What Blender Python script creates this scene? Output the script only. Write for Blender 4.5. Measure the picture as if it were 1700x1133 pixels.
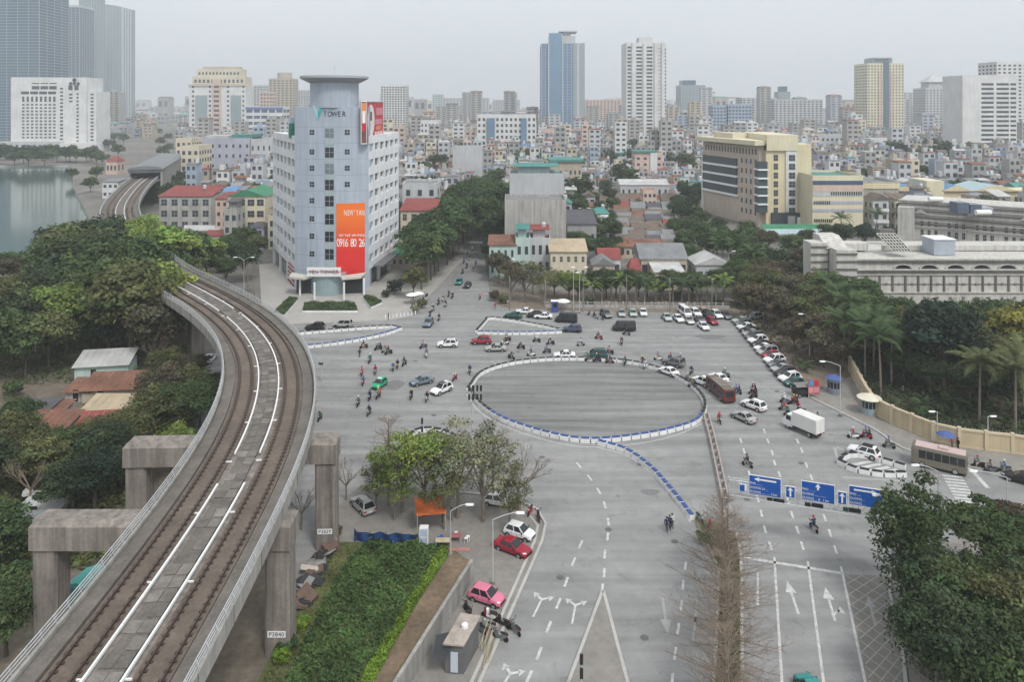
import bpy, math, random
import numpy as np
from mathutils import Vector, Matrix
R = math.radians
sc = bpy.context.scene
for o in list(bpy.data.objects): bpy.data.objects.remove(o)
# ------------------------------------------------------------------ camera (level drone view with lens shift)
F, H, YH, CX = 1250.0, 46.0, 172.0, 850.0
cd = bpy.data.cameras.new('camera'); cam = bpy.data.objects.new('camera', cd); sc.collection.objects.link(cam)
cam.location = (0, 0, H); cam.rotation_euler = (R(90), 0, 0)
cd.sensor_width = 36; cd.lens = F / 1700 * 36; cd.shift_y = -(566.5 - YH) / 1700
cd.clip_start = 0.5; cd.clip_end = 20000
sc.camera = cam
# ------------------------------------------------------------------ sky, sun, exposure (overcast)
SUN_EL, SUN_AZ = 52, 150
w = bpy.data.worlds.new('World'); sc.world = w; w.use_nodes = True
nt = w.node_tree; bg = nt.nodes['Background']
sky = nt.nodes.new('ShaderNodeTexSky'); sky.sky_type = 'NISHITA'; sky.sun_disc = False
sky.sun_elevation = R(SUN_EL); sky.sun_rotation = R(SUN_AZ); sky.air_density = 1.0; sky.dust_density = 8.0; sky.ozone_density = 1.0
hs = nt.nodes.new('ShaderNodeHueSaturation'); hs.inputs['Saturation'].default_value = 0.12
ov = nt.nodes.new('ShaderNodeMix'); ov.data_type = 'RGBA'; ov.inputs[0].default_value = 0.72
ov.inputs[7].default_value = (7.3, 7.75, 8.2, 1)      # even cloud deck
tcw = nt.nodes.new('ShaderNodeTexCoord'); mpw = nt.nodes.new('ShaderNodeMapping'); mpw.inputs['Scale'].default_value = (1, 1, 3.2); nzw = nt.nodes.new('ShaderNodeTexNoise'); nzw.inputs['Scale'].default_value = 2.2; nzw.inputs['Detail'].default_value = 5
crw = nt.nodes.new('ShaderNodeMix'); crw.data_type = 'RGBA'; crw.inputs[6].default_value = (6.55, 7.1, 7.6, 1); crw.inputs[7].default_value = (8.0, 8.35, 8.75, 1)
nt.links.new(tcw.outputs['Generated'], mpw.inputs[0]); nt.links.new(mpw.outputs[0], nzw.inputs['Vector']); nt.links.new(nzw.outputs['Fac'], crw.inputs[0]); nt.links.new(crw.outputs[2], ov.inputs[7])
nt.links.new(sky.outputs[0], hs.inputs['Color']); nt.links.new(hs.outputs[0], ov.inputs[6]); nt.links.new(ov.outputs[2], bg.inputs['Color'])
bg.inputs['Strength'].default_value = 0.106
sl = bpy.data.lights.new('sun', 'SUN'); sl.energy = 1.5; sl.angle = R(12); sl.color = (1, .97, .93)
sun = bpy.data.objects.new('sun', sl); sc.collection.objects.link(sun)
# light arrives from behind the camera's right shoulder
sdir = Vector((math.sin(R(SUN_AZ)) * math.cos(R(SUN_EL)), math.cos(R(SUN_AZ)) * math.cos(R(SUN_EL)), math.sin(R(SUN_EL))))
sun.rotation_euler = sdir.to_track_quat('Z', 'Y').to_euler()
vs = sc.view_settings; vs.view_transform = 'Standard'; vs.look = 'None'; vs.exposure = 0.40; vs.gamma = 1.0; vs.use_curve_mapping = False
sc.cycles.use_denoising = True
sc.cycles.max_bounces = 4; sc.cycles.diffuse_bounces = 2; sc.cycles.glossy_bounces = 2; sc.cycles.transmission_bounces = 2
sc.cycles.transparent_max_bounces = 8; sc.cycles.volume_bounces = 1; sc.cycles.use_adaptive_sampling = True; sc.cycles.adaptive_threshold = 0.02
sc.cycles.caustics_reflective = False; sc.cycles.caustics_refractive = False
# ------------------------------------------------------------------ helpers
C = sc.collection
random.seed(7); RNG = np.random.default_rng(7)
def G(x, y, z=0.0):
    d = F * (H - z) / (y - YH); return Vector(((x - CX) * d / F, d, z))
def at(x, y, Y):
    return Vector(((x - CX) * Y / F, Y, H - (y - YH) * Y / F))
def px(p): return (CX + F * p[0] / p[1], YH + F * (H - p[2]) / p[1])
def ydep(y, z=0.0): return F * (H - z) / (y - YH)
_mats = {}
def M(name, col=None, rough=.8, var=.12, scale=.8, metal=0.0, streak=0.0, spec=.3, bump=0.0, rnd=0.0, alpha=None, var2=None, attr=None, trans=0.0, emis=0.0, fine=0.0):
    if name in _mats: return _mats[name]
    m = bpy.data.materials.new(name); m.use_nodes = True; _mats[name] = m
    n = m.node_tree; L = n.links; b = n.nodes['Principled BSDF']
    b.inputs['Roughness'].default_value = rough; b.inputs['Metallic'].default_value = metal; b.inputs['Specular IOR Level'].default_value = spec
    if attr:
        a = n.nodes.new('ShaderNodeAttribute'); a.attribute_name = attr; base = a.outputs['Color']
        if col:
            c = n.nodes.new('ShaderNodeVectorMath'); c.operation = 'MULTIPLY'; c.inputs[1].default_value = col; L.new(base, c.inputs[0]); base = c.outputs[0]
    else:
        c = n.nodes.new('ShaderNodeRGB'); c.outputs[0].default_value = (*col, 1); base = c.outputs[0]
    geo = n.nodes.new('ShaderNodeNewGeometry')
    def mulnoise(base, sc_, amt, st=(1, 1, 1), det=4):
        mp = n.nodes.new('ShaderNodeMapping'); mp.inputs['Scale'].default_value = st; L.new(geo.outputs['Position'], mp.inputs[0])
        no = n.nodes.new('ShaderNodeTexNoise'); no.inputs['Scale'].default_value = sc_; no.inputs['Detail'].default_value = det; no.inputs['Roughness'].default_value = .65
        L.new(mp.outputs[0], no.inputs['Vector'])
        mr = n.nodes.new('ShaderNodeMapRange'); mr.inputs[1].default_value = .3; mr.inputs[2].default_value = .7
        mr.inputs[3].default_value = 1 - amt; mr.inputs[4].default_value = 1 + amt; L.new(no.outputs['Fac'], mr.inputs[0])
        mx = n.nodes.new('ShaderNodeVectorMath'); mx.operation = 'SCALE'; L.new(base, mx.inputs[0]); L.new(mr.outputs[0], mx.inputs['Scale'])
        return mx.outputs[0]
    if var: base = mulnoise(base, scale, var)
    if fine: base = mulnoise(base, scale * 9, fine)
    if streak: base = mulnoise(base, 1.3, streak, (1, 1, .07))
    if rnd:
        oi = n.nodes.new('ShaderNodeObjectInfo'); mr = n.nodes.new('ShaderNodeMapRange'); mr.inputs[3].default_value = 1 - rnd; mr.inputs[4].default_value = 1 + rnd
        L.new(oi.outputs['Random'], mr.inputs[0]); mx = n.nodes.new('ShaderNodeVectorMath'); mx.operation = 'SCALE'
        L.new(base, mx.inputs[0]); L.new(mr.outputs[0], mx.inputs['Scale']); base = mx.outputs[0]
    L.new(base, b.inputs['Base Color'])
    if bump:
        no = n.nodes.new('ShaderNodeTexNoise'); no.inputs['Scale'].default_value = scale * 6; no.inputs['Detail'].default_value = 5; L.new(geo.outputs['Position'], no.inputs['Vector'])
        bp = n.nodes.new('ShaderNodeBump'); bp.inputs['Strength'].default_value = bump; bp.inputs['Distance'].default_value = .1
        L.new(no.outputs['Fac'], bp.inputs['Height']); L.new(bp.outputs[0], b.inputs['Normal'])
    if trans:
        t = n.nodes.new('ShaderNodeBsdfTranslucent'); L.new(base, t.inputs['Color']); mx = n.nodes.new('ShaderNodeMixShader'); mx.inputs[0].default_value = trans
        L.new(b.outputs[0], mx.inputs[1]); L.new(t.outputs[0], mx.inputs[2]); L.new(mx.outputs[0], n.nodes['Material Output'].inputs['Surface'])
    return m
class MB:
    def __init__(s): s.v = []; s.f = []; s.m = []; s.col = None
    def add(s, vs, fs, mi=0):
        k = len(s.v); s.v.extend([tuple(p) for p in vs]); s.f.extend([tuple(i + k for i in f) for f in fs]); s.m.extend([mi] * len(fs)); return s
    def box(s, x0, x1, y0, y1, z0, z1, mi=0, T=None, skip=()):
        vs = [(x0,y0,z0),(x1,y0,z0),(x1,y1,z0),(x0,y1,z0),(x0,y0,z1),(x1,y0,z1),(x1,y1,z1),(x0,y1,z1)]
        if T is not None: vs = [T @ Vector(p) for p in vs]
        fs = dict(b=(0,3,2,1), t=(4,5,6,7), f=(0,1,5,4), r=(1,2,6,5), k=(2,3,7,6), l=(3,0,4,7))
        return s.add(vs, [fs[q] for q in fs if q not in skip], mi)
    def cbox(s, c, d, rz=0.0, mi=0):
        T = Matrix.Translation(c) @ Matrix.Rotation(rz, 4, 'Z'); return s.box(-d[0]/2, d[0]/2, -d[1]/2, d[1]/2, -d[2]/2, d[2]/2, mi, T)
    def prism(s, poly, z0, z1, mi=0, bottom=False, mt=None):
        n = len(poly); A = sum(poly[i][0]*poly[(i+1)%n][1]-poly[(i+1)%n][0]*poly[i][1] for i in range(n))
        if A < 0: poly = poly[::-1]
        vs = [(p[0],p[1],z0) for p in poly] + [(p[0],p[1],z1) for p in poly]
        s.add(vs, [(i,(i+1)%n,n+(i+1)%n,n+i) for i in range(n)], mi); k = len(s.v) - 2*n
        s.f.append(tuple(k+n+i for i in range(n))); s.m.append(mi if mt is None else mt)
        if bottom: s.f.append(tuple(k+n-1-i for i in range(n))); s.m.append(mi)
        return s
    def tube(s, p0, p1, r0, r1=None, n=6, mi=0, caps=True):
        p0 = Vector(p0); p1 = Vector(p1); r1 = r0 if r1 is None else r1; d = (p1 - p0)
        if d.length < 1e-6: return s
        d.normalize(); a = d.orthogonal().normalized(); b = d.cross(a); vs = []
        for p, r in ((p0, r0), (p1, r1)):
            for i in range(n):
                t = 2*math.pi*i/n; vs.append(p + (a*math.cos(t) + b*math.sin(t))*r)
        fs = [(i,(i+1)%n,n+(i+1)%n,n+i) for i in range(n)]
        if caps: fs += [tuple(range(n-1,-1,-1)), tuple(range(n,2*n))]
        return s.add(vs, fs, mi)
    def lathe(s, prof, n=16, c=(0,0,0), mi=0):
        vs = []; k = len(prof)
        for r, z in prof:
            for i in range(n):
                t = 2*math.pi*i/n; vs.append((c[0]+r*math.cos(t), c[1]+r*math.sin(t), c[2]+z))
        fs = [(j*n+i, j*n+(i+1)%n, (j+1)*n+(i+1)%n, (j+1)*n+i) for j in range(k-1) for i in range(n)]
        fs.append(tuple((k-1)*n+i for i in range(n))); fs.append(tuple(n-1-i for i in range(n)))
        return s.add(vs, fs, mi)
    def loft(s, secs, mi=0, caps=True, closed=True):
        n = len(secs[0]); vs = [p for q in secs for p in q]; fs = []
        for j in range(len(secs)-1):
            for i in range(n if closed else n-1):
                fs.append((j*n+i, j*n+(i+1)%n, (j+1)*n+(i+1)%n, (j+1)*n+i))
        if caps: fs += [tuple(range(n-1,-1,-1)), tuple((len(secs)-1)*n+i for i in range(n))]
        return s.add(vs, fs, mi)
    def quad(s, a, b, c, d, mi=0): return s.add([a,b,c,d], [(0,1,2,3)], mi)
    def mesh(s, name, mats, smooth=False):
        me = bpy.data.meshes.new(name); me.from_pydata(s.v, [], s.f)
        for m in (mats if isinstance(mats, (list, tuple)) else [mats]): me.materials.append(m)
        if s.m and max(s.m) > 0: me.polygons.foreach_set('material_index', s.m)
        if smooth: me.polygons.foreach_set('use_smooth', [True]*len(s.f))
        if s.col is not None:
            ca = me.color_attributes.new('Col', 'FLOAT_COLOR', 'CORNER'); arr = np.ones((len(me.loops), 4), np.float32); i = 0
            for f, c in zip(s.f, s.col): arr[i:i+len(f), :3] = c; i += len(f)
            ca.data.foreach_set('color', arr.ravel())
        me.update(); return me
    def build(s, name, mats, parent=None, smooth=False): return link(name, s.mesh(name, mats, smooth), parent)
def link(name, data, parent=None, loc=None, rz=None):
    o = bpy.data.objects.new(name, data); C.objects.link(o)
    if parent is not None: o.parent = parent
    if loc is not None: o.location = loc
    if rz is not None: o.rotation_euler = (0, 0, rz)
    return o
def tag(o, label=None, cat=None, group=None, kind=None):
    if label: o['label'] = label
    if cat: o['category'] = cat
    if group: o['group'] = group
    if kind: o['kind'] = kind
    return o
def thing(name, label, cat, loc=(0,0,0), rz=0.0, group=None):
    return tag(link(name, None, None, loc, rz), label, cat, group)
def struct(o): o['kind'] = 'structure'; return o
def stuff(o): o['kind'] = 'stuff'; return o
def swap(o, i, m):      # give this copy its own material in one slot
    o.material_slots[i].link = 'OBJECT'; o.material_slots[i].material = m
_kids = {}
def kids_of(o):
    if o.name not in _kids: _kids[o.name] = list(o.children)
    return _kids[o.name]
def dup(root, loc, rz, label=None, group=None, scale=None, mats=None, skip=()):
    r = root.copy(); C.objects.link(r); r.location = loc; r.rotation_euler = (0, 0, rz)
    if scale is not None: r.scale = scale if isinstance(scale, (tuple, list)) else (scale,)*3
    if label: r['label'] = label
    if group: r['group'] = group
    made = [r]
    def rec(a, b):
        for ch in kids_of(a):
            if ch.name.split('.')[0] in skip: continue
            c = ch.copy(); C.objects.link(c); c.parent = b; made.append(c); rec(ch, c)
    rec(root, r)
    if mats:
        for c in made:
            for i, ms in enumerate(c.material_slots):
                if ms.material and ms.material.name in mats: swap(c, i, mats[ms.material.name])
    return r
def kill(root):
    for c in list(root.children_recursive) + [root]: bpy.data.objects.remove(c)
def cat_rom(pts, step):
    pts = [Vector((*p, 0)) if len(p) == 2 else Vector(p) for p in pts]; out = []
    P = [pts[0]*2 - pts[1]] + pts + [pts[-1]*2 - pts[-2]]
    for i in range(1, len(P)-2):
        n = max(1, int((P[i+1]-P[i]).length/step))
        for k in range(n):
            t = k/n; a, b, c, d = P[i-1:i+3]
            out.append(.5*((2*b) + (c-a)*t + (2*a-5*b+4*c-d)*t*t + (3*b-3*c+d-a)*t**3))
    out.append(pts[-1]); return out
def resample(pts, step, closed=False):
    if closed: pts = pts + [pts[0]]
    out = [pts[0].copy()]; acc = 0
    for a, b in zip(pts, pts[1:]):
        L = (b-a).length; t = step - acc
        while t <= L: out.append(a + (b-a)*(t/L)); t += step
        acc = L - (t - step)
    return out
def sheet(name, pts, z, mat, parent=None):
    mb = MB(); n = len(pts); mb.v = [(p[0], p[1], z) for p in pts]
    A = sum(pts[i][0]*pts[(i+1)%n][1]-pts[(i+1)%n][0]*pts[i][1] for i in range(n))
    mb.f = [tuple(range(n)) if A > 0 else tuple(range(n-1,-1,-1))]; mb.m = [0]
    return mb.build(name, mat, parent)
_txt = {}
def text_mesh(s, size, mat, ext=.02):
    c = bpy.data.curves.new('lettering', 'FONT'); c.body = s; c.size = size; c.align_x = 'CENTER'; c.align_y = 'CENTER'; c.extrude = ext; c.resolution_u = 2
    o = bpy.data.objects.new('lettering_tmp', c); C.objects.link(o); dg = bpy.context.evaluated_depsgraph_get()
    me = bpy.data.meshes.new_from_object(o.evaluated_get(dg)); bpy.data.objects.remove(o); me.materials.clear(); me.materials.append(mat); return me
def lettering(s, size, mat, parent, loc, rot, ext=.02, sx=1.0):
    o = link('lettering', text_mesh(s, size, mat, ext), parent, loc); o.rotation_euler = rot; o.scale = (sx, 1, 1); return o
def inpoly(x, y, poly):
    c = False; j = len(poly)-1
    for i in range(len(poly)):
        if (poly[i][1] > y) != (poly[j][1] > y) and x < (poly[j][0]-poly[i][0])*(y-poly[i][1])/(poly[j][1]-poly[i][1])+poly[i][0]: c = not c
        j = i
    return c
WORDN = 'first second third fourth fifth sixth seventh eighth ninth tenth eleventh twelfth thirteenth fourteenth fifteenth sixteenth seventeenth eighteenth nineteenth twentieth'.split()
HAZE = 0.0003
# ================================================================== setting
def gp(*pts): return [G(x, y) for x, y in pts]
m_ground = M('city_ground', (.17, .16, .145), .95, .35, .02, fine=.25, bump=.2)
m_asph = M('asphalt', (.252, .250, .246), .88, .10, .06, fine=.09, spec=.2, bump=.08)
m_round = M('roundabout_asphalt', (.198, .196, .192), .92, .10, .05, fine=.06, spec=.15)
m_pave = M('pavement', (.235, .22, .2), .9, .18, .15, fine=.12, bump=.1)
m_pavel = M('light_paving', (.36, .345, .32), .9, .12, .2, fine=.08)
m_soil = M('bare_soil', (.17, .125, .085), .95, .3, .25, fine=.25, bump=.5)
m_grassy = M('weedy_soil', (.105, .115, .045), .95, .4, .3, fine=.3, bump=.5)
m_kerb = M('kerb_concrete', (.42, .41, .39), .9, .12, .6, fine=.1)
m_paint = M('road_paint', (.50, .50, .485), .8, .25, 1.6, fine=.4)
m_paintw = M('worn_road_paint', (.34, .34, .33), .85, .12, 1.2, fine=.12)
m_water = M('lake_water', (.06, .10, .09), .10, .1, .02, spec=.5)
def stains(m, amt):
    n = m.node_tree; L = n.links; b = n.nodes['Principled BSDF']; src = b.inputs['Base Color'].links[0].from_socket; geo = n.nodes.new('ShaderNodeNewGeometry')
    for sc_, lo, hi, a in ((.55, .60, .74, amt), (.16, .58, .75, amt*.7), (2.2, .66, .76, amt*.8)):
        no = n.nodes.new('ShaderNodeTexNoise'); no.inputs['Scale'].default_value = sc_; no.inputs['Detail'].default_value = 6; no.inputs['Distortion'].default_value = .6; L.new(geo.outputs['Position'], no.inputs['Vector'])
        mr = n.nodes.new('ShaderNodeMapRange'); mr.inputs[1].default_value = lo; mr.inputs[2].default_value = hi; mr.inputs[3].default_value = 1; mr.inputs[4].default_value = 1-a; L.new(no.outputs['Fac'], mr.inputs[0])
        mx = n.nodes.new('ShaderNodeVectorMath'); mx.operation = 'SCALE'; L.new(src, mx.inputs[0]); L.new(mr.outputs[0], mx.inputs['Scale']); src = mx.outputs[0]
    vo = n.nodes.new('ShaderNodeTexVoronoi'); vo.feature = 'DISTANCE_TO_EDGE'; vo.inputs['Scale'].default_value = .11; mp = n.nodes.new('ShaderNodeVectorMath'); mp.operation = 'ADD'; nz = n.nodes.new('ShaderNodeTexNoise'); nz.inputs['Scale'].default_value = .5
    L.new(geo.outputs['Position'], nz.inputs['Vector']); L.new(geo.outputs['Position'], mp.inputs[0]); sc2 = n.nodes.new('ShaderNodeVectorMath'); sc2.operation = 'SCALE'; sc2.inputs['Scale'].default_value = 5; L.new(nz.outputs['Color'], sc2.inputs[0]); L.new(sc2.outputs[0], mp.inputs[1]); L.new(mp.outputs[0], vo.inputs['Vector'])
    mr = n.nodes.new('ShaderNodeMapRange'); mr.inputs[1].default_value = 0; mr.inputs[2].default_value = .006; mr.inputs[3].default_value = .82; mr.inputs[4].default_value = 1; L.new(vo.outputs['Distance'], mr.inputs[0])
    mx = n.nodes.new('ShaderNodeVectorMath'); mx.operation = 'SCALE'; L.new(src, mx.inputs[0]); L.new(mr.outputs[0], mx.inputs['Scale']); L.new(mx.outputs[0], b.inputs['Base Color'])
def streaky(m, ang, amt):
    n = m.node_tree; L = n.links; b = n.nodes['Principled BSDF']; src = b.inputs['Base Color'].links[0].from_socket
    geo = n.nodes.new('ShaderNodeNewGeometry'); mp = n.nodes.new('ShaderNodeMapping'); mp.inputs['Rotation'].default_value = (0, 0, ang); mp.inputs['Scale'].default_value = (.035, .55, 1)
    L.new(geo.outputs['Position'], mp.inputs[0]); no = n.nodes.new('ShaderNodeTexNoise'); no.inputs['Scale'].default_value = 1; no.inputs['Detail'].default_value = 3; L.new(mp.outputs[0], no.inputs['Vector'])
    mr = n.nodes.new('ShaderNodeMapRange'); mr.inputs[1].default_value = .35; mr.inputs[2].default_value = .65; mr.inputs[3].default_value = 1-amt; mr.inputs[4].default_value = 1+amt; L.new(no.outputs['Fac'], mr.inputs[0])
    mx = n.nodes.new('ShaderNodeVectorMath'); mx.operation = 'SCALE'; L.new(src, mx.inputs[0]); L.new(mr.outputs[0], mx.inputs['Scale']); L.new(mx.outputs[0], b.inputs['Base Color'])
streaky(m_round, R(35), .2); streaky(m_round, R(48), .1); streaky(m_asph, R(-75), .14); streaky(m_asph, R(-60), .04); stains(m_asph, .22); stains(m_round, .2)
# ground sheet with the lake cut out
LAKE = [Vector((-420, 200, 0)), Vector((-150, 225, 0)), Vector((-168, 300, 0)), Vector((-232, 400, 0)), Vector((-292, 500, 0)), Vector((-330, 560, 0)), Vector((-800, 560, 0)), Vector((-800, 200, 0))]
mb = MB()
xs = [-4200, -800, 4200]
import bmesh
bm = bmesh.new()
outer = [bm.verts.new(p) for p in ((-4200, -150, 0), (4200, -150, 0), (4200, 6800, 0), (-4200, 6800, 0))]
inner = [bm.verts.new(p) for p in LAKE]
ed = [bm.edges.new((outer[i], outer[(i+1) % 4])) for i in range(4)] + [bm.edges.new((inner[i], inner[(i+1) % len(inner)])) for i in range(len(inner))]
bmesh.ops.triangle_fill(bm, use_beauty=True, use_dissolve=False, edges=ed)
for f in list(bm.faces):
    c = f.calc_center_median()
    if inpoly(c.x, c.y, LAKE): bm.faces.remove(f)
for f in bm.faces:
    if f.normal.z < 0: f.normal_flip()
me = bpy.data.meshes.new('ground'); bm.to_mesh(me); bm.free(); me.materials.append(m_ground)
struct(link('ground', me))
struct(sheet('lake', LAKE, -1.2, m_water))
mb = MB(); n = len(LAKE)
for i in range(n):
    a, b = LAKE[i], LAKE[(i+1) % n]; mb.quad((a.x,a.y,0), (b.x,b.y,0), (b.x,b.y,-1.3), (a.x,a.y,-1.3))
struct(mb.build('lake_bank', m_kerb))
# carriageway
ROAD = gp((470,1700),(480,880),(380,850),(320,700),(340,590),(430,556),(440,537),(640,530),(683,522),(702,498),(737,462),(768,428),(784,395),(799,395),(806,440),(812,480),(822,503),(850,512),(1000,517),(1205,521),(1222,536),(1335,655),(1450,712),(1500,745),(1640,783),(1900,850),(1900,1700))
struct(sheet('road', ROAD, .012, m_asph))
RING_PX = [(778,648),(800,622),(850,606),(920,599),(1000,600),(1060,607),(1110,622),(1150,645),(1170,672),(1160,700),(1120,716),(1060,728),(990,735),(940,731),(880,716),(830,697),(795,672)]
RING = cat_rom([G(*p) for p in RING_PX] + [G(*RING_PX[0])], 1.0)
struct(sheet('roundabout_surface', RING[:-1], .018, m_round))
# raised pavements
def slab(name, poly, h, mat, side=None):
    mb = MB(); mb.prism([(p.x, p.y) for p in poly], 0, h, 0, mt=1); return struct(mb.build(name, [side or m_kerb, mat]))
slab('pavement', gp((792,1145),(899,897),(903,872),(888,850),(850,832),(760,822),(650,812),(585,818),(560,845),(545,900),(505,955),(440,1135),(400,1400),(700,1400)), .13, m_pave)
slab('forecourt', gp((436,541),(640,533),(684,525),(705,500),(738,465),(770,430),(680,425),(560,430),(430,440)), .14, m_pavel)
slab('parking_verge', gp((822,506),(850,514),(1000,519),(1204,523),(1220,537),(1336,657),(1418,622),(1330,520),(1200,495),(1000,488),(830,480)), .12, M('dusty_verge', (.2,.165,.13), .95, .25, .2, fine=.2))
slab('wall_pavement', gp((1336,658),(1450,715),(1500,748),(1640,786),(1900,853),(1900,800),(1700,757),(1640,751),(1560,741),(1455,696),(1419,624)), .13, m_pave)
slab('corner_pavement', gp((1478,955),(1530,915),(1600,895),(1720,915),(1900,950),(1900,1700),(1600,1700),(1512,1133)), .13, m_pave)
slab('central_median', gp((1152,862),(1186,868),(1222,890),(1229,930),(1232,1133),(1236,1600),(1180,1600),(1186,1133),(1194,950),(1165,895)), .16, M('median_soil', (.15,.135,.085), .95, .35, .5, fine=.3))
slab('splitter_island', gp((1000,987),(944,1133),(880,1300),(1085,1300),(1041,1133),(1003,985)), .16, m_pave)
# soil plots beside the viaduct
struct(sheet('garden_soil', gp((560,902),(742,906),(782,938),(655,1150),(420,1150),(492,1010)), .145, m_grassy))
struct(sheet('garden_path', gp((752,918),(782,935),(640,1150),(606,1150),(690,1010)), .152, m_soil))
struct(sheet('under_viaduct_ground', gp((330,700),(380,850),(480,885),(545,902),(500,960),(430,1150),(-260,1150),(-200,640),(150,600),(330,585)), .006, M('dusty_ground', (.16,.135,.105), .95, .3, .15, fine=.25, bump=.3)))
struct(sheet('park_ground', gp((330,700),(330,585),(330,480),(-300,470),(-700,900),(-260,1150)), .003, M('park_soil', (.085,.085,.05), .95, .35, .2, fine=.3)))
struct(sheet('garden_ground', gp((1330,520),(1419,622),(1455,694),(1560,739),(1700,755),(1900,800),(2100,640),(1900,480),(1400,490)), .010, M('park_lawn', (.10,.085,.055), .95, .35, .25, fine=.3)))
# kerb lines
def strip_line(name, pts, wdt, z0, z1, mat, parent=None, closed=False):
    mb = MB(); n = len(pts); L = []; Rr = []
    for i, p in enumerate(pts):
        a = pts[(i-1) % n] if closed or i > 0 else p; b = pts[(i+1) % n] if closed or i < n-1 else p
        d = (b - a); d.z = 0; d.normalize(); nn = Vector((-d.y, d.x, 0)); L.append(p + nn*wdt/2); Rr.append(p - nn*wdt/2)
    for i in range(n if closed else n-1):
        j = (i+1) % n; a, b, c, d = L[i], L[j], Rr[j], Rr[i]
        if z1 > z0:
            mb.add([(a.x,a.y,z0),(b.x,b.y,z0),(c.x,c.y,z0),(d.x,d.y,z0),(a.x,a.y,z1),(b.x,b.y,z1),(c.x,c.y,z1),(d.x,d.y,z1)], [(7,6,5,4),(0,1,5,4),(2,3,7,6),(1,2,6,5),(3,0,4,7)])
        else: mb.quad((d.x,d.y,z0),(c.x,c.y,z0),(b.x,b.y,z0),(a.x,a.y,z0))
    o = mb.build(name, mat, parent); return o
for pl in ([(790,1150),(900,900),(906,872),(892,848),(852,829),(760,819)], [(777,1150),(888,900),(893,876),(880,860)],
           [(1234,1300),(1232,1133),(1230,930),(1222,888)], [(1182,1300),(1185,1133),(1193,950),(1165,893)],
           [(870,1330),(945,1133),(1000,985)], [(1095,1330),(1041,1133),(1002,985)], [(630,531),(684,523),(703,499)],
           [(1335,656),(1450,713),(1500,746),(1640,784),(1900,851)], [(1516,1300),(1500,1100),(1477,955),(1530,914)]):
    struct(strip_line('kerb', cat_rom([G(*p) for p in pl], 2.0), .28, 0.0, .19, m_kerb))
# painted markings
MK = []
def mark(name, pts, wd, mat=m_paint, z=.02): MK.append(struct(strip_line(name, [p.copy() for p in pts], wd, z, z, mat)))
for a, b in (((1285.5,926),(1306,1260)), ((1341,933),(1384,1260)), ((1396,941),(1463,1260))): mark('lane_line', [G(*a), G(*b)], .22)
mark('stop_line', [G(1232,926), G(1398,953)], .42)
mark('edge_line', [G(500,578), G(665,556), G(800,560), G(930,560)], .16, m_paintw)
def dashes(seq, ln=1.5, wd=.2, mat=m_paint):
    P = [G(*p) for p in seq]
    for i, p in enumerate(P):
        d = (P[min(i+1, len(P)-1)] - P[max(i-1, 0)]).normalized(); mark('lane_dash', [p - d*ln/2, p + d*ln/2], wd, mat)
dashes([(961,773),(979,794),(994,816),(1004,839),(1010,867),(1009,892),(1004,921),(1003,952),(1000,978)], 1.5, .24)
dashes([(964,905),(952,934),(940,967),(927,1003),(911,1042),(895,1086),(878,1126)], 1.5, .24)
dashes([(1138,940),(1134,972),(1131,1007),(1126,1045),(1121,1086),(1116,1130)], 1.5, .22)
for c in ([(1230,732),(1235,749),(1244,787),(1258,829),(1264,853),(1270,880),(1279,907)], [(1269,716),(1275,733),(1282,752),(1286,769),(1294,788),(1308,832),(1315,855),(1324,881),(1332,907)], [(1324,733),(1331,748),(1339,773),(1347,793),(1369,860),(1378,886),(1387,913)]): dashes(c, 1.5, .24)
dashes([(1156,1015),(1153,1045)], 3.2, .2, m_paintw); dashes([(1258,965),(1258,992)], 2.6, .2)
def arrow(x, y, ang, kind, s=1.0, mat=m_paint):
    c = G(x, y); T = Matrix.Translation((c.x, c.y, .021)) @ Matrix.Rotation(ang, 4, 'Z') @ Matrix.Scale(s, 4); mb = MB()
    def pg(*pts): mb.add([T @ Vector((a, b, 0)) for a, b in pts], [tuple(range(len(pts)))])
    pg((-.12,-2.4),(.12,-2.4),(.12,.6),(-.12,.6))
    if kind in 'sr': pg((-.5,.6),(.5,.6),(0,2.4))
    if kind == 'r': pg((.12,-1.6),(.7,-.9),(.62,-.7),(.12,-1.25)); pg((.4,-1.1),(1.1,-1.2),(.8,-.2))
    if kind == 'y':
        pg((-.12,.6),(.12,.6),(.8,1.2),(.7,1.45),(0,.95)); pg((-.12,.6),(0,.95),(-.7,1.45),(-.8,1.2)); pg((.5,1.6),(1.25,1.7),(.95,.75)); pg((-.5,1.6),(-.95,.75),(-1.25,1.7))
    MK.append(struct(mb.build('lane_arrow', mat)))
ROT = -math.atan(.312)
arrow(1316,992,ROT*.5,'s'); arrow(1378,1003,ROT*.75,'r'); arrow(1447,1015,ROT,'s',.9,m_paintw)
arrow(896,1003,-.35,'y',.8); arrow(954,1013,-.2,'y',.8); arrow(842,1128,-.45,'y',.8); arrow(1104,1022,math.pi-.1,'s',1,m_paintw); arrow(1545,820,.3,'s',.6,m_paintw)
for i in range(15):
    t = i/14; y = 790 + 74*t; xl = 1564 + 41*t; xr = 1598 + 44*t; mark('crosswalk_stripe', [G(xl, y), G(xr, y + 3.5)], .45)
mark('give_way_line', [G(1609,777), G(1640,811)], .5)
for a, b in (((1385,741),(1392,770)), ((1397,793),(1505,800)), ((1520,795),(1562,800)), ((1520,795),(1562,790)), ((1385,741),(1405,750)), ((985,545),(1000,552)), ((815,600),(826,607)), ((700,570),(726,573))): mark('chevron_line', [G(*a), G(*b)], .35, m_paintw)
for a, b in (((1408,774),(1445,767)), ((1418,780),(1462,771)), ((1436,784),(1476,776)), ((1455,787),(1490,780))): mark('island_hatching', [G(*a), G(*b)], .55)
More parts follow.
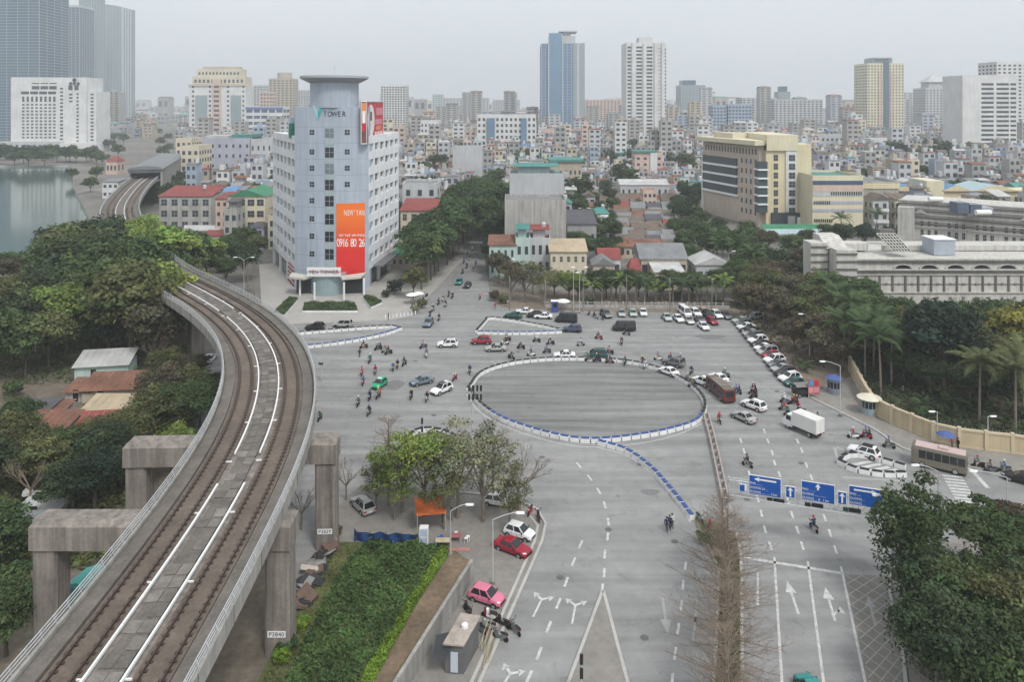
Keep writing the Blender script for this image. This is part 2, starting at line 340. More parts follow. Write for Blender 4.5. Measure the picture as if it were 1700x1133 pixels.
strip = cat_rom([G(*p) for p in [(775,655),(795,683),(830,705),(880,724),(940,739),(990,743),(1060,737),(1120,724),(1165,704)]], 1.0); mark('edge_line', strip, .14)
mark('edge_line', cat_rom([G(*p) for p in [(990,743),(1040,757),(1080,786),(1115,825),(1146,868)]], 1.0), .14)
# diamond hatched lay-by
mb = MB(); A = G(1402,955); B = G(1474,957); Cc = G(1520,1250); D = G(1466,1250); PAVQ = [A, B, Cc, D]
struct(sheet('layby_surface', PAVQ, .016, M('layby_paving', (.215,.2,.175), .9, .15, .2, fine=.1)))
u = (D - A).normalized(); ln = (D - A).length; mk = MB()
for s in (1, -1):
    for i in range(-6, 34):
        p = A + u*(i*1.55); q = B + (Cc-B).normalized()*((i + s*2.6)*1.55)
        seg = [p + (q-p)*t for t in np.linspace(0, 1, 30)]; seg = [k for k in seg if inpoly(k.x, k.y, PAVQ)]
        if len(seg) > 1:
            a, b = seg[0], seg[-1]; d = (b-a).normalized(); nn = Vector((-d.y, d.x, 0))*.05
            mk.quad((*(a-nn).xy, .021 + .001*s), (*(b-nn).xy, .021 + .001*s), (*(b+nn).xy, .021 + .001*s), (*(a+nn).xy, .021 + .001*s))
struct(mk.build('layby_hatching', m_paintw))
for x, y in ((1062,772),(900,760),(1120,900),(690,600),(1010,880),(1290,650),(860,585),(1240,830),(1330,770),(720,690),(1070,1060),(930,960)):
    c = G(x, y); o = MB().lathe([(.38,0),(.38,.006)], 14).build('manhole_cover', M('manhole_iron', (.11,.11,.11), .6, .1, 3)); o.location = (c.x, c.y, .021); struct(o)
for x, y, wd, hd in ((1080,818,1.1,.7),(1500,880,1.6,1.2),(655,640,1.5,2.2),(1180,560,3,1.5)):
    c = G(x, y); pts = [Vector((c.x + wd*math.cos(t)*(1+.2*math.sin(3*t)), c.y + hd*math.sin(t), 0)) for t in np.linspace(0, 2*math.pi, 15)[:-1]]
    struct(sheet('asphalt_patch', pts, .022, M('patched_asphalt', (.17,.17,.17), .95, .1, .5)))
# ================================================================== railway viaduct
m_conc = M('viaduct_concrete', (.215,.19,.168), .9, .18, .35, streak=.42, fine=.12)
m_concw = M('weathered_concrete', (.29,.28,.26), .9, .14, .3, streak=.22, fine=.08)
m_bed = M('track_bed', (.135,.108,.088), .95, .25, .3, fine=.2)
m_trough = M('cable_trough', (.14,.125,.11), .9, .25, .6, fine=.2)
m_rail = M('rusty_rail', (.085,.06,.05), .5, .1, 1, metal=.5)
m_white = M('white_paint', (.78,.78,.77), .5, .05, 1)
m_galv = M('galvanised_steel', (.52,.53,.54), .45, .08, 1, metal=.3)
DZ = 12.0
VP = [(-23.4,-10),(-23.5,15),(-23.7,35),(-23.9,50),(-24.2,60),(-25.6,76),(-28.5,89),(-32.3,100),(-37.5,110),(-45,121),(-49.8,127),(-62,140.8),(-71,150.4),(-95,187),(-124,238),(-146,288),(-165,338),(-195,430),(-240,570)]
path = resample(cat_rom([(x, y) for x, y in VP], 1.0), 1.5)
for _ in range(60): path = [path[0]] + [(a + b*2 + c)/4 for a, b, c in zip(path, path[1:], path[2:])] + [path[-1]]
tan = []
for i in range(len(path)):
    d = path[min(i+2, len(path)-1)] - path[max(i-2, 0)]; tan.append(d.normalized())
nrm = [Vector((t.y, -t.x, 0)) for t in tan]          # to the right
def vp(i, off, z): p = path[i] + nrm[i]*off; return (p.x, p.y, z)
def sweep(mb, prof, mi=0, i0=0, i1=None, step=1):
    idx = list(range(i0, i1 or len(path), step)); mb.loft([[vp(i, o, z) for o, z in prof] for i in idx], mi); return mb
via = thing('railway_viaduct', 'curved concrete railway viaduct with two tracks sweeping past the junction', 'viaduct')
mb = MB(); sweep(mb, [(-5.3,DZ),(-5.3,DZ-.7),(-2.6,DZ-2.0),(2.6,DZ-2.0),(5.3,DZ-.7),(5.3,DZ)]); mb.build('deck', m_conc, via)
for s in (-1, 1):
    mb = MB(); sweep(mb, [(s*5.3-.12,DZ-.72),(s*5.3+.14,DZ-.72),(s*5.3+.14,DZ+.55),(s*5.3-.12,DZ+.55)][::1]); par = mb.build('parapet', m_concw, via)
    mb = MB()
    for z in (.85, 1.1, 1.35): sweep(mb, [(s*5.3-.03,DZ+z-.03),(s*5.3+.03,DZ+z-.03),(s*5.3+.03,DZ+z+.03),(s*5.3-.03,DZ+z+.03)])
    mb.build('railing', m_galv, via)
    mb = MB(); n = len(path)
    for i in range(0, n-2, 1):
        a = vp(i, s*5.3, DZ+.5); b = vp(i, s*5.5, DZ+1.0); c = vp(i, s*5.3, DZ+1.38)
        mb.tube(a, b, .04, n=4, caps=False); mb.tube(b, c, .04, n=4, caps=False)
    stuff(mb.build('railing_brackets', m_galv, via))
    mb = MB(); sweep(mb, [(s*2.65-1.15,DZ+.005),(s*2.65+1.15,DZ+.005),(s*2.65+1.15,DZ+.16),(s*2.65-1.15,DZ+.16)]); mb.build('track_bed', m_bed, via)
    for r in (-.72, .72):
        o = s*2.65 + r; mb = MB(); sweep(mb, [(o-.05,DZ+.16),(o+.05,DZ+.16),(o+.05,DZ+.34),(o-.05,DZ+.34)]); mb.build('rail', m_rail, via)
        mb = MB()
        for i in range(0, 190, 1):
            for q in (0, .5):
                p = path[i]*(1-q) + path[i+1]*q; pp = p + nrm[i]*o; mb.cbox((pp.x, pp.y, DZ+.2), (.42, .2, .08), math.atan2(nrm[i].y, nrm[i].x))
        stuff(mb.build('rail_fasteners', m_rail, via))
    o = s*1.16; mb = MB(); gaps = (52, 53, 54, 90, 91); runs = [(0, 52), (55, 90), (92, len(path))]
    for a, b in runs: sweep(mb, [(o-.07,DZ+.3),(o+.07,DZ+.3),(o+.07,DZ+.5),(o-.07,DZ+.5)], 0, a, b)
    tr = mb.build('third_rail_cover', m_white, via)
    mb = MB()
    for i in range(0, 120, 6):
        q = vp(i, o + s*.2, DZ+.3); mb.cbox(q, (.5, .1, .1), math.atan2(nrm[i].y, nrm[i].x))
    stuff(mb.build('insulator_brackets', m_white, tr))
    mb = MB(); o = s*4.5; sweep(mb, [(o-.55,DZ+.005),(o+.55,DZ+.005),(o+.55,DZ+.32),(o-.55,DZ+.32)]); mb.build('cable_trough', m_trough, via)
mb = MB(); sweep(mb, [(-.8,DZ+.005),(.8,DZ+.005),(.8,DZ+.24),(-.8,DZ+.24)]); wk = mb.build('walkway', m_trough, via)
plate = MB().box(-.42,.42,-.6,.6,0,.05).mesh('cover_plate', M('cover_plate_concrete', (.16,.145,.13), .9, .3, .8, fine=.2, rnd=.25)); random.seed(3)
for i in range(16, 118):                                     # loose cover plates along the walkway
    for o in (-.45, .45):
        if random.random() < .72:
            p = vp(i, o, DZ+.245); c = link('cover_plate', plate, wk, p); c.rotation_euler = (random.uniform(-.03,.03), random.uniform(-.05,.05), math.atan2(tan[i].y, tan[i].x) - math.pi/2 + random.uniform(-.06,.06))
mb = MB()                                                     # dark coloured form joints across the parapets and deck edge
for i in range(4, 130, 4):
    for s_ in (-1, 1):
        q = path[i] + nrm[i]*(s_*5.45); mb.cbox((q.x, q.y, DZ-.08), (.02, .05, 1.26), math.atan2(nrm[i].y, nrm[i].x))
stuff(mb.build('form_joints', M('joint_dark', (.05,.045,.04), .95, 0, 1), via))
# piers
def txtplate(parent, s, loc, rot):
    mb = MB().box(-.75,.75,-.02,.02,-.26,.26); o = mb.build('number_plate', m_white, parent); o.location = loc; o.rotation_euler = rot
    lettering(s, .52, M('black_lettering', (.02,.02,.02), .7, 0), o, (0,-.03,0), (R(90),0,0), .004)
def nearest(pt): return min(range(len(path)), key=lambda i: (path[i]-pt).length)
def portal(label, L, Rr, s=None, zt=11.3):
    d = (Rr - L).normalized(); rz = math.atan2(d.y, d.x); mid = (L+Rr)/2; ln = (Rr-L).length
    t = thing('portal_pier', label, 'pier', (mid.x, mid.y, 0), rz, 'portal piers under the viaduct')
    mb = MB(); mb.box(-ln/2-1.15, ln/2+1.15, -1.3, 1.3, zt-2.3, zt-.35); mb.loft([[(-ln/2-1.15,-1.3,zt-.35),(ln/2+1.15,-1.3,zt-.35),(ln/2+1.15,1.3,zt-.35),(-ln/2-1.15,1.3,zt-.35)], [(-ln/2-.9,-.9,zt),(ln/2+.9,-.9,zt),(ln/2+.9,.9,zt),(-ln/2-.9,.9,zt)]]); mb.build('crossbeam', m_conc, t)
    for sx in (-1, 1):
        mb = MB(); c = sx*ln/2; a, b, g = 1.05, 1.1, .22
        prof = [(-a+g,-b),(a-g,-b),(a,-b+g),(a,b-g),(a-g,b),(-a+g,b),(-a,b-g),(-a,-b+g)]
        mb.loft([[(c+x, y, z) for x, y in prof] for z in (0, zt-2.3)]); col = mb.build('column', m_conc, t)
        if sx == 1 and s: txtplate(col, s, (c, -b-.03, 2.0), (0,0,0))
    return t
portal('portal pier marked P3840 in front of the garden', G(86,1078)*1.0, G(466,1078), 'P3840')
portal('portal pier marked P3839 standing beside the rubble heap', G(232,912), G(543,905), 'P3839')
def tpier(i, label, s=None):
    p = path[i]; rz = math.atan2(nrm[i].y, nrm[i].x); t = thing('viaduct_pier', label, 'pier', (p.x, p.y, 0), rz, 'single column piers under the viaduct')
    mb = MB(); mb.loft([[(-1.2,-1,z),(1.2,-1,z),(1.2,1,z),(-1.2,1,z)] for z in (0, 8.2)]); mb.build('column', m_conc, t)
    mb = MB(); mb.loft([[(-w,-1.2,z),(w,-1.2,z),(w,1.2,z),(-w,1.2,z)] for w, z in ((1.2,7.6),(3.6,9.2),(3.6,10.0))]); mb.build('pier_head', m_concw, t)
for pt, lb in (((-24,52), 'square pier with flared head below the near end of the viaduct'), ((-34.5,104), 'pier under the viaduct curve beside the parked white car'), ((-56,134), 'pier half hidden by trees where the viaduct bends away'), ((-76,157), 'pier behind the big tree near the far bend'), ((-110,212), 'pier by the lakeside houses before the station'), ((-135,262), 'pier next to the lake just before the station')):
    tpier(nearest(Vector((*pt, 0))), lb)
# end-on station
t = thing('metro_station', 'elevated station hall with grey curved roof spanning the far tracks', 'station', (-164.6, 338, 0), R(18))
mb = MB()
for x in (-6.6, 6.6): mb.box(x-.4, x+.4, 0, 90, 0, 16.6)
mb.build('wall', m_concw, t)
mb = MB(); mb.loft([[(-7.4,y,16.6),(-5.5,y,17.6),(0,y,18.1),(5.5,y,17.6),(7.4,y,16.6),(7.4,y,16.3),(-7.4,y,16.3)] for y in (-1, 92)]); mb.build('roof', M('station_roof', (.17,.18,.19), .5, .1, .2), t)
mb = MB(); mb.box(-6.2,6.2,0,.6,14.9,16.3); mb.build('fascia', M('station_fascia', (.2,.23,.26), .4, .1, .3), t)
for x in (-5, 5): MB().box(x-.8,x+.8,8,80,12,13.1).build('platform', m_conc, t)
# ================================================================== the grey and white office tower
m_grey = M('blue_grey_cladding', (.36,.41,.475), .55, .07, .15, streak=.12)
m_off = M('white_render', (.72,.73,.75), .8, .06, .3, streak=.10)
m_glass = M('dark_glass', (.018,.024,.03), .12, .2, .3, spec=.6)
m_glass2 = M('pale_glass', (.14,.18,.20), .15, .2, .2, spec=.6)
m_black = M('black_metal', (.025,.025,.027), .5, .05, 1)
m_red = M('banner_red', (.62,.03,.02), .6, .05, .3)
tw = thing('office_tower', 'tall blue grey office tower with round disc roof and white window wings', 'office tower')
TL, TR = Vector((-53.9,187,0)), Vector((-35.6,187,0)); FL, FR = Vector((-68.9,217,0)), Vector((-32.6,216.7,0))
rad, ccx, ccy = 21.95, -44.75, 206.95; PH = math.asin(9.15/rad)
def arc(phi, r=rad): return Vector((ccx + r*math.sin(phi), ccy - r*math.cos(phi), 0))
def phi_px(x):
    Y = 184.0
    for _ in range(6):
        X = (x-CX)*Y/F; phi = math.asin(max(-.99, min(.99, (X-ccx)/rad))); Y = ccy - rad*math.cos(phi)
    return phi
ph = [-PH + 2*PH*i/24 for i in range(25)]
mb = MB(); pl = [arc(p) for p in ph] + [Vector((-35.5,190,0)), Vector((-54.9,190,0))]
mb.prism([(p.x,p.y) for p in pl], 0, 45.1); mb.build('front_shaft', m_grey, tw)
mb = MB(); mb.lathe([(6.0,0),(6.0,6.2)], 40, (-44.9,190.5,45.0)); mb.build('drum', m_grey, tw)
mb = MB(); mb.lathe([(6.2,0),(8.4,1.1),(8.5,1.15),(8.5,1.7),(8.1,1.7),(8.0,1.4)], 48, (-44.9,190.5,51.2)); mb.build('disc_roof', M('disc_roof_grey', (.36,.38,.41), .7, .05, .3), tw)
MB().tube((-44.9,190.5,52.6),(-44.9,190.5,55.6),.06,n=5).build('mast', m_galv, tw)
core = [TL, TR + Vector((0,0,0)), FR + Vector((-.9,0,0)), FL + Vector((.9,.4,0))]
mb = MB(); mb.prism([(-53.2,188.2),(-36.4,188.2),(-33.5,216.2),(-68.0,216.6)], 0, 37.2); mb.build('core', m_off, tw)
MB().box(-58,-52.8,195,203,37.2,42.4).build('plant_room', m_grey, tw)
MB().box(-56.6,-54.2,191,194,37.2,41).build('roof_tank', M('tank_green', (.02,.16,.11), .6), tw)
panes = {}
def pane_mesh(w, h, m):
    k = (round(w,2), round(h,2), m.name)
    if k not in panes:
        mb = MB(); mb.box(-w/2,w/2,-.05,.05,-h/2,h/2,0); mb.box(-w/2,w/2,-.07,-.05,-.03,.03,1); mb.box(-.03,.03,-.07,-.05,-h/2,-.03,1); mb.box(-.03,.03,-.07,-.05,.03,h/2,1)
        panes[k] = mb.mesh('window', [m, m_galv])
    return panes[k]
def wing(P0, P1, side, ncol, name):
    d = (P1-P0); ln = d.length; d.normalize(); n = Vector((d.y,-d.x,0))*side; rz = math.atan2(d.y, d.x)
    T = Matrix(((d.x, n.x, 0, P0.x),(d.y, n.y, 0, P0.y),(0,0,1,0),(0,0,0,1)))
    e = link(name, None, tw); fl = 3.95; tops = [35.98 - fl*k for k in range(8)]; wh = 1.95; mb = MB(); pitch = ln/ncol; ww = pitch*.72
    z = 37.9
    for t in tops: mb.box(0, ln, -.75, .0, t, z, 0, T); z = t - wh
    mb.box(0, ln, -.75, 0, 4.6, z, 0, T)
    for c in range(ncol+1):
        a = max(0, c*pitch - (pitch-ww)/2); b = min(ln, c*pitch + (pitch-ww)/2)
        if b > a:
            for t in tops: mb.box(a, b, -.72, -.015, t-wh-.02, t+.02, 0, T)
            if c % 2 == 0: mb.box(a, b, -.7, -.02, 0, 4.7, 0, T)
    mb.build('facade', m_off, e)
    for r, t in enumerate(tops):
        for c in range(ncol):
            q = T @ Vector((c*pitch + pitch/2, -.66, t - wh/2)); m = m_glass if random.random() < .75 else m_glass2
            w = link('window', pane_mesh(ww, wh, m), e, q, rz if side > 0 else rz + math.pi)
            ac = random.random()
            if ac < .3: MB().box(-.45,.45,-.35,0,-.3,.3).build('air_conditioner', m_white, w).location = (ww*.2, -.06 if side > 0 else -.06, -wh/2+.34)
    mb = MB(); mb.box(0, ln, -.70, -.6, .1, 4.5, 0, T); mb.build('ground_floor_glazing', m_glass, e)
    return e, T, ln
random.seed(5)
eR, TRm, lnR = wing(TR, FR, 1, 6, 'right_wing'); eL, TLm, lnL = wing(TL, FL, -1, 6, 'left_wing')
eR['label'] = 'white wing with rows of deep square windows facing the tree lined street'; eL['label'] = 'white wing with rows of windows facing the viaduct'
MB().prism([(-68.9,217),(-32.6,216.7),(-33.0,216.0),(-68.2,216.2)], 0, 37.8).build('rear_wall', m_off, tw)
# windows on the curved front
ROWS = [219.5,252,279,306,333,363,392,421.5,452]
def on_front(x, y, dr=.04): 
    phi = phi_px(x); p = arc(phi, rad+dr); p.z = H - (y-YH)*p.y/F; return p, phi
for x in (518, 576.5):
    for k, y in enumerate(ROWS):
        if x > 560 and y > 330: continue
        p, phi = on_front(x, y); link('window', pane_mesh(1.15, 1.2, m_glass), tw, p, phi)
spm = MB().box(-1.15,1.15,-.03,.02,-.85,.85).mesh('spandrel_panel', M('spandrel_grey', (.33,.38,.40), .6))
for k, y in enumerate(ROWS):
    p, phi = on_front(547, y + 1); link('stair_window', pane_mesh(2.1, 2.5 if k else 2.2, m_glass2 if k in (0, 2) else m_glass), tw, p, phi)
    q, phi = on_front(547, y + 16, .02); link('spandrel_panel', spm, tw, q, phi)
mj = M('panel_joint', (.20,.235,.27), .7, 0, 1)
for z in [3.95*k + 4.7 for k in range(10)]:
    mb = MB()
    for i in range(24):
        a, b = arc(ph[i], rad+.012), arc(ph[i+1], rad+.012); mb.quad((a.x,a.y,z-.035),(b.x,b.y,z-.035),(b.x,b.y,z+.035),(a.x,a.y,z+.035))
    mb.build('panel_joint', mj, tw)
# vertical banner, printed in orange fading to red
bn = tag(link('advertising_banner', None), 'orange to red vertical banner with white phone number on the tower front', 'banner')
a0, a1 = phi_px(558.5), phi_px(605.5); mb = MB()
zt, zb = H - (338-YH)*185/F, H - (461-YH)*185/F
for i in range(14):
    p, q = a0 + (a1-a0)*i/14, a0 + (a1-a0)*(i+1)/14; A_, B_ = arc(p, rad+.2), arc(q, rad+.2); A2, B2 = arc(p, rad+.1), arc(q, rad+.1)
    mb.quad((A_.x,A_.y,zb),(B_.x,B_.y,zb),(B_.x,B_.y,zt),(A_.x,A_.y,zt)); mb.quad((A_.x,A_.y,zt),(B_.x,B_.y,zt),(B2.x,B2.y,zt),(A2.x,A2.y,zt)); mb.quad((A2.x,A2.y,zb),(B2.x,B2.y,zb),(B_.x,B_.y,zb),(A_.x,A_.y,zb))
m_ban = M('printed_banner', (.6,.1,.02), .55, .04, .2)
n = m_ban.node_tree; b = n.nodes['Principled BSDF']; g = n.nodes.new('ShaderNodeNewGeometry'); sp = n.nodes.new('ShaderNodeSeparateXYZ'); mr = n.nodes.new('ShaderNodeMapRange'); cr = n.nodes.new('ShaderNodeValToRGB')
n.links.new(g.outputs['Position'], sp.inputs[0]); n.links.new(sp.outputs['Z'], mr.inputs[0]); mr.inputs[1].default_value = zb; mr.inputs[2].default_value = zt
cr.color_ramp.elements[0].color = (.66,.025,.02,1); cr.color_ramp.elements[1].color = (.80,.17,.02,1); cr.color_ramp.elements[0].position = .35; cr.color_ramp.elements[1].position = .8
n.links.new(mr.outputs[0], cr.inputs[0]); n.links.new(cr.outputs[0], b.inputs['Base Color'])
mb.build('sheet', m_ban, bn)
m_lw = M('white_lettering', (.8,.8,.78), .6, 0)
def curved(s, x0, x1, y, size, parent, mat, sx=1.0, dr=.24):
    n = len(s)
    for i, ch in enumerate(s):
        if ch == ' ': continue
        p, phi = on_front(x0 + (x1-x0)*(i+.5)/n, y, dr); o = lettering(ch, size, mat, parent, p, (R(90),0,phi), .015, sx)
curved("NEW'YAN", 571, 605, 354, 2.0, bn, m_lw, .48); curved('0916 80 26', 559.5, 605, 404, 2.9, bn, m_lw, .62); curved('CHO THUE VAN PHONG', 563, 605, 391, .8, bn, m_lw, .9)
curved('TOWER', 536, 575, 189.5, 1.9, tw, M('dark_lettering', (.04,.05,.07), .5, 0), .78, .1)
p, phi = on_front(528, 187, .1); mb = MB()
for sx in (-1, 1): mb.add([(sx*.05,-.05,-1.9),(sx*1.3,-.05,1.3),(sx*1.1,-.05,2.0),(sx*.05,-.05,.3)], [(0,1,2,3) if sx > 0 else (3,2,1,0)], 0 if sx > 0 else 1)
lg = mb.build('logo', [M('logo_teal', (.05,.36,.38), .5, 0), M('logo_pale', (.35,.55,.6), .5, 0)], tw); lg.location = p; lg.rotation_euler = (0,0,phi)
# entrance: lobby glass, canopy, columns, name board
mb = MB(); mb.lathe([(4.2,0),(4.2,4.6)], 28, (-44.6,183.2,0)); mb.build('lobby_glazing', M('lobby_glass', (.26,.34,.36), .2, .12, .5, spec=.6), tw)
for x in (510, 584): 
    c = G(x, 488); MB().box(c.x-2.6,c.x+2.6,182,184.5,0,3.8).build('dark_lobby_opening', m_glass, tw)
mb = MB()
for sx in (-1, 1): mb.add([(-44.6+sx*4.5,177.6,4.3),(-44.6+sx*8.6,179.2,4.3),(-44.6+sx*9.2,184,4.3),(-44.6+sx*3.2,180.2,4.3),(-44.6+sx*4.5,177.6,4.75),(-44.6+sx*8.6,179.2,4.75),(-44.6+sx*9.2,184,4.75),(-44.6+sx*3.2,180.2,4.75)], [(0,1,2,3),(7,6,5,4),(0,4,5,1),(1,5,6,2),(2,6,7,3),(3,7,4,0)])
mb.build('canopy', M('canopy_cream', (.5,.48,.42), .7, .1, .5), tw)
for x, y in ((522,500),(571,500),(498,492),(604,492)):
    c = G(x, y); MB().tube((c.x,c.y,0),(c.x,c.y,4.3),.24,n=10).build('column', m_off, tw)
for i in range(2): MB().box(-48.6,-40.6,178.4,178.7,5.0+i*1.2,5.9+i*1.2).build('name_board', m_white, tw)
lettering('YEN TOWER', 1.25, M('sign_plum', (.22,.06,.1), .6, 0), tw, (-44.6,178.3,6.05), (R(90),0,0), .03)
# corner billboard
bb = tag(link('corner_billboard', None), 'red and white printed billboard box on the upper corner of the tower', 'billboard')
c0, c1, c2 = at(599.5,203,184.5), at(608.5,203,185.2), at(636,203,203.0); zb, zt = 36.2, 46.4
m_pr = [M('print_red', (.5,.04,.06), .5, .25, .5), M('print_white', (.75,.72,.7), .5, .1, .5), M('print_orange', (.7,.25,.1), .5, .1, .5), M('print_brown', (.16,.07,.05), .5, .2, .5), M('print_pink', (.62,.25,.3), .5, .15, .5)]
def panel(a, b, nm):
    mb = MB(); d = (b-a); ln = d.length; d.normalize(); nn = Vector((d.y,-d.x,0)); T = Matrix(((d.x,nn.x,0,a.x),(d.y,nn.y,0,a.y),(0,0,1,0),(0,0,0,1)))
    mb.box(0,ln,-.5,0,zb,zt,0,T); o = mb.build(nm, m_pr, bb); return T, ln, o
T, ln, o = panel(c1, c2, 'main_panel'); mb = MB()
mb.add([T @ Vector((ln*.25+ln*.2*math.cos(t), .03, (zt+zb)/2+.5+4*math.sin(t))) for t in np.linspace(0,2*math.pi,22)[:-1]], [tuple(range(21))], 1)
mb.box(0,ln,0,.02,zb,zb+1.2,3,T); mb.box(ln*.12,ln*.34,.01,.04,zb+1.4,zb+3.2,1,T); mb.box(ln*.55,ln*.95,.0,.03,zt-3.4,zt-1.5,4,T); mb.box(ln*.5,ln*.9,.0,.03,zb+4.4,zb+5.8,4,T); mb.box(ln*.55,ln*.85,.0,.04,zb+3.0,zb+4.0,2,T); mb.box(ln*.2,ln*.3,.035,.05,zb+5.5,zb+7.8,3,T)
for i in range(5): mb.box(ln*(.48+.1*i),ln*(.53+.1*i),.0,.035,zb+1.6,zb+2.6,1,T)
mb.build('print', m_pr, o)
T, ln, o = panel(c0, c1, 'side_panel'); mb = MB(); mb.box(.1,ln-.1,0,.03,zt-3,zt-.2,2,T); mb.box(.3,ln-.3,0,.05,zb+5,zb+8,1,T); mb.box(0,ln,0,.03,zb,zb+3,3,T); mb.build('print', m_pr, o)
mb = MB()
for a, b in ((c0,c1),(c1,c2)):
    for z in (zb-.1, zt+.1): mb.tube((a.x,a.y,z),(b.x,b.y,z),.16,n=5)
for q in (c0,c1,c2): mb.tube((q.x,q.y,zb-.1),(q.x,q.y,zt+.1),.16,n=5)
mb.build('frame', m_galv, bb)
# street canopy on the right wing and striped screen on the left
mb = MB(); mb.box(4,20,0,2.6,4.6,5.0,0,TRm); mb.build('awning', M('awning_grey', (.16,.16,.17), .8), tw)
mb = MB()
for i in range(9): mb.box(1,9,.02,.12,.4+i*.55,.68+i*.55,i % 2,TLm)
mb.build('striped_screen', [M('stripe_red', (.4,.03,.05), .6), m_white], tw)
# ================================================================== other buildings
def wall_windows(mb, P, d, n, width, z0, z1, floors, cols, ww, wh, mi, off=.06, margin=.0, ribbon=False):
    """window boxes on a facade that starts at P, runs along d and faces n"""
    T = Matrix(((d.x, n.x, 0, P.x),(d.y, n.y, 0, P.y),(0,0,1,0),(0,0,0,1))); fh = (z1-z0)/floors; pw = (width-2*margin)/cols
    for f in range(floors):
        z = z0 + fh*f + fh*(1-wh)/2
        for c in range(cols):
            a = margin + pw*c + pw*(1-ww)/2; mb.box(a, a+pw*ww, -.05, off, z, z+fh*wh, mi, T, skip=('f',) if False else ())
def wpart(par, P, d, n, w_, z0, z1, fl, co, ww, wh, mat, each=False, name='windows', margin=0.0):
    if each:
        T = Matrix(((d.x, n.x, 0, P.x),(d.y, n.y, 0, P.y),(0,0,1,0),(0,0,0,1))); fh = (z1-z0)/fl; pw = (w_-2*margin)/co
        me = pane_mesh(pw*ww, fh*wh, mat); rz = math.atan2(-n.x, n.y) + math.pi
        for f in range(fl):
            for c in range(co): link('window', me, par, T @ Vector((margin+pw*(c+.5), .03, z0+fh*(f+.5))), rz)
    else:
        mb = MB(); wall_windows(mb, P, d, n, w_, z0, z1, fl, co, ww, wh, 0, margin=margin); stuff(mb.build(name, mat, par))
EX, EYn = Vector((1,0,0)), Vector((0,-1,0))
m_win = M('window_glass', (.05,.06,.07), .2, .2, .2, spec=.5); m_winb = M('blue_glass', (.06,.10,.16), .2, .15, .1, spec=.5)
WALL = dict(white=M('wall_white', (.62,.62,.61), .85, .1, .1, streak=.1), cream=M('wall_cream', (.58,.52,.40), .85, .1, .1, streak=.1), grey=M('wall_grey', (.32,.32,.32), .9, .14, .1, streak=.15), lgrey=M('wall_light_grey', (.46,.47,.48), .9, .1, .1, streak=.12), yellow=M('wall_yellow', (.64,.56,.37), .85, .08, .1, streak=.08), pyellow=M('wall_pale_yellow', (.63,.58,.42), .85, .08, .1, streak=.08), pink=M('wall_pink', (.55,.42,.36), .85, .1, .1, streak=.1), blue=M('wall_blue_grey', (.33,.39,.47), .8, .1, .1, streak=.1), tan=M('wall_tan', (.44,.38,.30), .9, .12, .1, streak=.12), conc=M('wall_concrete', (.36,.35,.33), .92, .14, .2, streak=.25), mauve=M('wall_mauve', (.38,.39,.45), .9, .1, .1, streak=.1), mint=M('wall_mint', (.42,.52,.48), .9, .1, .1, streak=.1))
ROOF = dict(red=M('roof_red', (.23,.06,.055), .8, .2, .3, fine=.12), rust=M('roof_rust', (.19,.095,.065), .9, .3, .3, fine=.2), teal=M('roof_teal', (.07,.22,.20), .7, .15, .3), blue=M('roof_blue', (.12,.24,.42), .7, .15, .3), grey=M('roof_grey', (.20,.205,.21), .85, .2, .3, fine=.15), lgrey=M('roof_light_grey', (.44,.44,.43), .8, .2, .3), tile=M('roof_old_tile', (.15,.12,.10), .95, .3, .5, fine=.2), green=M('roof_green', (.05,.20,.11), .7, .15, .3), dark=M('roof_dark', (.09,.09,.10), .9, .2, .3), sand=M('roof_sand', (.42,.34,.24), .9, .2, .3))
def box_bld(name, label, cat, x0, x1, yt, yb, depth, wall, floors=0, cols=0, ww=.5, wh=.5, win=None, group=None, side=True, each=False, roof=None, z0f=0.0, par=1.0, margin=0.0):
    """upright block whose front stands at the depth where pixel row yb meets the ground"""
    Y = ydep(yb); a, b = at(x0, yt, Y), at(x1, yt, Y); zt = a.z; wd = b.x-a.x
    t = thing(name, label, cat, (a.x, Y, 0), 0, group); wm = WALL[wall] if isinstance(wall, str) else wall
    mb = MB(); mb.box(0, wd, 0, depth, 0, zt); mb.build('wall', wm, t)
    mb = MB(); mb.box(.3, wd-.3, .3, depth-.3, zt+.001, zt+.12, 0); mb.build('roof', ROOF[roof or 'grey'], t)
    mb = MB(); q = par; mb.box(0, wd, 0, .3, zt, zt+q); mb.box(0, wd, depth-.3, depth, zt, zt+q); mb.box(0, .3, .3, depth-.3, zt, zt+q); mb.box(wd-.3, wd, .3, depth-.3, zt, zt+q); mb.build('parapet', wm, t)
    if floors:
        z1 = zt-.8; z0 = z0f
        wpart(t, Vector((0,0,0)), EX, EYn, wd, z0, z1, floors, cols, ww, wh, win or m_win, each, margin=margin)
        if side:
            nc = max(2, int(depth/wd*cols)) if cols > 1 else 1
            if a.x > 0: wpart(t, Vector((0,depth,0)), Vector((0,-1,0)), Vector((-1,0,0)), depth, z0, z1, floors, nc, ww, wh, win or m_win)
            else: wpart(t, Vector((wd,0,0)), Vector((0,1,0)), Vector((1,0,0)), depth, z0, z1, floors, nc, ww, wh, win or m_win)
    t['wd'] = wd; t['zt'] = zt; t['dp'] = depth
    return t
def addbox(t, nm, x0, x1, y0, y1, z0, z1, mat): return MB().box(x0, x1, y0, y1, z0, z1).build(nm, mat, t)
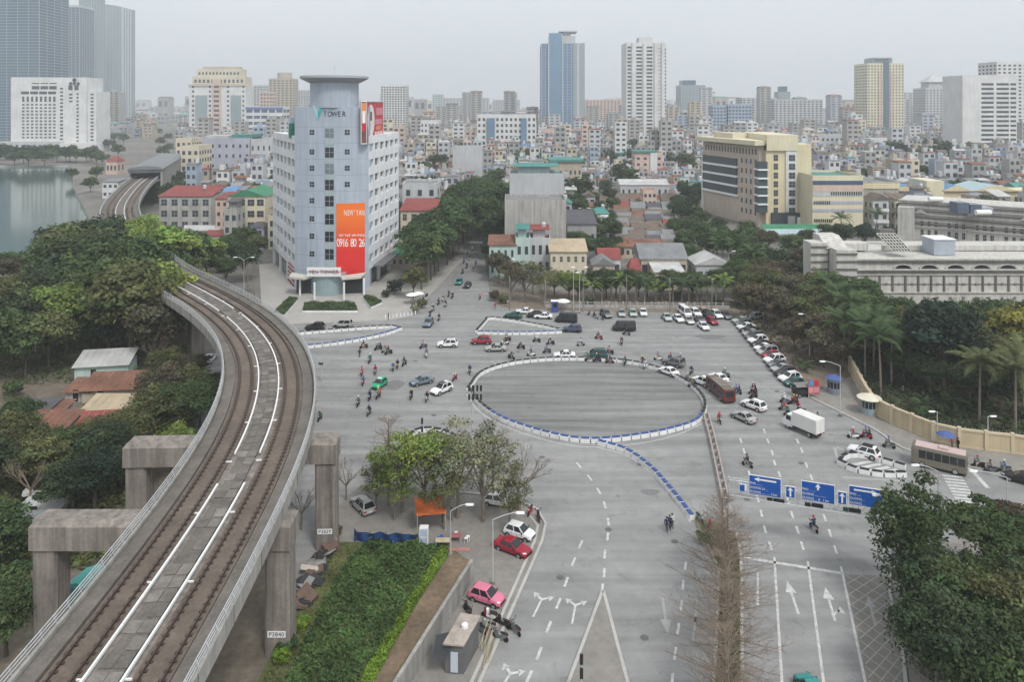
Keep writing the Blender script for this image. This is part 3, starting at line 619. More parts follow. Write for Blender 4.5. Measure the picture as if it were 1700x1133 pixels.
# --- far left glass towers
m_gt = M('hazy_glass_skin', (.075,.12,.17), .25, .12, .03, spec=.5); m_gt2 = M('pale_glass_skin', (.25,.31,.33), .25, .1, .03, spec=.5); m_gt3 = M('slate_glass_skin', (.10,.125,.175), .3, .1, .03, spec=.5); m_mul = M('pale_mullion', (.46,.5,.51), .5, .05, .1)
def glass_tower(name, label, x0, x1, yt, yb, depth, skin, nv, nh, crown=0, group='glass high rises', mull=.35):
    Y = ydep(yb); a, b = at(x0, yt, Y), at(x1, yt, Y); wd = b.x-a.x; zt = a.z; t = thing(name, label, 'tower', (a.x, Y, 0), 0, group)
    MB().box(0,wd,0,depth,0,zt).build('curtain_wall', skin, t); mb = MB()
    for i in range(nv+1):
        x = wd*i/nv; mb.box(x-mull*.5, x+mull*.5, -mull, .02, 0, zt+.4)
    nd = max(3, int(nv*depth/wd)); xs = wd if a.x < 0 else 0; sg = 1 if a.x < 0 else -1
    for i in range(nd+1):
        y = depth*i/nd; mb.box(min(xs, xs+sg*mull), max(xs, xs+sg*mull), y-mull*.5, y+mull*.5, 0, zt+.4)
    stuff(mb.build('mullions', m_mul, t)); mb = MB()
    for i in range(1, nh): z = zt*i/nh; mb.box(-.1, wd+.1, -mull*.55, .02, z-.25, z+.25); mb.box(min(xs, xs+sg*mull*.6), max(xs, xs+sg*mull*.6), 0, depth, z-.25, z+.25)
    stuff(mb.build('floor_lines', M('floor_line', (.3,.38,.4), .5), t))
    if crown: MB().box(0,wd,0,depth,zt+.45,zt+crown).build('crown', m_mul, t)
    t['wd'] = wd; t['zt'] = zt; return t
glass_tower('glass_tower', 'dark blue glass tower cut by the frame edge behind the white hotel', -60, 65, -60, 236, 60, m_gt, 7, 60, mull=.25)
t = glass_tower('glass_tower', 'slate glass tower slice with white parapet behind the hotel', 66, 132, 12, 222, 40, m_gt3, 10, 50, 4)
t = glass_tower('glass_tower', 'tallest pale glass tower rising out of frame beside the lake hotel', 131, 152, -20, 219, 40, m_gt2, 5, 55)
t = glass_tower('glass_tower', 'pale green glass tower with curved top right of the hotel', 151, 203, 12, 215, 45, m_gt2, 10, 55, 0); wd, zt = t['wd'], t['zt']
mb = MB(); mb.loft([[(x,0,zt),(x,45,zt),(x,45,zt+8*(1-x/wd)**.7+.5),(x,0,zt+8*(1-x/wd)**.7+.5)] for x in np.linspace(0, wd, 9)]); mb.build('curved_crown', m_gt2, t)
for i in range(4): MB().lathe([(2.2,0),(2.2,zt)], 10, (wd-1+0*i, 2+i*9, 0)).build('corner_shaft', m_mul, t)
# --- white lake hotel
t = box_bld('hotel', 'broad white hotel block with grid of small dark windows by the lake', 'hotel', 18, 143, 130, 252, 30, WALL['white'], 0, 0); wd, zt = t['wd'], t['zt']; k = wd/125
def hw(x0, x1, yt, yb, fl, co, ww=.6, wh=.5, nm='windows'):
    a = at(x0, yb, ydep(252)); b = at(x1, yt, ydep(252)); wpart(t, Vector((a.x - t.location.x, 0, 0)), EX, EYn, b.x-a.x, a.z, b.z, fl, co, ww, wh, m_win, False, nm)
hw(35,94,171,231,11,8,.55,.5); hw(35,94,159,170,1,8,.5,.8); hw(34,94,151,157,1,4,.88,.8); hw(52,95,142,149,1,3,.88,.8); hw(52,95,137,139.5,1,3,.85,.7); hw(99,105.5,144,240,16,1,.75,.5); hw(112,132,141,150,1,2,.7,.9); hw(114,121,154,171,3,1,.8,.5); hw(126.5,131,153,243,15,1,.8,.5)
mb = MB()
for r_, cx_, cz_ in ((2.0, 0, 2.2), (1.6, -3.6, -1.2), (1.6, 3.6, -1.2), (1.6, 0, -1.0)):
    mb.lathe([(r_,0),(r_,.3),(r_*.7,.3),(r_*.7,0)], 14, (cx_, cz_, 0))
o = mb.build('emblem', M('emblem_grey', (.25,.25,.27), .6), t); q = at(124, 136.5, ydep(252)); o.location = (q.x-t.location.x, -.4, q.z); o.rotation_euler = (R(90),0,0)
addbox(t, 'end_wing', wd, wd+8, 3, 28, 0, H-(152-YH)*ydep(252)/F, WALL['white']); z = H-(152-YH)*ydep(252)/F
wpart(t, Vector((wd,3,0)), EX, EYn, 8, 6, z-1, 15, 1, .35, .5, m_win)
a = at(-30, 233, ydep(250)); addbox(t, 'podium', a.x-t.location.x, wd*.72, -6, 0, 0, H-(233-YH)*ydep(250)/F, WALL['lgrey']); addbox(t, 'porch', wd*.72, wd+14, -8, 0, 0, 9, WALL['white'])
mb = MB()
for i in range(16): mb.box(-30+i*5.5, -27.5+i*5.5, -6.1, -5.9, 1, 7)
stuff(mb.build('podium_openings', m_win, t))
# --- cream and white apartment tower with glazed bays
t = box_bld('apartment_tower', 'white and cream stepped tower with two green glazed bays left of the office tower', 'apartment tower', 314, 408, 142, 235, 28, WALL['white'], 0, 0); wd, zt = t['wd'], t['zt']
Yb = ydep(235); kk = Yb/F
def fx(x): return (x-314)*kk
def fz(y): return H-(y-YH)*kk
addbox(t, 'upper_storeys', fx(318), fx(406), 2, 26, zt, fz(127), WALL['cream']); addbox(t, 'top_storey', fx(324), fx(398), 4, 24, fz(127), fz(114), WALL['cream']); addbox(t, 'plant_room', fx(332), fx(392), 8, 22, fz(114), fz(110), WALL['tan'])
for a, b in ((325,344),(384,400)): addbox(t, 'glazed_bay', fx(a), fx(b), -1.6, 0, 6, fz(158), m_gt2)
addbox(t, 'balcony_stack', fx(353), fx(367), -1.2, 0, 4, fz(132), WALL['pink'])
for a, b, c0 in ((354,366,1),(346,351,1),(318,323,1),(376,381,1),(402,406,1)): wpart(t, Vector((fx(a), -1.25 if a == 354 else 0, 0)), EX, EYn, fx(b)-fx(a), 6, fz(140), 11, c0, .7, .45, m_win)
for y0, y1 in ((131,127),): wpart(t, Vector((fx(320),2,0)), EX, EYn, fx(404)-fx(320), fz(140), fz(129), 1, 12, .5, .5, m_win)
wpart(t, Vector((fx(326),4,0)), EX, EYn, fx(396)-fx(326), fz(126), fz(117), 1, 12, .5, .5, m_win)
addbox(t, 'roof_balustrade', fx(313), fx(409), -1.6, -1.2, zt, zt+1.4, WALL['pink'])
# generic towers:  name,label, x0,x1,yt,yb,depth,wall,floors,cols,ww,wh,win
BT = [
 ('office_block','white office block with blue top band beside the cream tower','office block',408,470,178,240,25,'white',6,5,.82,.5,m_winb),
 ('apartment_tower','hazy beige tower with round top left of the office tower','apartment tower',446,486,131,222,30,'tan',22,6,.5,.5,m_win),
 ('apartment_block','pale far apartment slab between the cream tower and beige tower','apartment block',416,446,142,216,25,'lgrey',18,6,.5,.5,m_win),
 ('apartment_block','thin hazy slab just behind the office tower','apartment block',486,508,150,216,25,'lgrey',18,5,.5,.5,m_win),
 ('apartment_block','pinkish low block in front of the beige tower','apartment block',432,452,153,226,20,'pink',12,4,.5,.5,m_win),
 ('apartment_tower','slim white gridded tower right behind the corner billboard','apartment tower',632,673,142,236,30,'white',24,9,.62,.6,m_win),
 ('office_block','small white office block right of the gridded tower','office block',698,728,202,258,20,'white',6,5,.45,.5,m_win),
 ('apartment_block','very hazy long slab on the skyline left of the blue tower','apartment block',735,812,163,205,30,'lgrey',14,14,.5,.5,m_win),
 ('apartment_block','hazy teal tower at the end of the long skyline slab','apartment block',718,735,157,205,30,'mint',14,4,.6,.5,m_win),
 ('apartment_block','hazy white block above the street trees','apartment block',818,843,166,212,30,'lgrey',12,6,.5,.5,m_win),
 ('office_block','white office building with blue glazed bays left of the blue tower','office block',792,890,192,262,26,'white',7,13,.5,.5,m_win),
 ('apartment_block','hazy pink apartment block right of the blue tower','apartment block',972,1036,166,216,30,'pink',14,11,.5,.5,m_win),
 ('apartment_tower','white apartment tower with dark window columns in the skyline centre','apartment tower',1040,1106,72,250,34,'white',0,0,.5,.5,m_win),
 ('apartment_block','pale block with many windows right of the small glass slab','apartment block',1286,1366,166,228,34,'lgrey',16,12,.5,.5,m_win),
 ('apartment_block','hazy grey block behind the pale block','apartment block',1232,1290,163,222,34,'lgrey',14,8,.5,.5,m_win),
 ('office_block','blue grey office slab above the yellow building','office block',1184,1206,176,232,22,'blue',10,4,.7,.6,m_winb),
 ('office_block','darker blue office block above the yellow building','office block',1209,1248,174,232,24,'blue',10,7,.7,.6,m_winb),
 ('office_block','white slab between the two blue blocks','office block',1205.5,1211,180,231,20,'white',8,1,.4,.5,m_win),
 ('office_block','white stepped office in front of the small glass tower','office block',1134,1170,184,222,20,'white',5,5,.8,.5,m_win),
 ('apartment_tower','tall cream and yellow apartment tower with teal centre stripe','apartment tower',1440,1501,106,234,36,'pyellow',26,12,.45,.5,m_win),
 ('apartment_tower','hazy tower with pyramid roof right of the yellow tower','apartment tower',1537,1582,147,226,34,'lgrey',18,8,.5,.5,m_win),
 ('apartment_tower','big white slab tower with black ribbon windows at the right edge','apartment tower',1598,1688,127,275,26,'white',0,0,.5,.5,m_win),
 ('apartment_tower','white tower cut by the frame edge behind the ribbon window slab','apartment tower',1655,1740,104,262,26,'white',26,10,.5,.5,m_win),
 ('apartment_block','tan block below the yellow tower','apartment block',1414,1438,200,245,20,'cream',8,3,.4,.5,m_win),
 ('office_block','low white office with blank walls below the yellow tower','office block',1445,1520,232,268,18,'white',3,6,.3,.3,m_win),
 ('office_block','grey office with dark windows below the pale block','office block',1355,1416,226,262,18,'lgrey',4,8,.5,.5,m_win),
 ('apartment_block','grey flat block with rows of tiny windows behind the red roofed house','apartment block',336,416,232,300,26,'mauve',4,7,.3,.35,m_win),
 ('apartment_block','pinkish grey block left of the office tower wing','apartment block',415,452,233,300,22,'lgrey',3,4,.3,.35,m_win),
 ('apartment_block','pale cream tube building right of the avenue','apartment block',300,330,245,312,18,'cream',5,3,.5,.5,m_win),
 ('apartment_block','beige narrow building at the avenue corner','apartment block',292,318,232,296,18,'cream',5,3,.5,.5,m_win),
 ('apartment_block','grey blank party wall building beyond the street trees','apartment block',752,800,247,306,18,'lgrey',0,0,.5,.5,m_win),
 ('apartment_block','pink and white tall house standing above the tile roofs','apartment block',1054,1100,256,298,12,'pink',4,4,.4,.4,m_win),
 ('apartment_block','green topped beige building behind the grey party wall','apartment block',914,966,272,322,18,'tan',2,7,.4,.3,m_win),
 ('office_block','brown podium of the blue tower','office block',896,966,217,240,30,'pink',2,9,.5,.5,m_win),
]
TW = {}
for r in BT: TW[r[1]] = box_bld(*r, group="background buildings")
def loc(lbl): t = TW[lbl]; return t, t['wd'], t['zt'], t['dp']
# white apartment tower: dark window columns set between piers
t, wd, zt, dp = loc('white apartment tower with dark window columns in the skyline centre')
for a, w_ in ((.02,.10),(.24,.16),(.50,.16)): wpart(t, Vector((wd*a,0,0)), EX, EYn, wd*w_, 6, zt-2, 27, 1, .9, .5, m_win)
wpart(t, Vector((wd*.72,0,0)), EX, EYn, wd*.15, 6, zt-3, 27, 1, .9, .25, M('soft_grey', (.35,.36,.38), .8)); wpart(t, Vector((wd*.90,0,0)), EX, EYn, wd*.1, 6, zt-4, 27, 1, .9, .5, m_win)  # fourth column: slim strips in one soft grey
for a in (.14,.42,.70,.88): addbox(t, 'pier', wd*a, wd*(a+.08), -1.4, 0, 0, zt+.5, WALL['white'])
addbox(t, 'lift_house', wd*.35, wd*.7, 8, 24, zt, zt+7, WALL['white']); MB().tube((wd*.6,12,zt+7),(wd*.6,12,zt+12),.25,n=5).build('mast', m_galv, t)
# blue glass tower
t = glass_tower('glass_tower', 'blue glass office tower with pale vertical fins in the skyline centre', 899, 970, 72, 228, 45, M('blue_curtain_wall', (.10,.18,.31), .25, .2, .02, spec=.5), 10, 32, mull=.5); wd, zt = t['wd'], t['zt']
addbox(t, 'centre_bay', wd*.17, wd*.47, -3, 0, 20, zt+14, M('blue_bay', (.12,.22,.33), .25, .2, .02, spec=.5)); addbox(t, 'grey_edge', wd*.74, wd+.6, -.8, .1, 0, zt+.5, M('grey_green_panel', (.28,.33,.35), .5)); addbox(t, 'pink_fin', wd*.82, wd*.88, -1.4, -.8, 0, zt, WALL['lgrey'])
addbox(t, 'roof_block', wd*.45, wd*.8, 5, 30, zt, zt+11, WALL['lgrey']); addbox(t, 'roof_slab', wd*.42, wd*.84, 3, 32, zt+16, zt+18, WALL['lgrey']); addbox(t, 'roof_core', wd*.52, wd*.7, 8, 26, zt+11, zt+16, WALL['lgrey'])
for a in (.15,.48): addbox(t, 'fin', wd*a, wd*(a+.025), -3.6, 0, 10, zt+10, m_mul)
t = glass_tower('glass_tower', 'small grey green glass tower right of the white apartment tower', 1131, 1171, 141, 218, 40, m_gt2, 7, 24); addbox(t, 'upper_block', t['wd']*.08, t['wd']*.62, 3, 30, t['zt'], t['zt']+8, m_gt)
t = glass_tower('glass_tower', 'round shouldered teal tower above the pale block', 1293, 1312, 152, 222, 20, m_gt2, 5, 20); addbox(t, 'cap', t['wd']*.2, t['wd']*.8, 3, 15, t['zt'], t['zt']+8, m_gt)
t, wd, zt, dp = loc('tall cream and yellow apartment tower with teal centre stripe')
addbox(t, 'centre_glazing', wd*.44, wd*.58, -1.5, 0, 0, zt+3, m_gt); addbox(t, 'roof_disc', wd*.2, wd*.75, 6, 28, zt, zt+7, m_gt2); addbox(t, 'roof_slab', wd*.25, wd*.7, 3, 31, zt+7, zt+8.5, WALL['lgrey'])
for a in (.3,.62): addbox(t, 'orange_strip', wd*a, wd*(a+.06), -.8, 0, 0, zt*.9, WALL['pink'])
t, wd, zt, dp = loc('hazy tower with pyramid roof right of the yellow tower')
mb = MB(); mb.loft([[(wd*a,dp*a,zt+z),(wd*(1-a),dp*a,zt+z),(wd*(1-a),dp*(1-a),zt+z),(wd*a,dp*(1-a),zt+z)] for a, z in ((.2,0),(.2,9),(.12,9.5),(.46,20))]); mb.build('pyramid_roof', WALL['lgrey'], t)
t, wd, zt, dp = loc('big white slab tower with black ribbon windows at the right edge')
for a, w_ in ((.34,.24),(.62,.24),(.88,.11)): wpart(t, Vector((wd*a,0,0)), EX, EYn, wd*w_, 4, zt-4, 17, 1, .95, .48, m_win)
t, wd, zt, dp = loc('white office building with blue glazed bays left of the blue tower')
for a, b in ((.16,.3),(.74,.84)): addbox(t, 'glazed_bay', wd*a, wd*b, -1, 0, 8, zt-2, M('bay_blue', (.14,.22,.32), .3, .15, .1))
addbox(t, 'roof_frame', wd*.25, wd*.95, 4, 20, zt+3.5, zt+4.2, WALL['grey']); addbox(t, 'roof_hut', wd*.4, wd*.6, 6, 16, zt, zt+3.5, WALL['lgrey'])
t, wd, zt, dp = loc('hazy beige tower with round top left of the office tower'); MB().lathe([(wd*.3,0),(wd*.3,10)], 20, (wd*.55,dp*.5,zt)).build('round_top', WALL['tan'], t)
t, wd, zt, dp = loc('white office block with blue top band beside the cream tower'); addbox(t, 'blue_band', -.3, wd+.3, -.5, 0, zt-2.4, zt+.2, M('band_blue', (.13,.16,.34), .6))
t, wd, zt, dp = loc('grey flat block with rows of tiny windows behind the red roofed house'); addbox(t, 'teal_roof_shed', wd*.58, wd, 2, 20, zt+.2, zt+3, ROOF['teal']); addbox(t, 'roof_shed', wd*.02, wd*.5, 3, 18, zt+.2, zt+2.4, ROOF['lgrey'])
t, wd, zt, dp = loc('green topped beige building behind the grey party wall'); addbox(t, 'green_canopy', -1, wd+1, -1, dp, zt+1.05, zt+2.2, ROOF['teal'])
t, wd, zt, dp = loc('pink and white tall house standing above the tile roofs'); addbox(t, 'green_canopy', -1, wd*.8, -1, dp, zt+1.05, zt+2, ROOF['teal']); addbox(t, 'white_stair', wd*.55, wd*.8, -.8, 0, 0, zt+1, WALL['white'])
# --- yellow institute building
y0 = thing('yellow_institute', 'yellow and tan institute building with glass ribbon wing behind palm trees', 'institute')
A, B = Vector((80.9,318,0)), Vector((92.2,281,0)); Ff = Vector((110.7,279,0)); d = (B-A).normalized(); n = Vector((d.y,-d.x,0)); ln = (B-A).length
mb = MB(); mb.prism([(A.x,A.y),(B.x,B.y),(112,282),(112,322)], 0, 30.5); mb.build('long_wing', M('institute_pinkish_tan', (.50,.42,.35), .85, .1, .1, streak=.1), y0)
T = Matrix(((d.x,n.x,0,A.x),(d.y,n.y,0,A.y),(0,0,1,0),(0,0,0,1)))
def wb(nm, a, b, y_, y1, z0, z1, m): return MB().box(a, b, y_, y1, z0, z1, 0, T).build(nm, m, y0)
for k in range(4): wb('glass_ribbon', .5, ln*.64, 0, .7, 10.5+3.7*k, 13.4+3.7*k, m_glass2 if False else M('ribbon_glass', (.06,.08,.09), .2, .2, .1)); wb('white_band', .3, ln*.66, 0, 1.0, 9.7+3.7*k, 10.5+3.7*k, m_white)
wb('white_edge', 0, .5, 0, 1.0, 0, 26, m_white)
wpart(y0, A+d*1.0, d, n, ln*.95, 26, 29.6, 1, 18, .42, .6, m_win); wpart(y0, A+d*(ln*.68), d, n, ln*.30, 3, 26, 6, 4, .3, .5, m_win); wb('roof_slab', -1.5, ln+2, -8, 3.2, 30.5, 32.2, WALL['pyellow']); wb('roof_house', 6, 20, -9, -1, 32.2, 34.2, WALL['cream'])
mb = MB()
for i in range(14): mb.box(3+i*1.9, 3.4+i*1.9, .4, 1.6, 29.7, 30.5, 0, T)
stuff(mb.build('eave_brackets', WALL['cream'], y0))
Yf = 279.0
def fbx(nm, xa, xb, yt, yb, dy0, dy1, m): 
    a = at(xa, yb, Yf); b = at(xb, yt, Yf); return MB().box(a.x, b.x, Yf+dy0, Yf+dy1, max(0, a.z), b.z).build(nm, m, y0)
fbx('glazed_bay', 1257, 1272, 268, 352, -1.5, 3, M('ribbon_glass')); fbx('front_block', 1272, 1347, 240, 380, 0, 30, WALL['yellow']); fbx('tall_block', 1272, 1324, 224, 250, -.8, 30, WALL['pyellow']); fbx('pale_panel', 1304, 1322, 250, 352, -.5, 0, WALL['white'])
for y in np.linspace(281, 338, 5): fbx('white_band', 1256, 1273, y-1, y+1.6, -2, 3, m_white)
for k in range(7):
    y = 262 + k*14.6
    for xa, xb in ((1284.5,1291.5),(1309,1319)):
        a = at((xa+xb)/2, y, Yf); link('window', pane_mesh((xb-xa)*Yf/F, 9.8*Yf/F, m_win), y0, (a.x, Yf-.56 if xa > 1300 else Yf-.06, a.z), 0)
fbx('dark_ground_floor', 1280, 1348, 353, 380, -1.2, 0, M('charcoal_cladding', (.05,.055,.065), .6)); fbx('shop_window', 1321, 1342, 360, 373, -1.4, -1.2, m_white); fbx('shop_window', 1306, 1318, 358, 371, -1.4, -1.2, WALL['lgrey'])
t = thing('green_canopy_hall', 'long low canopy roof in green and pale blue before the yellow institute', 'canopy')
a, b = G(1268, 398), G(1385, 398)
for k, (z, m) in enumerate(((3.6, ROOF['green']), (2.6, M('roof_pale_blue', (.35,.45,.48), .6)))): MB().add([(a.x,a.y-k*4,z),(b.x,b.y-k*4,z),(b.x,b.y+4-k*4,z+1),(a.x,a.y+4-k*4,z+1),(a.x,a.y-k*4,z-.2),(b.x,b.y-k*4,z-.2),(b.x,b.y+4-k*4,z+.8),(a.x,a.y+4-k*4,z+.8)], [(0,1,2,3),(7,6,5,4),(0,4,5,1),(1,5,6,2),(2,6,7,3),(3,7,4,0)]).build('roof', m, t)
mb = MB()
for x in np.linspace(a.x+.5, b.x-.5, 9): mb.tube((x,a.y-2,0),(x,a.y-2,3.0),.12,n=5)
mb.build('posts', m_galv, t)
# --- banded yellow extension, concrete block, long yellow range with blue roofs
t = box_bld('school_block', 'yellow block with horizontal pink and grey bands beside the institute', 'school', 1349, 1433, 296, 388, 22, WALL['pyellow'], 0, 0, roof='teal'); wd, zt = t['wd'], t['zt']; kz = ydep(388)/F
for y, y1, m in ((300,307,m_winb),(308,318,WALL['pink']),(319,326,WALL['lgrey']),(334,339,WALL['mauve']),(347,352,WALL['mauve'])): addbox(t, 'wall_band', .1, wd-.1, -.12, 0, H-(y1-YH)*kz, H-(y-YH)*kz, m)
for y, a, b, nn in ((321,.35,.98,14),(336,.02,.35,8),(366,.02,.4,9)): wpart(t, Vector((wd*a,-.12,0)), EX, EYn, wd*(b-a), H-(y+4-YH)*kz, H-(y-3-YH)*kz, 1, nn, .6, .8, m_win)
t = box_bld('concrete_hall', 'bare grey concrete hall with yellow top between the yellow buildings', 'hall', 1433, 1492, 306, 380, 18, WALL['conc'], 0, 0); addbox(t, 'yellow_cornice', -.3, t['wd']+.3, -.3, 1, t['zt']-1.6, t['zt']+.3, WALL['yellow'])
t = thing('yellow_school_range', 'long yellow range with blue gabled roofs above the grey building', 'school'); Yb = ydep(372)
def yb(nm, xa, xb, yt, y_, dy0, dy1, m): a = at(xa, y_, Yb); b = at(xb, yt, Yb); return MB().box(a.x, b.x, Yb+dy0, Yb+dy1, max(0,a.z), b.z).build(nm, m, t)
yb('wall', 1494, 1780, 318, 372, 0, 14, WALL['yellow']); yb('tower_block', 1536, 1565, 300, 330, -1, 12, WALL['pyellow']); yb('cornice', 1492, 1782, 316, 318.5, -.5, 0, WALL['cream'])
for x in list(range(1504,1548,12)) + list(range(1598,1778,15)):
    a = at(x, 331 if x > 1590 else 327, Yb); link('window', pane_mesh(7*Yb/F, 8*Yb/F, m_win), t, (a.x, Yb-.05, a.z), 0)
for xa, xb in ((1470,1545),(1560,1612),(1612,1690)):
    a, b = at(xa, 317, Yb), at(xb, 317, Yb); mid = (a.x+b.x)/2; z = a.z; mb = MB()
    mb.add([(a.x,Yb-1,z),(mid,Yb-1,z+2.4),(b.x,Yb-1,z),(a.x,Yb+16,z),(mid,Yb+16,z+2.4),(b.x,Yb+16,z)], [(0,2,1)], 1); k = len(mb.v)-6
    mb.f += [(k,k+1,k+4,k+3),(k+1,k+2,k+5,k+4),(k+3,k+4,k+5)]; mb.m += [0,0,1]; mb.build('gable_roof', [ROOF['blue'] if xa != 1612 else M('roof_pale_blue'), WALL['yellow']], t)
# --- grey institution with arcade
m_st = M('stone_grey', (.49,.475,.44), .92, .12, .3, streak=.2, fine=.06); m_std = M('stone_dark_line', (.13,.125,.115), .95, .12, .3)
gi = thing('stone_archive', 'long grey stone building with arched cornice and small square windows', 'institution'); Yg = ydep(520); kg = Yg/F
def sx(x): return (x-CX)*kg
def sz(y): return H-(y-YH)*kg
def gb(nm, xa, xb, yt, y_, dy0, dy1, m, par=None): return MB().box(sx(xa), sx(xb), Yg+dy0, Yg+dy1, max(0,sz(y_)), sz(yt)).build(nm, m, par or gi)
mb = MB(); mb.prism([(sx(1413),Yg),(sx(1780),Yg),(sx(1780)*1.05,Yg+22),(sx(1413)*(Yg+22)/Yg+.5,Yg+22)], 0, sz(431)); mb.build('wall', m_st, gi)
for y, h, o in ((430,2.6,.7),(436,1.2,.35),(447.5,1.6,.6),(452,1.2,.4),(456,1.6,.3),(485.5,2.0,.3)): gb('cornice', 1412, 1781, y-h/2, y+h/2, -o, 0, m_std if h < 1.5 else m_st)
for i in range(17):
    x = 1417.3 + 21.4*i; gb('pilaster', x-1.5, x+1.5, 457, 485, -.22, 0, m_std)
    for y, wn in ((472,1.9),(495,1.9)):
        if i < 16: a = (sx(x+10.7), Yg-.05, sz(y)); link('window', pane_mesh(wn*2*kg, 3.6*kg, m_glass), gi, a, 0)
gb('string_course', 1415, 1780, 471.4, 472.8, -.1, 0, m_std)
for i in range(8):
    xc = 1498 + 43.4*i - 0; mb = MB(); c = Vector((sx(xc), Yg-.1, sz(447))); r_ = 16.5*kg; hh = 9*kg; out = []
    for q, rr in ((0, 1.0), (1, .86)):
        out.append([(c.x + r_*rr*math.cos(t), 0, c.z + hh*rr*math.sin(t)) for t in np.linspace(0, math.pi, 13)])
    for j in range(12):
        a, b, e, f = out[0][j], out[0][j+1], out[1][j+1], out[1][j]; y1 = Yg-.45
        mb.add([(a[0],y1,a[2]),(b[0],y1,b[2]),(e[0],y1,e[2]),(f[0],y1,f[2]),(a[0],Yg,a[2]),(b[0],Yg,b[2]),(e[0],Yg,e[2]),(f[0],Yg,f[2])], [(0,1,2,3),(1,0,4,5),(3,2,6,7)])
    ar = mb.build('arch', m_st, gi)
    mb = MB(); mb.add([(c.x + r_*.8*math.cos(t), Yg-.03, c.z + .1 + hh*.62*math.sin(t)) for t in np.linspace(0, math.pi, 11)], [tuple(range(11))]); mb.build('lunette', m_glass, ar)
for (xa, xb, yt, d0) in ((1381,1414,412,-2.5),(1351,1379,406,1.5)):
    b_ = gb('end_bay', xa, xb, yt, 520, d0, d0+4.5, m_st)
    for k in range(7): y = yt + 6 + k*12.5; gb('bay_band', xa-.6, xb+.6, y-1.3, y+1.3, d0-.25, d0, m_std, None)
mb = MB(); mb.loft([[(sx(1376),Yg+1,sz(414)),(sx(1412),Yg+1,sz(414)),(sx(1412),Yg+9,sz(414)),(sx(1376),Yg+9,sz(414))],[(sx(1375),Yg+5,sz(397)),(sx(1409),Yg+5,sz(397)),(sx(1409),Yg+8.5,sz(397)),(sx(1375),Yg+8.5,sz(397))]]); mb.build('roof_hood', m_st, gi)
mb = MB(); P = [Vector((sx(1492),Yg+2,sz(421))), Vector((sx(1521),Yg+2,sz(421))), Vector((sx(1513),Yg+7,sz(397))), Vector((sx(1481),Yg+7,sz(397)))]
for i in range(7):
    a, b = P[0].lerp(P[1], i/6), P[3].lerp(P[2], i/6); mb.tube(a, b, .12, n=4)
for i in range(7):
    a, b = P[0].lerp(P[3], i/6), P[1].lerp(P[2], i/6); mb.tube(a, b, .12, n=4)
mb.build('roof_grille', m_st, gi); MB().quad(*[p + Vector((0,.3,-.1)) for p in P]).build('skylight', m_glass, gi)
gb('roof_plant_box', 1568, 1604, 404, 430, 4, 9, M('galvanised_panel', (.36,.40,.45), .4)); gb('plant_box_lid', 1567, 1605, 402.6, 404, 3.8, 9.2, m_white); gb('roof_parapet', 1500, 1780, 421, 429, 9, 10, m_st); gb('roof_upstand', 1416, 1470, 416, 428, 8, 12, m_st); gb('roof_vents', 1520, 1548, 402, 410, 16, 18, m_std)
# back terraces of the institution
gk = thing('stone_annex', 'upper grey terraced annex with white rooftop tanks behind the arcade building', 'institution'); A2 = Vector((sx(1510)*1.35, 223, 0))
P0, P1 = Vector((117.5,228,0)), Vector((150,205,0)); d = (P1-P0).normalized(); n = Vector((d.y,-d.x,0)); ln = (P1-P0).length; T = Matrix(((d.x,n.x,0,P0.x),(d.y,n.y,0,P0.y),(0,0,1,0),(0,0,0,1)))
def kb(nm, a, b, y_, y1, z0, z1, m): return MB().box(a, b, y_, y1, z0, z1, 0, T).build(nm, m, gk)
kb('wall', 0, ln, -14, 0, 0, 17, m_st); kb('front_wing', ln, ln+26, -12, 1.5, 0, 15, m_st); kb('side_wing', -.3, 4, -9, 2.5, 0, 15, m_st)
for k in range(9): kb('terrace_band', -.4, ln+26.4, 0, .35 + .1*(k % 2), 16.7-k*.95, 17.05-k*.95, m_std if k % 2 else m_st)
for k in range(5): a = 5+k*7; kb('balcony', a, a+5.5, 0, 1.2, 4, 5, m_st); wpart(gk, P0+d*a, d, n, 5.5, 6, 12, 2, 3, .4, .6, m_glass, True)
for k in range(3):
    a = 4+k*13; T2 = T; mb = MB(); mb.add([T2 @ Vector(q) for q in ((a,0,13.4),(a+3,0,13.4),(a+1.5,0,14.6),(a,1,13.4),(a+3,1,13.4),(a+1.5,1,14.6))], [(0,2,5,3),(2,1,4,5),(3,5,4)]); mb.build('pediment', m_st, gk)
for x, y in ((1553,331),(1632,353)):
    q = at(x, y, 222 if x < 1600 else 205); MB().tube((q.x-2,q.y,q.z),(q.x+2,q.y,q.z),.75,n=10).build('water_tank', m_white, gk)
for x, y, m in ((1596,342,m_gt3),(1617,345,m_gt3),(1636,350,WALL['mauve'])):
    q = at(x, y, 212); MB().box(q.x-1.6,q.x+1.6,q.y-1,q.y+3,15.2,q.z+1).build('rooftop_unit', m, gk)
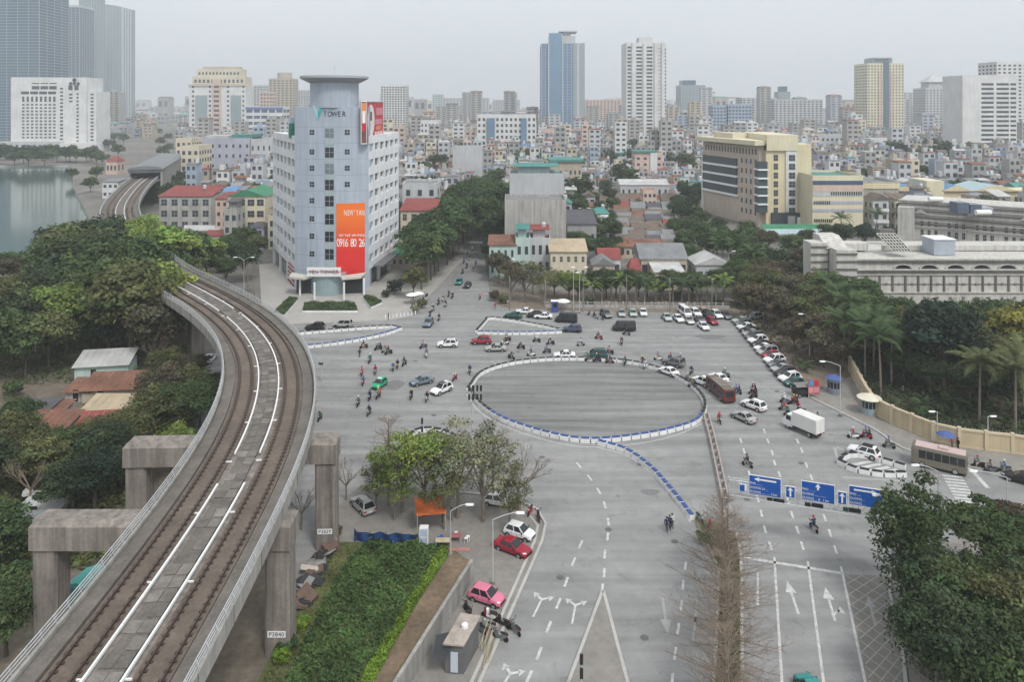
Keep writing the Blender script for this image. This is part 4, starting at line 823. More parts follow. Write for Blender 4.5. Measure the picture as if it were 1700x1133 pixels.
# ================================================================== houses
CW = dict(white='white', cream='cream', grey='grey', lgrey='pale grey', yellow='yellow', pyellow='pale yellow', pink='pinkish', blue='blue grey', tan='tan', conc='bare concrete', mauve='mauve grey', mint='mint green')
CR = dict(red='red', rust='rusty', teal='teal', blue='blue', grey='grey', lgrey='light grey', tile='brown tiled', green='green', dark='dark', sand='sand coloured')
def roof_mesh(mb, kind, w_, d_, z, rise, ov=.4):
    if kind == 'flat': mb.box(.25, w_-.25, .25, d_-.25, z+.001, z+.1); return
    a, b, c, e = -ov, w_+ov, -ov, d_+ov
    if kind == 'gable_x': vs = [(a,c,z),(b,c,z),(b,(c+e)/2,z+rise),(a,(c+e)/2,z+rise),(b,e,z),(a,e,z)]; fs = [(0,1,2,3),(3,2,4,5),(0,3,5),(1,4,2)]
    elif kind == 'gable_y': m_ = (a+b)/2; vs = [(a,c,z),(m_,c,z+rise),(b,c,z),(a,e,z),(m_,e,z+rise),(b,e,z)]; fs = [(0,1,4,3),(1,2,5,4),(0,2,1),(3,4,5)]
    elif kind == 'shed': vs = [(a,c,z+.1),(b,c,z+.1),(b,e,z+rise),(a,e,z+rise),(a,c,z-.08),(b,c,z-.08),(b,e,z+rise-.2),(a,e,z+rise-.2)]; fs = [(0,1,2,3),(0,4,5,1),(1,5,6,2),(3,7,4,0)]
    elif kind == 'hip': vs = [(a,c,z),(b,c,z),(b,e,z),(a,e,z),(a+(b-a)*.3,(c+e)/2,z+rise),(a+(b-a)*.7,(c+e)/2,z+rise)]; fs = [(0,1,5,4),(1,2,5),(2,3,4,5),(3,0,4)]
    mb.add(vs, fs)
def house(label, X, Y, w_, d_, h, wall, kind, roofc, floors, cols, rz=0.0, group=None, rise=1.6, tank=False, each=False, name='house', cat='house', win=True, shed=None, balc=False):
    t = thing(name, label, cat, (X, Y, 0), rz, group)
    MB().box(0,w_,0,d_,0,h).build('wall', WALL[wall], t); mb = MB(); roof_mesh(mb, kind, w_, d_, h, rise); rf = mb.build('roof', ROOF[roofc], t)
    if kind == 'flat':
        mb = MB(); mb.box(0,w_,0,.2,h,h+.8); mb.box(0,w_,d_-.2,d_,h,h+.8); mb.box(0,.2,.2,d_-.2,h,h+.8); mb.box(w_-.2,w_,.2,d_-.2,h,h+.8); mb.build('parapet', WALL[wall], t)
        if shed:
            mb = MB(); mb.box(w_*.15,w_*.75,d_*.35,d_*.8,h+.1,h+2.6); mb.build('stair_house', WALL[wall], t); mb = MB(); roof_mesh(mb, 'shed', w_*.8, d_*.6, h+2.7, .6); o = mb.build('rooftop_awning', ROOF[shed], t); o.location = (w_*.1, d_*.25, 0)
    if win and floors: wpart(t, Vector((0,0,0)), EX, EYn, w_, .3, h-.2, floors, cols, random.choice([.35,.45,.55,.7]), random.choice([.38,.45,.55]), m_win, each)
    if win and floors and not each and d_ > 6:
        if X > 0: wpart(t, Vector((0,d_,0)), Vector((0,-1,0)), Vector((-1,0,0)), d_, .3, h-.2, floors, max(2, int(d_/5)), .3, .45, m_win)
        else: wpart(t, Vector((w_,0,0)), Vector((0,1,0)), Vector((1,0,0)), d_, .3, h-.2, floors, max(2, int(d_/5)), .3, .45, m_win)
    if balc:
        mb = MB()
        for f in range(1, floors): mb.box(.2, w_-.2, -.9, 0, h/floors*f-.1, h/floors*f+.75)
        mb.build('balconies', WALL['white'], t)
    if tank:
        MB().lathe([(.5,0),(.62,.1),(.62,1.3),(.4,1.55),(.1,1.6)], 10, (w_*.7, d_*.6, h+(2.7 if shed else (.2 if kind == 'flat' else rise*.7)))).build('water_tank', M('tank_steel', (.62,.64,.65), .3, .1, 1, metal=.4), t)
    return t
def phouse(label, x0, x1, yt, yb, d_, wall, kind, roofc, floors, cols, **k):
    Y = ydep(yb); a, b = at(x0, yt, Y), at(x1, yt, Y); return house(label, a.x, Y, b.x-a.x, d_, a.z, wall, kind, roofc, floors, cols, **k)
EXPL = [
 phouse('grey concrete building under a long red roof beside the metro tracks', 264, 350, 326, 384, 14, 'conc', 'shed', 'red', 3, 5, rise=2.4, tank=True, each=True),
 phouse('low shed with teal wall and pale roof under the red roofed building', 296, 362, 383, 400, 6, 'mint', 'shed', 'lgrey', 1, 3, rise=.8),
 phouse('small shed with red sheet roof by the metro tracks', 335, 372, 392, 410, 6, 'white', 'shed', 'red', 1, 2, rise=.9),
 phouse('cream house with a wide green gable roof left of the tower', 378, 440, 326, 404, 16, 'cream', 'gable_y', 'green', 4, 4, rise=2.2, each=True),
 phouse('small red awninged house left of the green gable house', 358, 378, 330, 398, 12, 'pink', 'shed', 'red', 4, 2, rise=1),
 phouse('white terrace house with two red sheet awnings right of the tower', 665, 722, 350, 430, 14, 'cream', 'shed', 'red', 4, 4, rise=2, each=True),
 phouse('cream flat house behind the red awninged terrace', 668, 726, 308, 400, 14, 'lgrey', 'flat', 'grey', 4, 3, tank=True),
 phouse('restaurant with green canopy roof behind the street trees', 640, 690, 424, 446, 12, 'tan', 'gable_x', 'green', 1, 5, rise=1.6),
 phouse('grey blank party wall house right of the tree lined street', 838, 940, 337, 444, 14, 'conc', 'flat', 'grey', 0, 0),
 phouse('light grey slab house with green rooftop canopy behind the party wall', 846, 936, 292, 410, 14, 'lgrey', 'flat', 'teal', 0, 0, shed='teal'),
 phouse('white two storey house with sand coloured roof at the parking edge', 914, 974, 418, 466, 9, 'cream', 'shed', 'sand', 2, 5, rise=1.8, each=True),
 phouse('mint shopfront with rusty roof at the street mouth', 812, 856, 407, 462, 9, 'mint', 'shed', 'rust', 2, 4, rise=1.2, balc=True),
 phouse('dark green boxy house between the shopfront and the sand roof', 856, 880, 400, 462, 9, 'mint', 'flat', 'teal', 2, 2, shed='teal'),
 phouse('low grey house with balcony junk behind the sand roofed house', 880, 914, 400, 458, 8, 'lgrey', 'flat', 'red', 2, 3, shed='red', tank=True),
 phouse('dark warehouse with pale edge behind the palm grove', 942, 990, 372, 432, 16, 'grey', 'shed', 'dark', 1, 4, rise=2),
 phouse('cottage with bright red gable roof among palms', 996, 1030, 430, 462, 8, 'white', 'gable_x', 'red', 1, 3, rise=2.2),
 phouse('hall with blue grey pitched roof behind the palms', 1064, 1140, 430, 470, 12, 'tan', 'gable_x', 'grey', 1, 6, rise=3),
 phouse('cream gabled hut under the blue grey hall', 1088, 1135, 452, 482, 7, 'pyellow', 'shed', 'lgrey', 1, 3, rise=1),
 phouse('shed with curved pale metal roof near the parked cars', 1156, 1214, 440, 474, 9, 'lgrey', 'gable_y', 'lgrey', 1, 4, rise=2),
 phouse('little red pavilion roof beside the palms', 1046, 1064, 448, 472, 4, 'pink', 'hip', 'red', 1, 2, rise=2.6),
 phouse('gable end kiosk house with grey roof left of red pavilion', 985, 1020, 440, 470, 6, 'tan', 'gable_y', 'grey', 1, 2, rise=1.8),
 phouse('narrow magenta house above the tile roofs', 1068, 1090, 318, 356, 8, 'pink', 'flat', 'red', 3, 3),
 phouse('long grey green roofed shed beyond the tile roofs', 1030, 1110, 307, 340, 14, 'lgrey', 'gable_x', 'lgrey', 1, 8, rise=2),
 phouse('small blue boat house on the lakeside lane', 170, 196, 302, 330, 10, 'white', 'shed', 'grey', 2, 3, rise=1),
 phouse('lakeside hut with red roof by the tracks', 176, 194, 268, 290, 10, 'pink', 'hip', 'red', 1, 3, rise=3),
]
FOOT = []   # occupied footprints in plan: (x0,x1,y0,y1)
def foot(t, w_=None, d_=None):
    xs = [c for c in t.children if c.name.split('.')[0] in ('wall', 'curtain_wall')]
    for c in xs:
        bb = [Vector(v) for v in c.bound_box]; X = [t.location.x + v.x for v in bb]; Y = [t.location.y + v.y for v in bb]; FOOT.append((min(X)-1, max(X)+1, min(Y)-1, max(Y)+1))
for o in list(bpy.data.objects):
    if o.parent is None and o.get('category') and o.name.split('.')[0] not in ('railway_viaduct',): foot(o)
FOOT += [(-72,-30,172,220), (78,116,274,326), (70,140,160,192), (110,185,195,235), (-182,-146,320,440)]
# rows of low tiled barracks right of centre
k = 0
for r in range(16):
    Y = 224 + r*7.2 + r*r*.13
    for x0, x1 in ((1022,1047),(1049,1073),(1076,1099),(1101,1122)):
        a = (x0-CX)*Y/F + random.uniform(-.6,.6); b = (x1-CX)*Y/F + random.uniform(-.8,.6); rc = random.choice(['tile']*6 + ['grey','grey','dark','rust','red'])
        yy = Y + random.uniform(-.8,.8); house('', a, yy, b-a, 5.2, 3.0+random.random()*1.2, random.choice(['conc','tan','lgrey','cream']), random.choice(['gable_x','gable_x','gable_x','shed']), rc, 1, 3, rz=random.uniform(-.07,.07), rise=1.3+random.random()*.6, group='low tiled barrack houses', name='barrack_house')['auto'] = f'low barrack house with {CR[rc]} roof in {["nearest","second","third","farthest"][r//4]} block of rows right of centre'
        FOOT.append((a-1, b+1, Y-1, Y+7))
# avenue and other keep-out strips in plan (pixel polygons on the ground)
KEEP = [[G(x, y) for x, y in pl] for pl in (
 [(0,236),(160,236),(236,230),(300,400),(330,600),(-200,600),(-200,236)],           # lake, tracks, park
 [(252,210),(284,210),(296,300),(330,420),(250,420),(262,300)],
 [(690,500),(838,470),(838,380),(824,310),(800,300),(778,320),(745,400)],                      # tree lined street
 [(815,520),(1010,520),(1010,470),(815,470)], [(1000,482),(1800,482),(1800,640),(1200,640),(1000,540)],
 [(1140,330),(1360,392),(1420,392),(1900,380),(1900,700),(1140,480)], [(430,560),(700,560),(700,440),(640,410),(430,420)], [(1022,330),(1122,330),(1122,470),(1022,470)], [(0,260),(300,420),(440,520),(440,700),(-400,700)])]
def free(x0, x1, y0, y1):
    for a, b, c, e in FOOT:
        if x0 < b and x1 > a and y0 < e and y1 > c: return False
    for x, y in ((x0,y0),(x1,y0),((x0+x1)/2,(y0+y1)/2)):
        for pl in KEEP:
            if inpoly(x, y, pl): return False
    return True
WCH = ['white']*4 + ['cream']*2 + ['lgrey']*6 + ['tan']*2 + ['pink']*1 + ['conc']*6 + ['mauve','blue','grey','grey','grey','grey']
RCH = ['red']*2 + ['rust']*4 + ['teal'] + ['grey']*7 + ['lgrey']*2 + ['tile']*6 + ['blue','dark','dark']
random.seed(21); cand = []
Y = 236.0
while Y < 3600:
    cell = max(7.0, Y*.0155); dp = cell*1.25; lim = .70*Y + 10; x = -lim
    while x < lim:
        wdt = cell*random.uniform(.6,.95); xx = x + random.uniform(0, cell-wdt); yy = Y + random.uniform(0, dp*.25); dd = dp*random.uniform(.6,.85)
        if random.random() < .93 and free(xx, xx+wdt, yy, yy+dd):
            hh = random.choice([4,7,7,10,10,13,13,16,19]) * (1 if Y < 900 else random.choice([1,1,1.2,1.5])); pxx = CX + F*xx/yy
            if 930 < pxx < 1190 and Y < 520: hh = random.choice([4,4,7])
            if Y > 520 and random.random() < .045: hh = random.uniform(20,34) if Y < 1000 else random.uniform(30,70); wdt = min(wdt*1.5, cell*.98)
            if hh > 12 and Y < 330: hh = 12
            if yy < 470 and hh > 10 and 690 < pxx < 860: hh = 8
            cand.append((xx, yy, wdt, dd, hh))
        x += cell
    Y += dp*1.12
print('city candidates', len(cand))
cand.sort(key=lambda c: c[1])
def zone(pxx):
    return 'behind the left avenue' if pxx < 300 else 'between the avenue and the office tower' if pxx < 455 else 'behind the office tower' if pxx < 665 else 'between the office tower and the street trees' if pxx < 800 else 'behind the grey party wall' if pxx < 945 else 'around the tile roofs' if pxx < 1165 else 'behind the yellow institute' if pxx < 1440 else 'beyond the yellow school range'
NEAR = 200
for i, (xx, yy, wdt, dd, hh) in enumerate(cand[:NEAR]):
    wl, rc = random.choice(WCH), random.choice(RCH); kind = random.choice(['flat','flat','flat','shed','gable_x','gable_y','hip']) if hh > 5 else random.choice(['shed','gable_x','gable_y'])
    t = house('', xx, yy, wdt, dd, hh, wl, kind, rc, max(1, int(hh/3.3)), random.choice([2,2,3,3]), rise=random.uniform(1,2.2), tank=random.random() < .45, shed=rc if kind == 'flat' and random.random() < .7 else None, group='houses of the low city', balc=random.random() < .3 and hh > 6)
    st = max(1, round(hh/3.3)); t['auto'] = f"{'one' if st == 1 else 'two' if st == 2 else 'three' if st == 3 else 'four'} storey {CW[wl]} house with {CR[rc]} {'rooftop' if kind == 'flat' else 'pitched roof'} {zone(px((xx,yy,0))[0])}"
# everything farther is one mass of roofs
mb = MB(); mb.col = []; wc = {k: v.node_tree.nodes['RGB'].outputs[0].default_value[:3] for k, v in WALL.items()}; rcv = {k: v.node_tree.nodes['RGB'].outputs[0].default_value[:3] for k, v in ROOF.items()}
for (xx, yy, wdt, dd, hh) in cand[NEAR:]:
    wl = wc[random.choice(WCH)]; rc = rcv[random.choice(RCH)]; k0 = len(mb.f)
    mb.box(xx, xx+wdt, yy, yy+dd, 0, hh, skip=('b','k','t')); mb.col += [wl]*(len(mb.f)-k0); k0 = len(mb.f)
    if random.random() < .5: mb.quad((xx,yy,hh),(xx+wdt,yy,hh),(xx+wdt,yy+dd,hh),(xx,yy+dd,hh)); mb.col += [rc]
    else:
        z = hh+wdt*.12; mb.add([(xx-.3,yy-.3,hh),(xx+wdt+.3,yy-.3,hh),(xx+wdt+.3,yy+dd/2,z),(xx-.3,yy+dd/2,z),(xx+wdt+.3,yy+dd,hh),(xx-.3,yy+dd,hh)], [(0,1,2,3),(3,2,4,5),(0,3,5),(1,4,2)]); mb.col += [rc]*4
    if hh > 6:
        k0 = len(mb.f)
        if random.random() < .6: a = xx+wdt*random.uniform(.1,.5); mb.box(a, a+wdt*.35, yy+dd*.3, yy+dd*.7, hh, hh+2.6, skip=('b','k')); mb.col += [wl]*4 if False else [wl]*(len(mb.f)-k0)
        k0 = len(mb.f); nf = max(1, int(hh/3.4)) if yy < 1500 else 2; nc = 2
        for f in range(nf):
            for c in range(nc):
                a = xx+wdt*(c+.22)/nc; z = hh*(f+.3)/nf; mb.quad((a,yy-.08,z),(a+wdt*.56/nc,yy-.08,z),(a+wdt*.56/nc,yy-.08,z+hh/nf*.45),(a,yy-.08,z+hh/nf*.45))
        mb.col += [(.06,.07,.08)]*(len(mb.f)-k0)
        if random.random() < .5: k0 = len(mb.f); a = xx+wdt*random.uniform(.1,.8); b_ = yy+dd*random.uniform(.1,.7); mb.box(a, a+1.3, b_, b_+1.3, hh, hh+2.2, skip=('b','k')); mb.col += [(.6,.62,.64)]*(len(mb.f)-k0)
        if random.random() < .35: k0 = len(mb.f); mb.box(xx+.2, xx+wdt-.2, yy-1.2, yy, hh*.3, hh*.34, skip=('b','k')); mb.col += [rc]*(len(mb.f)-k0)
o = mb.build('distant_houses', M('distant_house_paint', None, .9, .15, .1, attr='Col')); tag(o, 'dense mass of far low houses and roofs fading into haze', 'houses', None, 'stuff')
# ================================================================== trees and plants
def leafmat(nm, col, tr=.25, rnd=.16): return M(nm, col, .75, .18, .35, spec=.25, rnd=rnd, attr='Col', trans=tr)
LEAF = dict(dark=leafmat('leaf_dark', (.050,.078,.038)), mid=leafmat('leaf_mid', (.070,.110,.044)), olive=leafmat('leaf_olive', (.112,.128,.052)), brown=leafmat('leaf_brown', (.105,.096,.062)), bright=leafmat('leaf_bright', (.17,.235,.06)), lime=leafmat('leaf_lime', (.155,.25,.035), rnd=.06), grey=leafmat('leaf_grey_green', (.20,.215,.135)), veg=leafmat('leaf_vegetable', (.075,.135,.045), rnd=.02), yellow=leafmat('leaf_yellow', (.24,.22,.05)), deep=leafmat('leaf_deep', (.028,.050,.034)))
m_bark = M('bark', (.11,.085,.065), .95, .25, .8, streak=.2); m_barkp = M('pale_bark', (.2,.17,.14), .95, .2, .8); m_twig = M('bare_twig', (.19,.15,.115), .95, .2, .8)
def leaf_mesh(name, P, N, S, Cc, mat, ratio=.55):
    n = len(P); N = N/np.maximum(1e-6, np.linalg.norm(N, axis=1, keepdims=True)); r = RNG.normal(size=(n,3)); a = np.cross(N, r); a /= np.maximum(1e-6, np.linalg.norm(a, axis=1, keepdims=True)); b = np.cross(N, a)
    S = S[:,None]; V = np.empty((n,4,3), np.float32); V[:,0] = P - a*S; V[:,1] = P - b*S*ratio + N*S*.12; V[:,2] = P + a*S; V[:,3] = P + b*S*ratio + N*S*.12
    me = bpy.data.meshes.new(name); me.vertices.add(4*n); me.vertices.foreach_set('co', V.ravel()); me.loops.add(4*n); me.loops.foreach_set('vertex_index', np.arange(4*n, dtype=np.int32))
    me.polygons.add(n); me.polygons.foreach_set('loop_start', np.arange(0, 4*n, 4, dtype=np.int32)); me.polygons.foreach_set('loop_total', np.full(n, 4, np.int32))
    me.materials.append(mat); me.update(calc_edges=True); ca = me.color_attributes.new('Col', 'FLOAT_COLOR', 'CORNER'); col = np.ones((4*n,4), np.float32); col[:,:3] = np.repeat(Cc, 4, axis=0); ca.data.foreach_set('color', col.ravel())
    return me
def clump_cloud(seed, nc, per, R3, cz, cr, leaf, zmin=-.35, shell=.55, tone=.48, flat=1.0):
    rng = np.random.default_rng(seed); cs = []
    lob = [np.zeros(3)]
    for i in range(6): a = i*1.05 + rng.uniform(-.5,.5); lob.append(np.array([math.cos(a)*rng.uniform(.35,.6), math.sin(a)*rng.uniform(.35,.6), rng.uniform(-.15,.5)]))
    while len(cs) < nc:
        d = rng.normal(size=3); d /= np.linalg.norm(d)
        if d[2] < zmin: continue
        li = rng.integers(0, 7); rr = shell + (1-shell)*rng.random()**.6; cs.append(lob[li] + d*rr*(.62 if li else .85)*(.8 + .35*((li*37) % 5)/4))
    cs = np.array(cs)*np.array(R3) + np.array([0,0,cz]); P=[]; N=[]; Cc=[]; S=[]
    for c in cs:
        k = int(per*rng.uniform(.6,1.4)); d = rng.normal(size=(k,3)); d /= np.linalg.norm(d, axis=1, keepdims=True); d[:,2] = np.abs(d[:,2])*.9 + d[:,2]*.1
        r = cr*rng.uniform(.7,1.25)*rng.random((k,1))**.35; p = c + d*r*np.array([1,1,flat]); P.append(p); N.append(d*.9 + rng.normal(size=(k,3))*.55 + np.array([0,0,.35]))
        t = rng.uniform(1-tone, 1+tone); hue = np.array([1+rng.uniform(-.14,.2), 1, 1+rng.uniform(-.15,.1)]); Cc.append(np.clip(t*hue*rng.uniform(.75,1.25,(k,1)), .15, 3)); S.append(leaf*rng.uniform(.6,1.3,k))
    k = int(nc*per*.3); d = rng.normal(size=(k,3)); d /= np.linalg.norm(d, axis=1, keepdims=True); d[:,2] = np.maximum(d[:,2], zmin); P.append(d*(shell + (1.12-shell)*rng.random((k,1)))*np.array(R3) + np.array([0,0,cz])); N.append(rng.normal(size=(k,3)) + np.array([0,0,.5])); Cc.append(np.clip(rng.uniform(.5,1.4,(k,1))*np.array([1.05,1,.95]), .15, 3)); S.append(leaf*rng.uniform(.5,1.1,k))
    return np.concatenate(P), np.concatenate(N), np.concatenate(S), np.concatenate(Cc), cs
def limbs(mb, rng, base, cs, r0, n=10, mi=0):
    idx = rng.choice(len(cs), min(n, len(cs)), replace=False)
    for i in idx:
        c = Vector(cs[i]); b = Vector(base); mid = b.lerp(c, .5) + Vector((rng.uniform(-.3,.3), rng.uniform(-.3,.3), .25)); mb.tube(b, mid, r0*.45, r0*.28, 5, mi, False); mb.tube(mid, c, r0*.28, r0*.08, 4, mi, False)
PROTO = {}
def proto_tree(key, seed, h, R3, cz, nc, per, cr, leaf, trunk_r=.28, fork=.45, bark=None, nl=10, lr=1.4, **kw):
    P, N, S, Cc, cs = clump_cloud(seed, nc, per, R3, cz, cr, leaf, **kw); crown = leaf_mesh('crown', P, N, S, Cc, LEAF['mid'])
    mb = MB(); rng = np.random.default_rng(seed); f = cz*fork + .3; mb.tube((0,0,-.1), (.1,.05,f*.55), trunk_r, trunk_r*.8, 8, 0, False); mb.tube((.1,.05,f*.55), (0,0,f), trunk_r*.8, trunk_r*.65, 8, 0, False); limbs(mb, rng, (0,0,f*.95), cs, trunk_r*lr, nl)
    PROTO[key] = (mb.mesh('trunk', bark or m_bark), crown, h)
proto_tree('broad1', 11, 14, (5.2,5.2,4.4), 9, 46, 120, 1.7, .40)
proto_tree('broad2', 12, 14, (5.6,5.0,4.0), 9.3, 52, 110, 1.6, .40)
proto_tree('broad3', 13, 14, (4.6,4.8,5.0), 8.8, 44, 120, 1.75, .42)
proto_tree('lace1', 14, 10, (4.4,4.2,2.9), 7, 42, 46, 1.15, .21, bark=m_barkp, nl=15, shell=.3, lr=.75)
proto_tree('lace2', 15, 10, (4.0,4.6,2.7), 7.1, 40, 46, 1.15, .21, bark=m_barkp, nl=15, shell=.3, lr=.75)
proto_tree('near1', 16, 11, (2.9,2.9,5.2), 6.0, 66, 125, 1.0, .21, nl=22, shell=.6, zmin=-.8, tone=.42)
proto_tree('near2', 17, 9, (3.6,3.4,3.3), 5.6, 60, 120, 1.0, .21, nl=20, shell=.5, tone=.42)
proto_tree('near3', 18, 9, (3.9,3.9,2.9), 5.9, 54, 130, 1.0, .19, nl=20, shell=.5, tone=.4)
proto_tree('umbrella', 19, 8, (4.4,4.2,1.3), 7.0, 60, 120, .8, .20, fork=.62, zmin=0, shell=.3, flat=.5, nl=24, trunk_r=.22, tone=.25)
proto_tree('far1', 20, 12, (5.5,5.5,4.2), 7.5, 26, 46, 2.0, .85)
proto_tree('far2', 21, 12, (6.5,5.0,3.8), 7.6, 30, 46, 1.9, .85)
proto_tree('bush', 22, 3, (1.6,1.6,1.1), 1.5, 22, 70, .7, .22, trunk_r=.08, zmin=-.5)
def bare_proto(key, seed, h, conical):
    rng = random.Random(seed); mb = MB(); fine = MB()
    def seg(p, d, ln, r, dep):
        q = p + d*ln; (mb if dep < 2 else fine).tube(p, q, r, r*.6, 5 if dep < 2 else 3, 0, False)
        if dep >= 4 or r < .006: return
        for _ in range(3 if dep < 3 else 4):
            nd = (d + Vector((rng.uniform(-.7,.7), rng.uniform(-.7,.7), rng.uniform(-.1,.5)))*.8).normalized(); t = rng.uniform(.35,1); seg(p + d*ln*t, nd, ln*rng.uniform(.45,.7), r*.5, dep+1)
    if conical:
        mb.tube((0,0,0),(0,0,h), .16, .02, 6, 0, False)
        for i in range(46):
            z = h*(.16 + .82*i/46); a = rng.uniform(0, 6.28); ln = (h-z)*.52*rng.uniform(.6,1.1) + .5; d = Vector((math.cos(a), math.sin(a), .5)).normalized(); p = Vector((0,0,z)); q = p + d*ln; mb.tube(p, q, .035, .008, 3, 0, False)
            for k in range(9):
                t = rng.uniform(.2,1); s0 = p + d*ln*t; dd = (d + Vector((rng.uniform(-1,1), rng.uniform(-1,1), rng.uniform(-.2,.7)))).normalized(); s1 = s0 + dd*rng.uniform(.3,.95); fine.tube(s0, s1, .010, .004, 3, 0, False)
                for _ in range(2): fine.tube(s0.lerp(s1,.5), s0.lerp(s1,.5) + (dd + Vector((rng.uniform(-1,1), rng.uniform(-1,1), rng.uniform(-.3,.6)))).normalized()*rng.uniform(.2,.5), .007, .003, 3, 0, False)
    else:
        mb.tube((0,0,0),(.1,0,h*.35), .2, .14, 6, 0, False)
        for i in range(6): a = i*1.05 + rng.uniform(-.3,.3); seg(Vector((.1,0,h*.35)), Vector((math.cos(a)*.75, math.sin(a)*.75, .85)).normalized(), h*.33, .10, 0)
    PROTO[key] = (mb.mesh('trunk', m_twig), fine.mesh('twigs', m_twig), h)
bare_proto('barecone', 31, 8, True); bare_proto('barecone2', 32, 8, True); bare_proto('bare', 33, 8, False)
def frond_mesh(ln, droop, nl, wid, key):
    mb = MB(); pts = []
    for i in range(9): t = i/8; pts.append(Vector((ln*t*(1-.18*t*t), 0, ln*(.42*t - droop*t*t))))
    for a, b in zip(pts, pts[1:]): mb.tube(a, b, .035, .025, 3, 0, False)
    for i in range(nl):
        t = .12 + .88*i/nl; k = t*8; j = min(7, int(k)); p = pts[j].lerp(pts[j+1], k-j); d = (pts[j+1]-pts[j]).normalized(); L_ = wid*math.sin(math.pi*min(1, t*.8+.18))
        for s in (-1, 1):
            tip = p + Vector((0,s*L_,0)) + d*L_*.5 + Vector((0,0,-L_*.45)); mb.add([p, p+d*(.16*ln/4), tip], [(0,1,2)] if s > 0 else [(2,1,0)])
    mb.col = [(random.uniform(.7,1.3),)*3 for _ in mb.f]; return mb.mesh('frond', LEAF['mid'])
FR = [frond_mesh(3.6,.55,20,.75,0), frond_mesh(3.4,.8,20,.7,1), frond_mesh(3.3,.28,20,.7,2)]
def ptrunk(h, r, lean): 
    mb = MB(); p = Vector((0,0,0))
    for i in range(6): q = Vector((lean*((i+1)/6)**2, 0, h*(i+1)/6)); mb.tube(p, q, r*(1.15-.08*i), r*(1.07-.08*i), 7, 0, False); p = q
    return mb.mesh('trunk', m_barkp), p
PT = {h: ptrunk(h, .17, .3) for h in (1.2, 4, 7, 9)}
def zone_t(x, y):
    if y < 300: return 'on the far lake shore' if x < 160 else 'along the left avenue' if x < 300 else 'in the far belt behind the tile roofs' if x < 1200 else 'in the far park below the ribbon window slab'
    if x < 345: return 'at the top of the lakeside park' if y < 490 else 'in the thick of the lakeside park' if y < 600 else 'beside the red roofed shacks' if y < 700 else 'between the viaduct portals'
    if x < 445: return 'beside the far viaduct bend'
    if x < 850 and y < 520: return 'lining the street beside the tower' if x < 790 and y > 425 else 'at the far end of the tree lined street'
    if 560 < x < 930 and y > 690: return 'in the small park above the vegetable garden'
    if 1100 < x < 1260 and y > 800: return 'on the central road median'
    if x > 1400 and y > 880: return 'at the lower right corner pavement'
    if x < 1165 and y < 450: return 'among the tile roofs'
    if y < 480 and x > 1165: return 'in front of the yellow institute' if x < 1400 else 'before the school range'
    if x < 1240 and y > 450: return 'behind the parking fence'
    if x < 1430: return 'behind the parked car row'
    return 'behind the beige wall'
DESC = dict(dark='dark green dense', mid='mid green leafy', olive='olive green', brown='brownish thin leaved', bright='fresh green', lime='lime green', grey='grey green lacy', yellow='yellow green', deep='very dark dense')
def tree(x, y, h, key, leaf='mid', ws=1.0, name=None):
    tm, cm, ph = PROTO[key]; p = G(x, y); s = h/ph; bare = key.startswith('bare'); t = thing(name or ('bush' if key == 'bush' else 'bare_tree' if bare else 'broadleaf_tree'), '', 'bush' if key == 'bush' else 'tree', (p.x, p.y, 0), random.uniform(0, 6.28), None); t.scale = (s*ws, s*ws, s)
    a = link('trunk', tm, t); b = link('twigs' if bare else 'crown', cm, t)
    if not bare: swap(b, 0, LEAF[leaf])
    z = zone_t(x, y); nm = 'bush' if key == 'bush' else 'tree'; t['auto'] = (f'{"leafless conical" if "cone" in key else "leafless spreading"} tree {z}' if bare else f'{DESC[leaf]} {"umbrella shaped " if key == "umbrella" else ""}{nm} {z}'); t['group'] = f'trees {z}'
    return t
def palm(x, y, h, leaf='mid', nf=15, fs=1.0, name='palm_tree'):
    hh = min(PT, key=lambda k: abs(k-h)); tm, top = PT[hh]; p = G(x, y); rz = random.uniform(0, 6.28); t = thing(name, '', 'palm', (p.x, p.y, 0), rz, None); s = h/hh; t.scale = (s,s,s); link('trunk', tm, t)
    for i in range(nf):
        f = link('frond', FR[i % 3], t, top); f.rotation_euler = (0, random.uniform(-.45,.2) if i % 3 else random.uniform(-.9,-.3), i*2.4 + random.uniform(-.3,.3)); q = fs/s*random.uniform(.85,1.1); f.scale = (q,q,q); swap(f, 0, LEAF[leaf])
    t['auto'] = f'{"small" if h < 3 else "tall" if h > 8 else "medium"} {DESC[leaf]} palm {zone_t(x, y)}'; t['group'] = f'palms {zone_t(x, y)}'; return t
random.seed(9)
BR = ['broad1','broad2','broad3']
